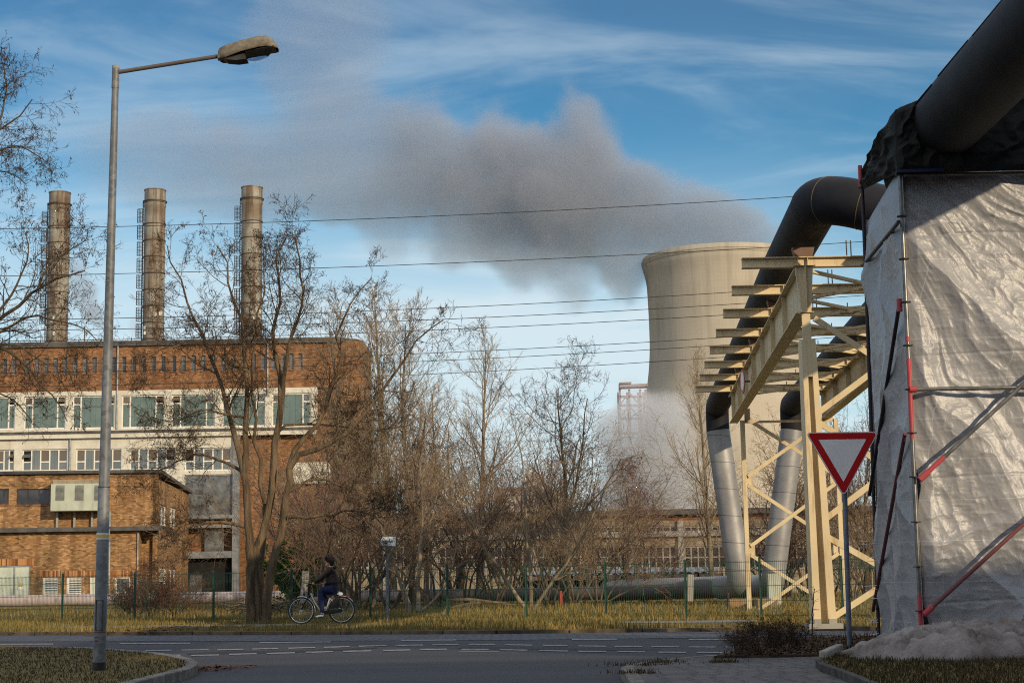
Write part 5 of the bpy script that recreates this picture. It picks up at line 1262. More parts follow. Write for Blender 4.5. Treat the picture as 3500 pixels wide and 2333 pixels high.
mb = MB(); e1 = P(3070,584,19.30); e2 = P(3330,578,19.30); mb.beam(e1, e1.lerp(e2, .6), 0.008, 0.035); mb.build('blue_hem', mat_noise('blue_hem', (0.006,0.010,0.05), (0.010,0.018,0.08), 4, rough=0.5), hood)

# ------------------------------------------------------------------ street lamp
DL = 20.0; lb = P(338,2312,DL); lt = P(396,228,DL)
lamp = thing('street_lamp', (lb.x, DL, 0.1), 'tall galvanised street lamp with a long side arm standing on the grass island', 'street lamp')
lx_ = lambda z: lb.x + (lt.x-lb.x)*(z-0.1)/(lt.z-0.1)
zl = lambda y: P(360,y,DL).z
R0 = 0.075
prof = [(0.0, R0), (zl(1664)-.1, 0.069), (zl(1663), 0.069), (zl(1660), 0.064), (zl(300), 0.041)]
pts = []; rad = []
for z, r in ((0.1,R0),(zl(1664),0.069),(zl(1661),0.065),(zl(1000),0.054),(zl(302),0.041)): pts.append((lx_(z),DL,z)); rad.append(r)
pole = MB().tube(pts, rad, 24).build('pole', M['galv'], lamp, 'auto')
MB().tube([(lx_(0.1),DL,0.09),(lx_(zl(2261)),DL,zl(2261))], R0+.002, 24).build('black_base', M['sign_black'], pole, 'auto')
MB().tube([(lx_(zl(1842)),DL,zl(1842)),(lx_(zl(1821)),DL,zl(1821))], 0.0730, 24, cap=False).build('white_band', M['sign_white'], pole, 'auto')
MB().tube([(lx_(zl(1838)),DL,zl(1838)),(lx_(zl(1825)),DL,zl(1825))], 0.0745, 24, cap=False).build('yellow_band', mat_noise('band_yellow', (0.55,0.38,0.10),(0.62,0.44,0.13),5), pole, 'auto')
MB().tube([(lx_(zl(1666)),DL,zl(1666)),(lx_(zl(1662)),DL,zl(1662))], 0.071, 24).build('joint_ring', M['dark_metal'], pole)
hz0, hz1 = zl(2152), zl(2049); hx = lx_(1.0)
mb = MB()
for (x0,x1,z0,z1) in ((-.045,.045,hz1-.006,hz1),(-.045,.045,hz0,hz0+.006),(-.045,-.041,hz0,hz1),(.041,.045,hz0,hz1)): mb.box(hx+x0, hx+x1, DL-.073, DL-.060, z0, z1)
mb.build('hatch', M['dark_metal'], pole)
MB().tube([(lx_(zl(2160)),DL,zl(2160)),(lx_(zl(2157)),DL,zl(2157))], 0.0765, 24).build('strap', M['scaf_rust'], pole)
for y in (2175, 2187): 
    mb = MB(); mb.box(hx-.055, hx+.0, DL-.078, DL-.065, zl(y)-.004, zl(y)+.004); mb.build('scratch', M['scaf_rust'], pole)
MB().tube([(lx_(zl(302)),DL,zl(302)),(lx_(zl(240)),DL,zl(240)),(lx_(zl(228)),DL,zl(228))], [0.046,0.043,0.043], 24).build('sleeve', M['galv'], lamp, 'auto')
MB().tube([(lx_(zl(236)),DL,zl(236)),(lx_(zl(226)),DL,zl(226))], 0.046, 24).build('cap', M['conc'], lamp, 'auto')
aa = P(404,247,DL); ab = P(750,192,DL)
M['arm'] = mat_noise('arm_steel', (0.13,0.125,0.12), (0.10,0.06,0.04), 2.2, rough=0.55, metal=0.4)
MB().tube([aa, ab], 0.026, 16).build('arm', M['arm'], lamp, 'auto')
# luminaire head
hdir = (P(950,160,DL)-P(750,192,DL)).normalized(); hup = Vector((0,0,1)); hup = (hup - hdir*hup.dot(hdir)).normalized(); hs_ = hdir.cross(hup)
h0 = P(749,197,DL)
def LH(a, s, u): return h0 + hdir*a + hs_*s + hup*u
tt = NT('lichened_lamp_hood', 0.8, 0.2); tt.col(tt.ramp(tt.noise(14, 6, rough=0.7), [(0.30, (0.09,0.075,0.055)), (0.55, (0.18,0.155,0.115)), (0.75,(0.25,0.22,0.17))])); tt.bump(tt.noise(40,3), .3, .005)
head = thing('x', (0,0,0), None, None); bpy.data.objects.remove(head)
secs = [(0.0,0.070,-0.035,0.065),(0.03,0.10,-0.045,0.10),(0.10,0.125,-0.05,0.125),(0.30,0.150,-0.015,0.150),(0.52,0.160,0.0,0.165),(0.62,0.155,-0.002,0.155),(0.69,0.125,-0.015,0.105),(0.725,0.085,-0.022,0.035),(0.735,0.06,-0.024,-0.005)]
nh = 13; mb = MB(); vs = []
for (a_, w_, b_, t_) in secs:
    for k in range(nh):
        th = math.pi*k/(nh-1); cx_ = math.cos(th); sx_ = math.sin(th); cx_ = math.copysign(abs(cx_)**.7, cx_); sx_ = sx_**.6
        vs.append(LH(a_, cx_*w_, b_ + (t_-b_)*sx_))
mb.add(vs, [(i*nh+k, i*nh+k+1, (i+1)*nh+k+1, (i+1)*nh+k) for i in range(len(secs)-1) for k in range(nh-1)] + [tuple(range(nh))])
hood_ = mb.build('lamp_hood', tt.m, lamp, 'auto'); md = hood_.modifiers.new('thickness','SOLIDIFY'); md.thickness = 0.008
mb = MB(); mb.prism([LH(0.05,-.09,-.045), LH(0.33,-.12,-.02), LH(0.34,-.11,-.10), LH(0.22,-.09,-.105), LH(0.10,-.07,-.08)], (0,0,0), hs_*0.20); mb.build('gear_box', M['sign_black'], hood_)
mb = MB(); mb.prism([LH(0.34,-.14,-.012), LH(0.71,-.12,-.012), LH(0.71,-.12,.0), LH(0.34,-.14,.0)], (0,0,0), hs_*0.26); mb.build('reflector', mat_noise('reflector_dark', (0.05,0.05,0.05), (0.09,0.09,0.09), 8, rough=0.3), hood_)
tg = NT('lamp_bowl_glass', 0.12, 0.5, 0.0, (0.55,0.58,0.62)); tg.b.inputs['Transmission Weight'].default_value = 1.0; tg.b.inputs['IOR'].default_value = 1.05
rot = Matrix((hdir, hs_, hup)).transposed()
bowl = []; nb_ = 16
for j in range(7):
    ph = math.pi/2*j/6; r_ = math.cos(ph); dpt = -0.115*math.sin(ph)
    for k in range(nb_):
        a_ = 2*math.pi*k/nb_; sk = 0.50 - 0.06*math.sin(ph); bowl.append(LH(sk + 0.17*r_*math.cos(a_), 0.115*r_*math.sin(a_), -0.014 + dpt*(1.0-0.0)))
MB().add(bowl, [(j*nb_+k, j*nb_+(k+1)%nb_, (j+1)*nb_+(k+1)%nb_, (j+1)*nb_+k) for j in range(6) for k in range(nb_)]).build('lamp_glass', tg.m, hood_, True)
MB().tube([LH(-.02,0,.0), LH(.04,0,.005)], .042, 16).build('spigot', M['conc'], lamp, 'auto')

# ------------------------------------------------------------------ yield sign
DS = 22.0
def round_poly(c, r, n=6):
    out = []
    m = len(c)
    for i in range(m):
        a, b, d = c[i-1], c[i], c[(i+1)%m]; u = (a-b).normalized(); v = (d-b).normalized(); h = math.acos(max(-1,min(1,u.dot(v))))/2; L = r/math.tan(h)
        p, q = b+u*L, b+v*L
        for k in range(n+1): t_ = k/n; out.append(p*(1-t_)**2 + b*2*t_*(1-t_) + q*t_**2)
    return out
sA, sB, sC = P(2754,1477,DS), P(3003,1474,DS), P(2884,1697,DS)
ys_ = thing('yield_sign', (P(2905,2234,DS).x, DS, 0.14), 'red and white triangular yield sign on a grey pole in front of the sheeted scaffold', 'road sign')
cen_ = (sA+sB+sC)/3
def tri(scale, rad, y0, y1, name, mat):
    c = [cen_ + (q-cen_)*scale for q in (sA, sC, sB)]; poly = [Vector((q.x, 0, q.z)) for q in round_poly(c, rad)]
    mb = MB(); mb.prism(poly, (0, y0, 0), (0, y1-y0, 0)); return mb.build(name, mat, ys_)
tri(1.0, 0.045, DS+.0, DS+.02, 'plate', M['galv']); tri(0.995, 0.045, DS-.002, DS-.0005, 'white_edge', M['sign_white']); tri(0.955, 0.035, DS-.004, DS-.0025, 'red_border', M['sign_red']); tri(0.655, 0.006, DS-.006, DS-.0045, 'white_face', M['sign_white'])
b_ = P(2905,2236,DS+.06); t_ = P(2882,1520,DS+.06)
MB().tube([b_, t_], 0.033, 18).build('pole', mat_noise('painted_grey_pole', (0.10,0.12,0.155), (0.17,0.19,0.23), 6, rough=0.45, metal=0.2), ys_, 'auto')
for yy in (1510, 1620):
    z = P(2884,yy,DS).z; mb = MB(); mb.box(cen_.x-.05, cen_.x+.05, DS+.021, DS+.06, z-.02, z+.02); mb.build('clamp', M['galv'], ys_)

# ------------------------------------------------------------------ direction sign
DG = 44.8; q = lambda x, y, d=0: P(x, y, DG+d)
ds = thing('direction_sign', (q(1324,2126).x, DG, 0.05), 'white arrow shaped direction sign with black lettering on a galvanised pole', 'direction sign')
def arrow(o, d0, d1, name, mat, ins):
    x0,x1,xm,y0,y1 = 1292+ins, 1357-ins*.8, 1307+ins*.3, 1828+ins, 1869-ins
    c = [q(x0,(y0+y1)/2), q(xm,y1), q(x1,y1+.6), q(x1,y0+.8), q(xm,y0)]
    mb = MB(); mb.prism([Vector((p.x,0,p.z)) for p in c], (0,DG+d0,0), (0,d1-d0,0)); return mb.build(name, mat, ds)
arrow(0, -.02, .02, 'backing', M['galv'], 0); arrow(0, -.026, -.0205, 'face', mat_noise('sign_face_ivory', (0.78,0.78,0.70), (0.84,0.84,0.78), 2, rough=.5), 4.2)
def outline(ins0, ins1, name, mat, d):
    x = lambda i: (1292+i, 1357-i*.8, 1307+i*.3, 1828+i, 1869-i)
    def cs(i): x0,x1,xm,y0,y1 = x(i); return [q(x0,(y0+y1)/2,d), q(xm,y1,d), q(x1,y1+.6,d), q(x1,y0+.8,d), q(xm,y0,d)]
    a, b = cs(ins0), cs(ins1); MB().add(a+b, [(k,(k+1)%5,5+(k+1)%5,5+k) for k in range(5)]).build(name, mat, ds)
outline(3.6, 4.8, 'black_outline', M['sign_black'], -.027)
MB().tube([q(1324,2128,.05), q(1324,1840,.05)], 0.036, 14).build('pole', M['galv'], ds, 'auto')
fc = bpy.data.curves.new('lettering', 'FONT'); fc.body = 'Parkplatz Werkkantine'; fc.size = 0.075; fc.align_x = 'CENTER'; fc.align_y = 'CENTER'; fc.extrude = 0.001
fo = bpy.data.objects.new('lettering', fc); COL.objects.link(fo); fo.data.materials.append(M['sign_black']); p = q(1325,1849); 
bpy.context.view_layer.update(); wdt = fo.dimensions.x or 0.75; k_ = (q(1344,1849).x-q(1300,1849).x)/wdt
fo.parent = ds; fo.matrix_parent_inverse = Matrix.Translation(-ds.location); fo.location = (q(1322,1849).x, DG-.030, p.z); fo.rotation_euler = (math.pi/2, 0, 0); fo.scale = (k_, 1.35, 1)
bpy.context.view_layer.update(); fm = bpy.data.meshes.new_from_object(fo.evaluated_get(bpy.context.evaluated_depsgraph_get())); fm.transform(fo.matrix_world); bpy.data.objects.remove(fo)
parent_to((lambda o_: (COL.objects.link(o_), o_)[1])(bpy.data.objects.new('lettering', fm)), ds)

# ------------------------------------------------------------------ mesh fence
M['fence'] = mat_noise('fence_green', (0.008,0.040,0.028), (0.014,0.055,0.038), 5, rough=0.45)
posts_px = [-590,-330,-60,212,460,729,996,1266,1530,1800,2072,2346,2603,2882,3165,3450]
def fD(px): return 51.5 + (px-212)*(44-51.5)/(2072-212)
FP = []
for px in posts_px:
    D = fD(px); FP.append(Vector((P(px,2110,D).x, D, 0.05)))
fe = thing('mesh_fence', FP[3], 'green welded mesh fence on slim posts running behind the cyclist', 'fence')
HT = 1.42
for p in FP:
    mb = MB(); mb.box(p.x-.03, p.x+.03, p.y-.02, p.y+.02, 0.04, HT+.05+.06); mb.build('post', M['fence'], fe)
for i in range(len(FP)-1):
    a, b = FP[i], FP[i+1]; d = (b-a); L = d.length; d.normalize(); n = int((L-.1)/0.05); vs = []; mb = MB()
    yo = Vector((0,-0.03,0))
    for k in range(n+1):
        p = a + d*(0.05 + k*0.05) + yo; mb.beam(p+Vector((0,0,.02)), p+Vector((0,0,HT)), 0.0065, 0.0065, (0,1,0))
    for z in (0.06, 0.42, 0.79, 1.16, 1.38):
        for s_z in (0,):
            mb.beam(a+d*.03+yo+Vector((0,-.008,z)), b-d*.03+yo+Vector((0,-.008,z)), 0.008, 0.012)
    mb.build('mesh_panel', M['fence'], fe)

# ------------------------------------------------------------------ overhead cables
M['cable'] = mat_noise('cable_black', (0.02,0.02,0.02), (0.03,0.03,0.03), 5, rough=0.6)
cab = [((0,799),(2706,689)),((0,960),(2925,844)),((0,1110),(2500,1015)),((0,1146),(2500,1056)),((0,1182),(2500,1091)),((0,1262),(2440,1171)),((0,1290),(2440,1197)),((0,1338),(2400,1241))]
for i, (a, b) in enumerate(cab):
    D = 88 + i*1.2; A_ = P(a[0],a[1],D); B_ = P(b[0],b[1],D); pts = []
    for k in range(25):
        s = -0.35 + 1.75*k/24; p = A_.lerp(B_, s); p.z += -0.9*(0.25-(s-.5)**2)*1.2 + 0.27 - 0.0; pts.append(p)
    o = MB().tube(pts, 0.019, 6).build('overhead_cable', M['cable'])
    nm = ['topmost','second','third','fourth','fifth','sixth','seventh','lowest'][i]
    tag(o, f'{nm} of the eight thin black overhead cables crossing the sky and trees', 'cable', 'overhead cables')

# ------------------------------------------------------------------ small posts and debris
def slab_post(name, top, bot, w, D, mat, label, cat='post', d=.15):
    a = P(*top, D); b = P(*bot, D); mb = MB(); mb.beam(b, a, w, d, (0,1,0)); return tag(mb.build(name, mat, bevel=0.01), label, cat)
slab_post('red_post', (1917,2018), (1919,2066), 0.09, 62, mat_noise('red_paint', (0.28,0.05,0.035), (0.34,0.08,0.05), 5), 'short red painted post standing in the grass under the trees')
slab_post('concrete_post', (2360,1962), (2359,2056), 0.18, 52, M['conc'], 'weathered square concrete post just behind the fence, left of the silver risers')
slab_post('concrete_post', (1046,1950), (1036,2060), 0.24, 62, M['conc'], 'leaning pale concrete post behind the fence, above the front wheel of the bicycle')
slab_post('marker_post', (2488,2025), (2490,2105), 0.05, 50.5, M['dark_metal'], 'thin dark metal post beside the foundation blocks')
mb = MB(); r_ = random.Random(3)
for k in range(90):
    c = G(968,2086,0.05); c = Vector((c.x, 61, 0.1)) + Vector((r_.gauss(0,.45), r_.gauss(0,.4), r_.random()*.4)); a_ = r_.random()*6.28; L = .3+r_.random()*.6; d = Vector((math.cos(a_), math.sin(a_), r_.gauss(0,.25))); mb.tube([c-d*L, c+d*L], [.018*r_.random()+.008]*2, 4)
M['bark'] = mat_noise('ridged_bark', (0.085,0.062,0.036), (0.21,0.16,0.10), 7, rough=0.95, bump=1.0, bdist=0.05, scl=(1,1,0.18))
tag(mb.build('branch_pile', M['bark']), 'heap of dead brushwood between the big tree and the bicycle', 'branches')
mb = MB(); D=52
for pts in ([(1525,2050),(1600,2047),(1680,2056),(1760,2066)], [(1540,2078),(1580,2066),(1640,2060)], [(1590,2082),(1625,2046)]):
    mb.tube(smooth_path([P(x_, y_, D) for x_, y_ in pts], 5), [0.05]*(5*(len(pts)-1)+1), 6)
tag(mb.build('fallen_branch', M['bark']), 'pale fallen branches lying behind the fence right of the direction sign', 'branches')
# unseen hall added behind the viewpoint to shade the near road
hall = thing('shade_hall', (20,-8,0), 'unseen brick hall added behind the viewpoint to shade the near road', 'building')
mb = MB(); mb.box(-16, 75, -34, -8, 0, 11.4); mb.build('wall', M['brick_old'], hall); mb = MB(); mb.box(-16.4, 75.4, -34.5, -7.6, 11.4, 11.75); mb.build('roof', M['roof_felt'], hall)
# ------------------------------------------------------------------ bare trees grown level by level
def nrmz(v): return v/(np.linalg.norm(v, axis=-1, keepdims=True)+1e-9)
def grow_level(start, dirv, length, r0, k, wander, trop, rs, taper=0.35, droop=0.0):
    n = len(start); Pp = np.zeros((n, k+1, 3)); Pp[:,0] = start; d = nrmz(dirv); rad = np.zeros((n, k+1)); rad[:,0] = r0
    for s in range(1, k+1):
        d = nrmz(d + wander*rs.normal(size=(n,3)) + np.array([0,0,trop - droop*s/k])); Pp[:,s] = Pp[:,s-1] + d*(length/k)[:,None]
        rad[:,s] = r0*(1-(1-taper)*s/k)
    return Pp, rad
def children(Pp, rad, length, m, t0, ang, angs, lr, lrs, rr, rs, up=0.0, rmin=0.0, t1=1.0, shape=0.5):
    n, K, _ = Pp.shape; k = K-1
    t = t0 + (t1-t0)*(np.arange(m)[None,:] + rs.random((n,m)))/m; f = t*k; i = np.minimum(f.astype(int), k-1); fr = f-i
    ii = np.arange(n)[:,None]; p = Pp[ii,i]*(1-fr[...,None]) + Pp[ii,i+1]*fr[...,None]; tg = nrmz(Pp[ii,i+1]-Pp[ii,i]); rp = rad[ii,i]*(1-fr)+rad[ii,i+1]*fr
    rv = rs.normal(size=(n,m,3)); perp = nrmz(rv - tg*np.sum(rv*tg,-1,keepdims=True)); a = np.radians(ang + angs*rs.normal(size=(n,m)))[...,None]
    d = nrmz(tg*np.cos(a) + perp*np.sin(a) + np.array([0,0,up])); L = length[:,None]*lr*(1 + lrs*rs.normal(size=(n,m)))*(1-shape*t); L = np.maximum(L, 0.06)
    r = np.maximum(np.minimum(rp*0.9, rp*rr*(0.8+0.4*rs.random((n,m)))), rmin)
    return p.reshape(-1,3), d.reshape(-1,3), L.ravel(), r.ravel()
def tube_arrays(Pp, rad, sides, rs):
    n, K, _ = Pp.shape; T = np.gradient(Pp, axis=1); T = nrmz(T)
    ref = nrmz(rs.normal(size=(n,1,3))); a = nrmz(np.cross(T, ref)); b = np.cross(T, a)
    th = 2*np.pi*np.arange(sides)/sides; V = Pp[:,:,None,:] + rad[:,:,None,None]*(a[:,:,None,:]*np.cos(th)[None,None,:,None] + b[:,:,None,:]*np.sin(th)[None,None,:,None])
    base = (np.arange(n)*K*sides)[:,None,None]; kk = (np.arange(K-1)*sides)[None,:,None]; s = np.arange(sides)[None,None,:]; s2 = (s+1)%sides
    q = np.stack([base+kk+s, base+kk+s2, base+kk+sides+s2, base+kk+sides+s], -1).reshape(-1,4)
    return V.reshape(-1,3), q
def merge(parts):
    v = []; q = []; o = 0
    for V, Q in parts: v.append(V); q.append(Q+o); o += len(V)
    return np.concatenate(v), np.concatenate(q)
SP = {   # m children per level below the trunk, etc.
 'poplar': dict(h=1.0, L0=dict(k=12,w=.03,tr=.10), lv=[dict(m=34,t0=.16,a=34,s=9,lr=.34,sh=.62,k=7,w=.07,tr=.16,rr=.36), dict(m=12,t0=.2,a=36,s=12,lr=.42,sh=.45,k=4,w=.10,tr=.10,rr=.45), dict(m=8,t0=.2,a=38,s=14,lr=.42,sh=.4,k=3,w=.12,tr=.06,rr=.5)]),
 'round': dict(h=1.0, L0=dict(k=10,w=.07,tr=.06), lv=[dict(m=16,t0=.22,a=44,s=12,lr=.55,sh=.5,k=8,w=.13,tr=.09,rr=.5), dict(m=9,t0=.2,a=46,s=14,lr=.45,sh=.4,k=5,w=.15,tr=.05,rr=.5), dict(m=7,t0=.2,a=44,s=14,lr=.45,sh=.35,k=4,w=.16,tr=.03,rr=.5), dict(m=4,t0=.2,a=42,s=14,lr=.5,sh=.3,k=2,w=.15,tr=.0,rr=.55)]),
 'birch': dict(h=1.0, L0=dict(k=10,w=.04,tr=.05), lv=[dict(m=26,t0=.25,a=38,s=10,lr=.42,sh=.45,k=7,w=.08,tr=.05,rr=.4), dict(m=13,t0=.2,a=50,s=14,lr=.45,sh=.3,k=6,w=.10,tr=-.18,rr=.4), dict(m=7,t0=.2,a=30,s=12,lr=.6,sh=.3,k=4,w=.08,tr=-.35,rr=.5)]),
 'stem': dict(h=1.0, L0=dict(k=10,w=.13,tr=.05), lv=[dict(m=9,t0=.18,a=40,s=12,lr=.50,sh=.4,k=6,w=.13,tr=.05,rr=.5), dict(m=6,t0=.15,a=44,s=14,lr=.48,sh=.35,k=4,w=.15,tr=.02,rr=.5), dict(m=4,t0=.2,a=42,s=14,lr=.5,sh=.3,k=3,w=.16,tr=.0,rr=.55)]),
}
def tree_mesh(kind, h, seed, r0, rmin, stems=1, spread=0.0, mult=1.0):
    rs = np.random.default_rng(seed); sp = SP[kind]
    st = np.zeros((stems,3)); dv = np.zeros((stems,3)); dv[:,2] = 1
    if stems > 1:
        a = 2*np.pi*(np.arange(stems)+rs.random(stems))/stems; dv[:,0] = np.cos(a)*spread*(0.4+rs.random(stems)); dv[:,1] = np.sin(a)*spread*(0.4+rs.random(stems)); st[:,0] = np.cos(a)*.12; st[:,1] = np.sin(a)*.12
    L = np.full(stems, h)*(1 if stems == 1 else (0.75+0.35*rs.random(stems))); rr0 = np.full(stems, r0)
    p0 = sp['L0']; Pp, rad = grow_level(st, dv, L, rr0, p0['k'], p0['w'], p0['tr'], rs, taper=0.12)
    return levels(Pp, rad, L, sp['lv'], rs, rmin, mult)
def levels(Pp, rad, L, lv, rs, rmin, mult=1.0, trunk_lv=1, mask=None):
    tr = [tube_arrays(Pp, rad, 9, rs)]; cr = []; tips = None
    if trunk_lv == 1 and len(Pp) > 3 and mask is not None:
        Pp, rad, L = Pp[mask], rad[mask], L[mask]
    for j, q in enumerate(lv):
        m = max(2, int(round(q['m']*(mult if j else 1))))
        s, d, L2, r = children(Pp, rad, L, m, q['t0'], q['a'], q['s'], q['lr'], .22, q['rr'], rs, rmin=rmin, shape=q['sh'])
        Pp, rad = grow_level(s, d, L2, r, q['k'], q['w'], q['tr'], rs, taper=0.35); L = L2
        sides = 5 if j == 0 else 3
        (tr if j < trunk_lv else cr).append(tube_arrays(Pp, rad, sides, rs))
    return merge(tr), merge(cr), Pp
def add_leaves(tips, n, size, rs, long=1.0, hang=0.0):
    k = rs.integers(0, len(tips), n); c = tips[k, rs.integers(1, tips.shape[1], n)] + rs.normal(size=(n,3))*0.01
    a = nrmz(rs.normal(size=(n,3)) + np.array([0,0,-hang])); b = nrmz(np.cross(a, rs.normal(size=(n,3)))); s = size*(0.6+0.8*rs.random(n))[:,None]
    v = np.stack([c, c+a*s*long*.5+b*s*.5, c+a*s*long, c+a*s*long*.5-b*s*.5], 1).reshape(-1,3); o = np.arange(n)*4
    return v, np.stack([o,o+1,o+2,o+3],1)
def twig_mat(name, a, b, rough=0.85):
    t = NT(name, rough, 0.15); t.col(t.ramp(t.math('ADD', t.math('MULTIPLY', t.noise(1.3, 3), .6), t.math('MULTIPLY', t.geo.outputs['Random Per Island'], .4)), [(0.25, a), (0.75, b)])); return t.m
M['twig_dark'] = twig_mat('dark_twigs', (0.032,0.023,0.015), (0.10,0.070,0.043))
M['twig_brown'] = twig_mat('brown_twigs', (0.15,0.10,0.062), (0.32,0.225,0.14))
M['twig_tan'] = twig_mat('tan_twigs', (0.18,0.135,0.085), (0.36,0.28,0.18))
M['twig_red'] = twig_mat('reddish_twigs', (0.10,0.052,0.042), (0.19,0.105,0.082))
M['bark'] = mat_noise('ridged_bark', (0.055,0.038,0.022), (0.17,0.12,0.07), 7, rough=0.95, bump=1.0, bdist=0.05, scl=(1,1,0.18))
M['bark_grey'] = mat_noise('grey_brown_bark', (0.10,0.08,0.055), (0.25,0.20,0.13), 5, rough=0.95, bump=.6, scl=(1,1,.3))
M['bark_mid'] = mat_noise('brown_bark', (0.06,0.045,0.03), (0.16,0.12,0.08), 5, rough=0.95, bump=.6, scl=(1,1,.3))
M['bark_dark'] = mat_noise('dark_bark', (0.035,0.027,0.018), (0.09,0.068,0.042), 5, rough=0.95, bump=.6, scl=(1,1,.3))
M['pod'] = twig_mat('seed_pods', (0.020,0.012,0.008), (0.07,0.035,0.018))
M['leaf_brown'] = twig_mat('clinging_dead_leaves', (0.07,0.03,0.015), (0.17,0.08,0.035))
M['leaf_green'] = twig_mat('evergreen_leaves', (0.015,0.04,0.008), (0.06,0.12,0.02))
LIB = {}
def lib(key, kind, h, seed, r0, rmin, bark, twig, **kw):
    (tv, tq), (cv, cq), tips = tree_mesh(kind, h, seed, r0, rmin, **kw)
    LIB[key] = (tv, tq, cv, cq, tips, bark, twig, h)
lib('poplar_a', 'poplar', 15, 11, .16, .0075, M['bark_grey'], M['twig_tan'])
lib('poplar_b', 'poplar', 15, 12, .16, .0075, M['bark_grey'], M['twig_tan'])
lib('round_a', 'round', 10.5, 21, .17, .008, M['bark_dark'], M['twig_dark'], mult=.95)
lib('round_b', 'round', 8.5, 22, .13, .008, M['bark_dark'], M['twig_brown'], mult=.7)
lib('birch_a', 'birch', 7.5, 31, .10, .007, M['bark_grey'], M['twig_red'])
lib('stem_a', 'stem', 6.2, 41, .052, .0068, M['bark_mid'], M['twig_brown'], stems=7, spread=.42)
lib('stem_b', 'stem', 6.2, 42, .050, .0068, M['bark_mid'], M['twig_tan'], stems=8, spread=.55)
lib('stem_c', 'stem', 6.2, 43, .050, .0068, M['bark_dark'], M['twig_red'], stems=7, spread=.35)
lib('stem_d', 'stem', 6.2, 44, .050, .0068, M['bark_mid'], M['twig_brown'], stems=6, spread=.7)
BASE = {}
def place_tree(key, name, x, y, z, h, rot, label, cat='tree', group=None, wid=1.0, leaves=0, lmat=None, lsize=.05):
    tv, tq, cv, cq, tips, bark, twig, h0 = LIB[key]
    h *= 0.87 if cat == 'tree' else 0.93
    root = thing(name, (x, y, z), label, cat, group); root.rotation_euler = (0,0,rot); root.scale = (h/h0*wid, h/h0*wid, h/h0)
    bk = (key, lmat.name if leaves else '')
    if bk not in BASE:
        a = fast_mesh('trunk', tv, tq, None, bark, None, True); b = fast_mesh('crown', cv, cq, None, twig, None)
        ms = [('trunk', a.data), ('crown', b.data)]; bpy.data.objects.remove(a); bpy.data.objects.remove(b)
        if leaves:
            rs = np.random.default_rng(9); v, q = add_leaves(tips, leaves, lsize, rs, 1.4, .6); c = fast_mesh('leaves', v, q, None, lmat); ms.append(('leaves', c.data)); bpy.data.objects.remove(c)
        BASE[bk] = ms
    for nm, me in BASE[bk]:
        o = bpy.data.objects.new(nm, me); COL.objects.link(o); o.parent = root
    return root
def at(px, D): return P(px, 2090, D).x
def hgt(px, topy, D): return P(px, topy, D).z + 0.0
# guide-limb trees ---------------------------------------------------------
def guide_tree(name, base, limbs, D, lv, rs_seed, rmin, bark, twig, label, pods=0, rbase=.2, lmat=None, cat='tree', start_t=.12, mult=1.0, lsize=.07):
    """limbs: list of (pixel polyline, depth offsets at start/end, r0, r1)"""
    rs = np.random.default_rng(rs_seed); K = 12; Ps = []; R = []; Ls = []
    for pts, dd, r0, r1 in limbs:
        n = len(pts); W_ = [P(x, y, D + dd[0] + (dd[1]-dd[0])*(i/(n-1))**1.3) for i, (x, y) in enumerate(pts)]
        sp_ = smooth_path(W_, 6); seg = [0.0]
        for a, b in zip(sp_[:-1], sp_[1:]): seg.append(seg[-1]+(b-a).length)
        arr = np.array([tuple(p) for p in sp_]); tt_ = np.linspace(0, seg[-1], K+1); pp = np.stack([np.interp(tt_, seg, arr[:,i]) for i in range(3)], 1)
        pp[1:-1] += rs.normal(size=(K-1,3))*seg[-1]*.006
        Ps.append(pp); R.append(r0 + (r1-r0)*(np.linspace(0,1,K+1))**.8); Ls.append(seg[-1])
    root = thing(name, (base.x, base.y, base.z), label, cat)
    Ps = np.array(Ps); R = np.array(R); Ls = np.array(Ls)
    tr, cr, tips = levels(Ps, R, np.minimum(Ls, 2.9), lv, rs, rmin, mult, trunk_lv=1, mask=(R[:,0] < .105))
    parent_to(fast_mesh('trunk', tr[0], tr[1], None, bark, None, True), root); parent_to(fast_mesh('crown', cr[0], cr[1], None, twig, None), root)
    if pods:
        v, q = add_leaves(tips, pods, .022, rs, 3.6, 1.6); parent_to(fast_mesh('seed_pods', v, q, None, lmat or M['pod'], None), root)
    return root
LOC = [dict(m=14,t0=.22,a=48,s=14,lr=.52,sh=.42,k=7,w=.16,tr=.06,rr=.42), dict(m=7,t0=.15,a=48,s=16,lr=.55,sh=.35,k=5,w=.2,tr=.03,rr=.5), dict(m=6,t0=.2,a=48,s=16,lr=.55,sh=.3,k=4,w=.22,tr=.0,rr=.5), dict(m=3,t0=.2,a=45,s=16,lr=.55,sh=.3,k=2,w=.2,tr=.0,rr=.6)]
B0 = P(895,2131,45.0)
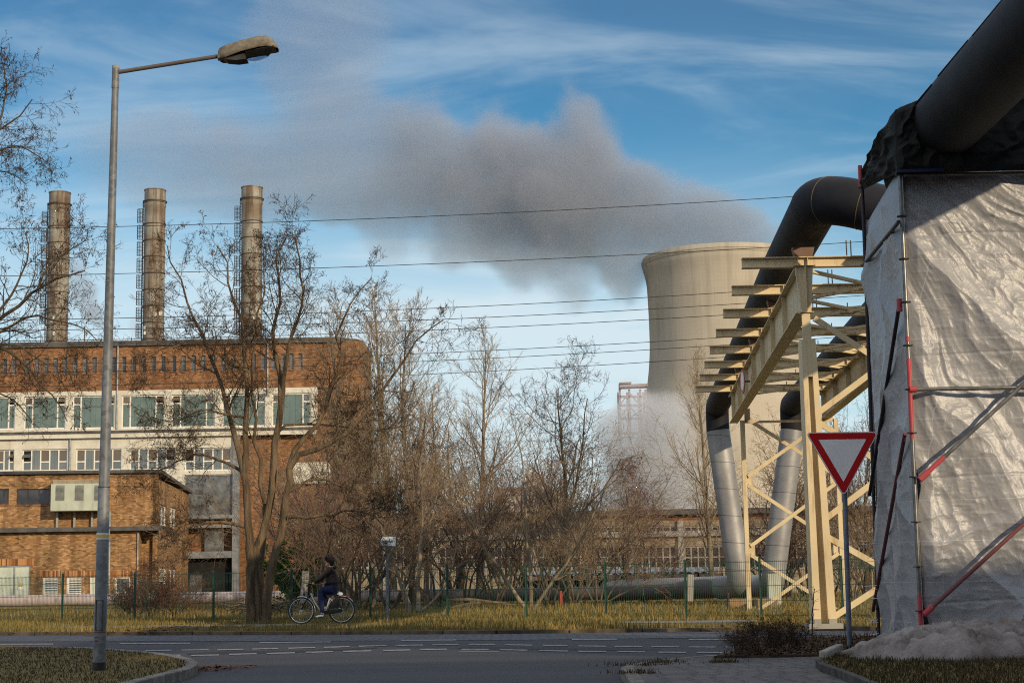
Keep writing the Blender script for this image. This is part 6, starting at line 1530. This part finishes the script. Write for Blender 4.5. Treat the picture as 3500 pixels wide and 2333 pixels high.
limbs = [
 ([(856,2138),(858,2000),(856,1880),(848,1740),(838,1660),(832,1614)], (0,-.1), .135, .095),
 ([(832,1614),(842,1480),(850,1400),(845,1270),(830,1150),(800,1020),(760,900),(742,840)], (-.1,-.6), .095, .018),
 ([(832,1614),(800,1490),(780,1400),(742,1280),(692,1150),(640,1020),(592,910),(572,840)], (-.1,.8), .085, .015),
 ([(876,2138),(878,2000),(888,1880),(914,1740),(938,1600),(950,1480),(960,1390)], (.1,.3), .13, .085),
 ([(960,1390),(955,1280),(932,1140),(958,1010),(942,890),(985,800)], (.3,.9), .085, .016),
 ([(960,1390),(985,1230),(1002,1130),(1038,1010),(1022,890),(1008,790)], (.3,-.5), .075, .014),
 ([(902,2138),(922,1980),(940,1890),(974,1745),(990,1650),(988,1600)], (-.1,-.3), .14, .09),
 ([(988,1600),(1002,1560),(1078,1540),(1140,1500),(1212,1458),(1324,1315),(1391,1212),(1458,1132),(1516,1092)], (-.3,-1.2), .09, .014),
 ([(988,1600),(1012,1530),(1060,1470),(1114,1372),(1163,1215),(1158,1150),(1190,1050),(1270,950)], (-.3,.8), .085, .014),
 ([(986,1765),(1092,1765),(1190,1742),(1270,1760),(1330,1810)], (-.3,-1.6), .05, .014),
 ([(845,1800),(790,1786),(715,1785),(650,1803),(600,1830),(560,1875)], (0,-1.4), .055, .012),
 ([(830,1612),(780,1580),(712,1558),(640,1562),(560,1600),(500,1640)], (0,1.2), .05, .012),
 ([(850,1435),(806,1420),(760,1415),(690,1400),(600,1440),(520,1425)], (0,-1.4), .04, .012),
 ([(946,1480),(1000,1450),(1100,1448),(1180,1455),(1290,1470),(1400,1452)], (.3,1.4), .045, .012),
 ([(985,1680),(1050,1645),(1110,1640),(1200,1670),(1300,1680),(1380,1720)], (-.3,1.5), .045, .012),
 ([(905,1720),(890,1640),(880,1520),(872,1400),(865,1250),(880,1100),(905,950),(900,850)], (.2,-.8), .06, .013),
 ([(850,1270),(780,1240),(700,1180),(600,1180),(520,1210),(470,1240)], (-.3,-1.5), .035, .010),
 ([(888,2130),(892,1960),(900,1850),(906,1760),(905,1720)], (.6,.8), .106, .06),
]
guide_tree('locust_tree', B0, limbs, 45.0, LOC, 77, .0052, M['bark'], M['twig_dark'], 'big multi stemmed bare tree with dangling seed pods, standing left of the cyclist', pods=5200, rbase=.2)
LOCB = [dict(LOC[0], m=12), dict(LOC[1], m=6), dict(LOC[2], m=4), dict(LOC[3], m=2)]
# overhanging tree whose trunk stands outside the left edge
limbs = [
 ([(-420,2170),(-400,1900),(-390,1600),(-360,1350),(-300,1150)], (0,0), .24, .15),
 ([(-300,1150),(-160,1130),(-40,1110),(60,1040),(130,985),(200,950),(290,925)], (0,-1.0), .085, .014),
 ([(-160,1130),(-60,1160),(40,1110),(110,1080),(180,1095),(250,1110),(330,1160)], (0,.6), .05, .010),
 ([(-40,1110),(30,1020),(80,930),(100,860),(90,790)], (-.5,.2), .04, .009),
 ([(130,985),(170,900),(230,860),(290,820),(300,780)], (-.8,-.4), .03, .008),
 ([(-300,1200),(-150,1190),(-20,1180),(80,1230),(130,1300),(200,1370),(230,1440)], (.2,-.6), .06, .010),
 ([(-20,1180),(60,1180),(150,1240),(220,1260),(260,1330)], (-.2,.4), .03, .008),
 ([(-300,1250),(-150,1290),(-30,1330),(60,1380),(110,1440)], (.5,.9), .04, .010),
 ([(-300,1150),(-250,900),(-180,700),(-110,560),(-40,470),(60,400),(110,340)], (0,-.8), .09, .012),
 ([(-110,560),(-30,520),(60,500),(110,520),(170,560)], (-.4,.3), .035, .008),
 ([(-40,470),(10,370),(20,280),(5,190)], (-.6,-.2), .03, .008),
 ([(-180,700),(-60,600),(30,590),(90,630)], (-.3,.6), .035, .008),
 ([(-110,560),(-60,420),(-20,330),(50,270)], (-.5,-.5), .035, .008),
]
bL = P(-420,2175,38.0); bL.z = 0.05
guide_tree('locust_tree', bL, limbs, 38.0, LOCB, 88, .0046, M['bark_dark'], M['twig_dark'], 'dark bare tree reaching in from outside the left edge of the picture over the chimneys', pods=2600, rbase=.24)
# forked trees behind the fence with visible limbs
SH = [dict(m=8,t0=.25,a=42,s=14,lr=.55,sh=.35,k=6,w=.13,tr=.05,rr=.45), dict(m=6,t0=.15,a=44,s=14,lr=.5,sh=.3,k=4,w=.15,tr=.02,rr=.5), dict(m=5,t0=.2,a=42,s=14,lr=.5,sh=.3,k=3,w=.16,tr=.0,rr=.55)]
bb_ = P(1812,2082,60); bb_.z = .05
guide_tree('forked_tree', bb_, [([(1806,2086),(1740,2000),(1680,1900),(1625,1812),(1575,1730),(1540,1640)], (0,-.8), .09, .02), ([(1814,2086),(1818,1960),(1806,1840),(1796,1720),(1790,1600),(1760,1480),(1740,1380)], (0,.5), .085, .008), ([(1822,2086),(1880,2000),(1950,1900),(2010,1800),(2060,1690)], (0,.6), .075, .015), ([(1640,1830),(1600,1760),(1520,1740)], (-.6,-1), .03, .01)], 60, SH, 5, .007, M['bark_grey'], M['twig_tan'], 'bare tree forking at the ground into three splayed pale trunks behind the fence')
bb_ = P(1435,2082,58); bb_.z = .05
guide_tree('forked_tree', bb_, [([(1430,2090),(1426,2020),(1430,1950),(1438,1850),(1446,1700),(1430,1560)], (0,.5), .10, .02), ([(1436,2088),(1490,2045),(1528,1985),(1548,1920),(1560,1850)], (0,.4), .06, .015), ([(1402,2088),(1376,2010),(1356,1950),(1330,1870),(1295,1790),(1270,1700)], (0,-.6), .085, .02), ([(1408,2086),(1392,2030),(1376,1980),(1370,1900)], (.2,.6), .05, .02)], 58, SH, 6, .007, M['bark_grey'], M['twig_brown'], 'bare tree with a curved side trunk just right of the direction sign pole')

PT = [ # key, name, px, D, topy, width factor, rot, label
 ('poplar_a','poplar_tree',1195,76,935,1.3,0.3,'slender tall bare poplar rising just right of the power house roof corner'),
 ('poplar_b','poplar_tree',1345,77,915,1.6,1.3,'tallest bare poplar with a broad upright crown right of the power house'),
 ('poplar_a','poplar_tree',1412,74,985,1.35,2.2,'dense bare poplar just right of the tallest poplar'),
 ('poplar_a','poplar_tree',1275,72,1060,1.2,2.9,'bare poplar with dense crossing twigs between the two tallest poplars'),
 ('poplar_b','poplar_tree',1642,80,1072,1.35,4.0,'pale bare poplar with a thin pointed crown standing alone against the sky'),
 ('poplar_a','poplar_tree',1455,74,1235,1.3,5.0,'shorter bare poplar left of the lone pointed poplar'),
 ('round_a','bare_tree',1930,70,1200,1.0,0.6,'dark bare tree with a dense rounded crown left of the steam'),
 ('round_b','bare_tree',1560,76,1380,1.0,1.9,'dark bushy bare tree filling the gap left of the lone pointed poplar'),
 ('round_b','bare_tree',1400,70,1330,.9,3.3,'brown bare tree in the thicket above the direction sign'),
 ('birch_a','birch_tree',2185,86,1535,1.1,0.0,'weeping reddish birch right of the dark rounded tree'),
 ('poplar_b','poplar_tree',2440,78,1150,1.15,0.9,'thin bare tree standing in front of the cooling tower, left of the silver riser'),
 ('round_b','bare_tree',2700,80,1440,.9,2.2,'bare tree seen between the two silver risers'),
 ('round_a','bare_tree',2960,82,1330,.9,4.4,'bare tree behind the yield sign beside the side sheeting'),
 ('round_b','bare_tree',3060,74,1380,.9,5.4,'bare tree mostly hidden behind the sheeted scaffold'),
]
for key, nm, px, D, ty, wf, rot, lab in PT:
    place_tree(key, nm, at(px,D), D, .05, hgt(px,ty,D), rot, lab, 'tree', None, wf)
ST = [(1085,66,1560,'stem_a'),(1170,62,1640,'stem_c'),(1235,68,1500,'stem_b'),(1330,64,1620,'stem_a'),(1500,66,1560,'stem_d'),(1600,63,1640,'stem_c'),(1690,70,1560,'stem_a'),(1740,78,1480,'stem_b'),(1880,64,1640,'stem_b'),(1960,67,1600,'stem_a'),(2050,62,1660,'stem_d'),(2120,72,1600,'stem_c'),(2010,76,1500,'stem_b'),(2200,70,1720,'stem_a'),(2290,74,1770,'stem_c'),(1130,78,1420,'stem_b'),(1000,72,1640,'stem_c'),(1210,80,1350,'stem_d'),
      (1830,82,1470,'stem_a'),(1560,84,1440,'stem_c'),(2580,84,1660,'stem_c'),(2690,78,1560,'stem_c'),(2760,86,1500,'stem_a'),(2840,80,1570,'stem_c'),(2900,76,1640,'stem_a'),(2970,84,1540,'stem_c'),(3030,78,1600,'stem_a'),(2480,80,1800,'stem_a'),(2650,88,1640,'stem_b'),(2920,70,1760,'stem_b')]
words = {'stem_a':'brown','stem_b':'tan','stem_c':'reddish','stem_d':'wide spreading brown'}
def where(px):
    tbl = [(1040,'above the cyclist at the corner of the power house'),(1110,'behind the cyclist'),(1150,'left of the direction sign, against the power house wall'),(1190,'above and left of the direction sign'),(1222,'just left of the direction sign'),(1260,'reaching behind the direction sign'),(1360,'directly behind the direction sign'),(1520,'between the two forked trees'),(1570,'at the back between the forked trees'),(1640,'under the left limb of the splayed tree'),(1700,'behind the splayed tree on its left'),(1790,'rising behind the middle of the splayed tree'),(1850,'far back behind the splayed tree'),(1900,'just right of the splayed trunks'),(1970,'under the dark rounded tree'),(2020,'far back under the dark rounded tree'),(2080,'at the left end of the corrugated lean-to'),(2150,'beside the weeping birch'),(2240,'below the weeping birch, before the brick parapet'),(2400,'in front of the workshop windows'),(2500,'beside the foot of the left silver riser'),(2600,'just right of the left silver riser'),(2670,'far back between the silver risers'),(2720,'nearer between the silver risers'),(2790,'just right of the right silver riser'),(2860,'behind the cream bridge column'),(2910,'right of the cream bridge column'),(2940,'below the yield sign behind the fence'),(3000,'beside the edge of the side sheeting'),(4000,'mostly hidden behind the side sheeting')]
    for lim, s in tbl:
        if px < lim: return s
for i, (px, D, ty, key) in enumerate(ST):
    place_tree(key, 'bare_shrub', at(px,D), D, .05, hgt(px,ty,D), i*1.7, f'{words[key]} many stemmed bare shrub {where(px)}', 'shrub', 'bare shrubs in the thicket behind the fence', 1.15)
# low dense bushes
lib('bush_a', 'stem', 2.0, 51, .02, .0045, M['bark_dark'], M['twig_red'], stems=16, spread=1.0)
lib('bush_b', 'stem', 2.0, 52, .014, .0028, M['bark_dark'], M['twig_dark'], stems=18, spread=1.3)
for k, (px, D, ty, wf, lab) in enumerate([(520,59,1925,1.0,'round reddish thorny bush behind the fence at the right end of the annex'),(600,60,1975,1.2,'low side part of a thorny bush leaning right behind the third fence post'),(460,60,1985,1.2,'low thorny bush at the foot of the annex downpipes')]):
    place_tree('bush_a', 'thorny_bush', at(px,D), D, .05, hgt(px,ty,D), k*2.1, lab, 'bush', 'thorny bushes behind the fence', wf, leaves=6000, lmat=M['leaf_brown'], lsize=.03)
for k, (px, py, ty, wf, lab) in enumerate([(2600,2228,2102,1.2,'dark leafless bush in the planting bed at the foot of the bridge brace'),(2690,2222,2112,1.1,'dark leafless bush just left of the cream column foot'),(2540,2236,2150,1.1,'low dark bush at the left end of the planting bed')]):
    g_ = G(px, py, .13); place_tree('bush_b', 'dark_bush', g_.x, g_.y, .13, P(px, ty, g_.y).z-.13, k*1.3, lab, 'bush', 'dark bushes in the planting bed', wf, leaves=9000, lmat=M['pod'], lsize=.035)
g_ = G(2782,2215,.13)
guide_tree('sapling', g_, [([(2782,2222),(2776,2120),(2784,2010)], (0,0), .012, .006)], g_.y, [dict(m=8,t0=.5,a=40,s=12,lr=.12,sh=.3,k=3,w=.1,tr=0,rr=.5), dict(m=3,t0=.3,a=40,s=12,lr=.4,sh=.3,k=2,w=.1,tr=0,rr=.6)], 7, .003, M['bark_dark'], M['twig_dark'], 'thin leafless sapling standing right against the cream column')
for k, (px, D, ty) in enumerate([(1010,70,1850),(1045,72,1880)]):
    place_tree('stem_d' if k == 0 else 'stem_b', 'evergreen_bush', at(px,D), D, .05, hgt(px,ty,D), k, ['dark green evergreen bush behind the big tree, left of the cyclist head','smaller dark green evergreen bush just above the bicycle handlebar'][k], 'bush', None, .9, leaves=16000, lmat=M['leaf_green'], lsize=.16)
# ------------------------------------------------------------------ bicycle and cyclist
DB = 43.4; GZ = 0.056
def Z(zx, zy, d=0.0): 
    p = P(950+zx/4.751, 1850+zy/4.751, DB); return Vector((p.x, DB+d, p.z))
# anchor to the footpath
zoff = GZ + 0.345 - (Z(380,1160).z + Z(1035,1170).z)/2
_Z = Z
def Z(zx, zy, d=0.0): return _Z(zx, zy, d) + Vector((0,0,zoff))
wf = Z(380,1160); wr = Z(1035,1170); wf.z = wr.z = GZ+0.345; RW = 0.345
M['tyre'] = mat_noise('tyre_rubber', (0.012,0.012,0.012), (0.03,0.03,0.03), 20, rough=0.7)
M['chrome'] = mat_noise('wheel_rim_metal', (0.45,0.44,0.42), (0.55,0.54,0.52), 9, rough=0.3, metal=0.8)
M['silver_paint'] = mat_noise('silver_frame_paint', (0.48,0.47,0.44), (0.56,0.55,0.52), 9, rough=0.3, metal=0.3)
M['plastic'] = mat_noise('black_plastic', (0.008,0.008,0.008), (0.015,0.015,0.015), 9, rough=0.4)
bk = thing('bicycle', (wf.x, DB, GZ), 'silver step through city bicycle ridden along the footpath before the fence', 'bicycle')
def circ(c, r, n=40, a0=0, a1=2*math.pi): return [c + Vector((math.cos(a)*r, 0, math.sin(a)*r)) for a in np.linspace(a0, a1, n)]
for c in (wf, wr):
    w = MB().tube(circ(c, RW-.018), 0.018, 8, cap=False).build('wheel', M['tyre'], bk, True)
    MB().tube(circ(c, RW-.045), 0.011, 6, cap=False).build('rim', M['chrome'], w, True)
    mb = MB()
    for k in range(28): a = 2*math.pi*k/28; mb.tube([c + Vector((math.cos(a)*.025,.02*(-1)**k,math.sin(a)*.025)), c + Vector((math.cos(a)*(RW-.05),0,math.sin(a)*(RW-.05)))], .0013, 3)
    mb.build('spokes', M['chrome'], w)
    MB().tube([c+Vector((0,-.045,0)), c+Vector((0,.045,0))], .028 if c is wf else .045, 14).build('hub', M['chrome'], w)
def tb(name, pts, r, mat, par=bk, n=10): return MB().tube(pts, r, n).build(name, mat, par, 'auto')
tb('down_tube', smooth_path([Z(530,885), Z(575,985), Z(625,1075), Z(690,1165), Z(735,1200)]), .021, M['silver_paint'])
tb('seat_tube', [Z(770,1198), Z(842,960)], .017, M['silver_paint'])
for s in (-.04, .04):
    tb('chain_stay', [Z(765,1197,s*.4), Z(1030,1165,s)], .011, M['silver_paint']); tb('seat_stay', [Z(842,968,s*.4), Z(1030,1160,s)], .009, M['silver_paint'])
    tb('fork_blade', smooth_path([Z(505,935,s*.6), Z(450,1020,s), Z(375,1163,s)]), .014, M['plastic'])
tb('head_tube', [Z(540,850), Z(500,945)], .022, M['plastic'])
hb_ = tb('stem', smooth_path([Z(530,865), Z(542,800), Z(520,765)]), .014, M['plastic'])
tb('handlebar', smooth_path([Z(560,745,-.27), Z(500,752,-.22), Z(478,775,-.12), Z(520,768,0), Z(478,775,.12), Z(500,752,.22), Z(560,745,.27)], 6), .011, M['plastic'])
mbx = MB(); mbx.ellipsoid(Z(425,905), (.035,.03,.035)); mbx.build('headlight', M['plastic'], bk, True)
mbx = MB(); mbx.ellipsoid(Z(868,905), (.12,.075,.028), Matrix.Rotation(0.08,3,'Y')); mbx.build('saddle', M['plastic'], bk, True)
tb('seat_post', [Z(842,960), Z(862,900)], .013, M['plastic'])
for c, a0, a1, nm in ((wf, math.radians(-12), math.radians(108), 'mudguard'), (wr, math.radians(35), math.radians(165), 'mudguard')):
    mb = MB(); n = 26; r = RW+.022; vs = []
    for a in np.linspace(a0, a1, n):
        for yy, dr in ((-.028,-.012),(0,0),(.028,-.012)): vs.append(c + Vector((math.cos(a)*(r+dr), yy, math.sin(a)*(r+dr))))
    mb.add(vs, [(i*3+k,i*3+k+1,(i+1)*3+k+1,(i+1)*3+k) for i in range(n-1) for k in (0,1)]); o = mb.build(nm, M['chrome'], bk, True); md = o.modifiers.new('t','SOLIDIFY'); md.thickness = .006
mb = MB(); mb.tube([Z(905,945,-.06), Z(1125,945,-.06)], .006, 6); mb.tube([Z(905,945,.06), Z(1125,945,.06)], .006, 6); mb.tube([Z(905,945,-.06), Z(905,945,.06)], .006, 6); mb.tube([Z(1125,945,-.06), Z(1125,945,.06)], .006, 6)
for s in (-.06,.06): mb.tube([Z(1030,1160,s), Z(1070,945,s)], .006, 6); mb.tube([Z(1030,1160,s), Z(980,945,s)], .006, 6)
mb.build('rack', M['plastic'], bk)
mbx = MB(); p = Z(1138,945); mbx.box(p.x-.02,p.x+.02,DB-.03,DB+.03,p.z-.025,p.z+.02); mbx.build('rear_light', mat_noise('red_reflector', (0.5,0.01,0.01),(0.6,0.02,0.02),4,rough=.2), bk, bevel=.005)
# skirt guard and chain case
mb = MB(); c = wr; pts = [c + Vector((math.cos(a)*(RW-.02), -.05, math.sin(a)*(RW-.02))) for a in np.linspace(math.radians(95), math.radians(175), 12)] + [Z(1000,1120,-.05)]; mb.prism([Vector(p) for p in pts], (0,0,0), (0,.006,0)); mb.build('skirt_guard', M['plastic'], bk)
mb = MB(); mb.prism([Z(770,1170,-.06), Z(1040,1140,-.06), Z(1060,1165,-.06), Z(1035,1195,-.06), Z(880,1225,-.06), Z(770,1230,-.06), Z(735,1200,-.06)], (0,0,0), (0,.03,0)); mb.build('chain_case', M['plastic'], bk)
tb('crank', [Z(752,1200,-.09), Z(735,1255,-.10)], .012, M['chrome']); tb('crank', [Z(752,1200,.09), Z(775,1145,.10)], .012, M['chrome'])
mb = MB(); p = Z(700,1272,-.15); mb.box(p.x-.05,p.x+.05,p.y-.05,p.y+.05,p.z-.012,p.z+.010); mb.build('pedal', M['plastic'], bk, bevel=.004)
mb = MB(); p = Z(790,1140,.15); mb.box(p.x-.05,p.x+.05,p.y-.05,p.y+.05,p.z-.012,p.z+.010); mb.build('pedal', M['plastic'], bk, bevel=.004)
# checkered bag strapped on the rack
t = NT('checkered_bag_fabric', 0.8, 0.2); ck = t.n.new('ShaderNodeTexVoronoi'); ck.inputs['Scale'].default_value = 15; t.l.new(t.pos(), ck.inputs['Vector'])
t.col(t.ramp(t.xyz(ck.outputs['Color'])[0], [(0.0,(0.60,0.58,0.58)),(0.52,(0.60,0.58,0.58)),(0.53,(0.32,0.02,0.03)),(0.76,(0.32,0.02,0.03)),(0.77,(0.02,0.02,0.02))], 'CONSTANT'))
mb = MB(); mb.ellipsoid(Z(990,898), (.115,.09,.062), Matrix.Rotation(0.12,3,'Y'), 20, 12); o = mb.build('saddle_bag', t.m, smooth=True); tag(o, 'white red and black checkered bundle strapped on the bicycle rack', 'bag')

def skin_obj(name, verts, edges, radii, mat, parent, sub=2, root=0):
    me = bpy.data.meshes.new(name); me.from_pydata([tuple(v) for v in verts], edges, [])
    o = bpy.data.objects.new(name, me); COL.objects.link(o); me.materials.append(mat)
    parent_to(o, parent) if parent else None
    sk = o.modifiers.new('skin', 'SKIN'); sk.use_smooth_shade = True
    for i, r in enumerate(radii):
        d = me.skin_vertices[0].data[i]; rr_ = r if hasattr(r, '__len__') else (r, r); d.radius = rr_; d.use_root = (i == root)
    s = o.modifiers.new('sub', 'SUBSURF'); s.levels = sub; s.render_levels = sub; return o
M['skin'] = mat_noise('skin', (0.50,0.25,0.17), (0.56,0.29,0.20), 8, rough=0.55)
M['jacket'] = mat_noise('dark_brown_jacket', (0.012,0.006,0.005), (0.028,0.013,0.010), 6, rough=0.5, bump=.5, bdist=.02)
M['jeans'] = mat_noise('navy_jeans', (0.008,0.012,0.040), (0.016,0.022,0.065), 6, rough=0.85)
M['shoe'] = mat_noise('white_shoe', (0.62,0.60,0.56), (0.7,0.68,0.64), 6, rough=0.5)
M['hair'] = mat_noise('black_hair', (0.003,0.0028,0.0028), (0.007,0.006,0.006), 30, rough=0.8, bump=.5, scl=(1,1,.3))
pel = Z(895,800)
pn = thing('person', (pel.x, DB, pel.z-.1), 'cyclist with short black hair, dark brown jacket, navy trousers and white shoes riding left', 'person')
# continuous body under the clothes
J = [Z(895,800), Z(905,690), Z(890,580), Z(870,500), Z(850,455), Z(838,405),       # 0-5 pelvis..head base
     Z(862,500,-.17), Z(735,625,-.20), Z(570,742,-.25),                             # 6-8 near arm
     Z(862,500,.17), Z(725,625,.20), Z(560,738,.25),                                # 9-11 far arm
     Z(890,812,-.09), Z(700,840,-.10), Z(722,1230,-.13),                            # 12-14 near leg
     Z(890,812,.09), Z(730,870,.11), Z(800,1105,.13)]                               # 15-17 far leg
Ed = [(0,1),(1,2),(2,3),(3,4),(4,5),(3,6),(6,7),(7,8),(3,9),(9,10),(10,11),(0,12),(12,13),(13,14),(0,15),(15,16),(16,17)]
Ra = [.09,.08,.08,.07,.045,.05,.040,.032,.026,.040,.032,.026,.06,.045,.034,.06,.045,.034]
body = skin_obj('body', J, Ed, Ra, M['skin'], pn)
# jacket, trousers
skin_obj('jacket', [Z(885,770), Z(882,700), Z(872,600), Z(865,520), Z(855,470), Z(858,505,-.17), Z(735,622,-.205), Z(600,722,-.245), Z(862,505,.17), Z(725,622,.205), Z(590,718,.245)],
         [(0,1),(1,2),(2,3),(3,4),(3,5),(5,6),(6,7),(3,8),(8,9),(9,10)], [(.20,.19),(.20,.19),(.185,.18),(.14,.14),.065,.085,.066,.050,.085,.066,.050], M['jacket'], pn)
skin_obj('hood', [Z(900,452), Z(925,468), Z(930,500)], [(0,1),(1,2)], [.06,.07,.04], M['jacket'], pn)
skin_obj('trousers', [Z(892,800), Z(878,815,-.09), Z(790,822,-.10), Z(700,842,-.105), Z(700,900,-.11), Z(722,1060,-.12), Z(726,1215,-.13), Z(878,815,.09), Z(800,845,.10), Z(735,880,.11), Z(750,960,.115), Z(795,1095,.13)],
         [(0,1),(1,2),(2,3),(3,4),(4,5),(5,6),(0,7),(7,8),(8,9),(9,10),(10,11)], [.16,.125,.105,.088,.085,.068,.058,.125,.105,.085,.08,.058], M['jeans'], pn)
# head with face facing left
hc = Z(832,372)
mb = MB(); mb.ellipsoid(hc, (.092,.075,.115), None, 20, 14); hd = mb.build('head', M['skin'], pn, True)
mb = MB(); mb.ellipsoid(hc+Vector((-.096,0,-.012)), (.018,.013,.026)); mb.build('nose', M['skin'], hd, True)
mb = MB(); mb.ellipsoid(hc+Vector((-.055,0,-.085)), (.038,.04,.032)); mb.build('chin', M['skin'], hd, True)
for s in (-1,1):
    mb = MB(); mb.ellipsoid(hc+Vector((-.080,s*.032,.008)), (.012,.014,.008)); mb.build('eye', M['plastic'], hd, True)
    mb = MB(); mb.ellipsoid(hc+Vector((.005,s*.074,-.02)), (.020,.012,.032)); mb.build('ear', M['skin'], hd, True)
mb = MB(); mb.ellipsoid(hc+Vector((-.088,0,-.056)), (.008,.024,.005)); mb.build('mouth', mat_noise('lips', (.35,.1,.08),(.4,.12,.1),5), hd, True)
mb = MB(); mb.ellipsoid(hc+Vector((.028,0,.030)), (.118,.105,.112), Matrix.Rotation(-.35,3,'Y'), 22, 14); mb.ellipsoid(hc+Vector((-.055,0,.085)), (.072,.085,.045), Matrix.Rotation(.25,3,'Y'), 18, 10); mb.ellipsoid(hc+Vector((.055,0,-.03)), (.075,.09,.095), None, 18, 10)
hr = mb.build('hair', M['hair'], pn, True)
# gloves with five fingers closed round the grips
for s, wz in ((-1, Z(575,738,-.25)), (1, Z(565,735,.25))):
    g_ = Z(535,746, s*.25)
    vs = [wz, g_+Vector((.02,0,.012))]; ed = [(0,1)]; ra = [.030,.036]
    for k, (ln, yy) in enumerate(((.040,-.030),(.046,-.010),(.043,.010),(.034,.028))):
        b0 = g_ + Vector((-.005, yy, .018)); b1 = b0 + Vector((-ln*.8, 0, -.008)); b2 = b1 + Vector((-.004, 0, -.028)); b3 = b2 + Vector((.022,0,-.010)); n0 = len(vs); vs += [b0,b1,b2,b3]; ed += [(1,n0),(n0,n0+1),(n0+1,n0+2),(n0+2,n0+3)]; ra += [.011,.010,.010,.009]
    b0 = g_ + Vector((.02, -s*.04, -.005)); b1 = b0 + Vector((-.03,-s*.012,-.015)); n0 = len(vs); vs += [b0,b1]; ed += [(1,n0),(n0,n0+1)]; ra += [.013,.010]
    skin_obj('glove', vs, ed, ra, M['plastic'], pn, 1)
for an, s in ((Z(722,1232,-.14), -1), (Z(800,1105,.14), 1)):
    toe = an + Vector((-.165, 0, -.052)); heel = an + Vector((.030, 0, -.048)); mid_ = an + Vector((-.07,0,-.048))
    skin_obj('shoe', [an + Vector((0,0,-.01)), heel, mid_, toe], [(0,1),(0,2),(2,3)], [(.042,.042),(.034,.030),(.042,.034),(.034,.024)], M['shoe'], pn, 2, 0)
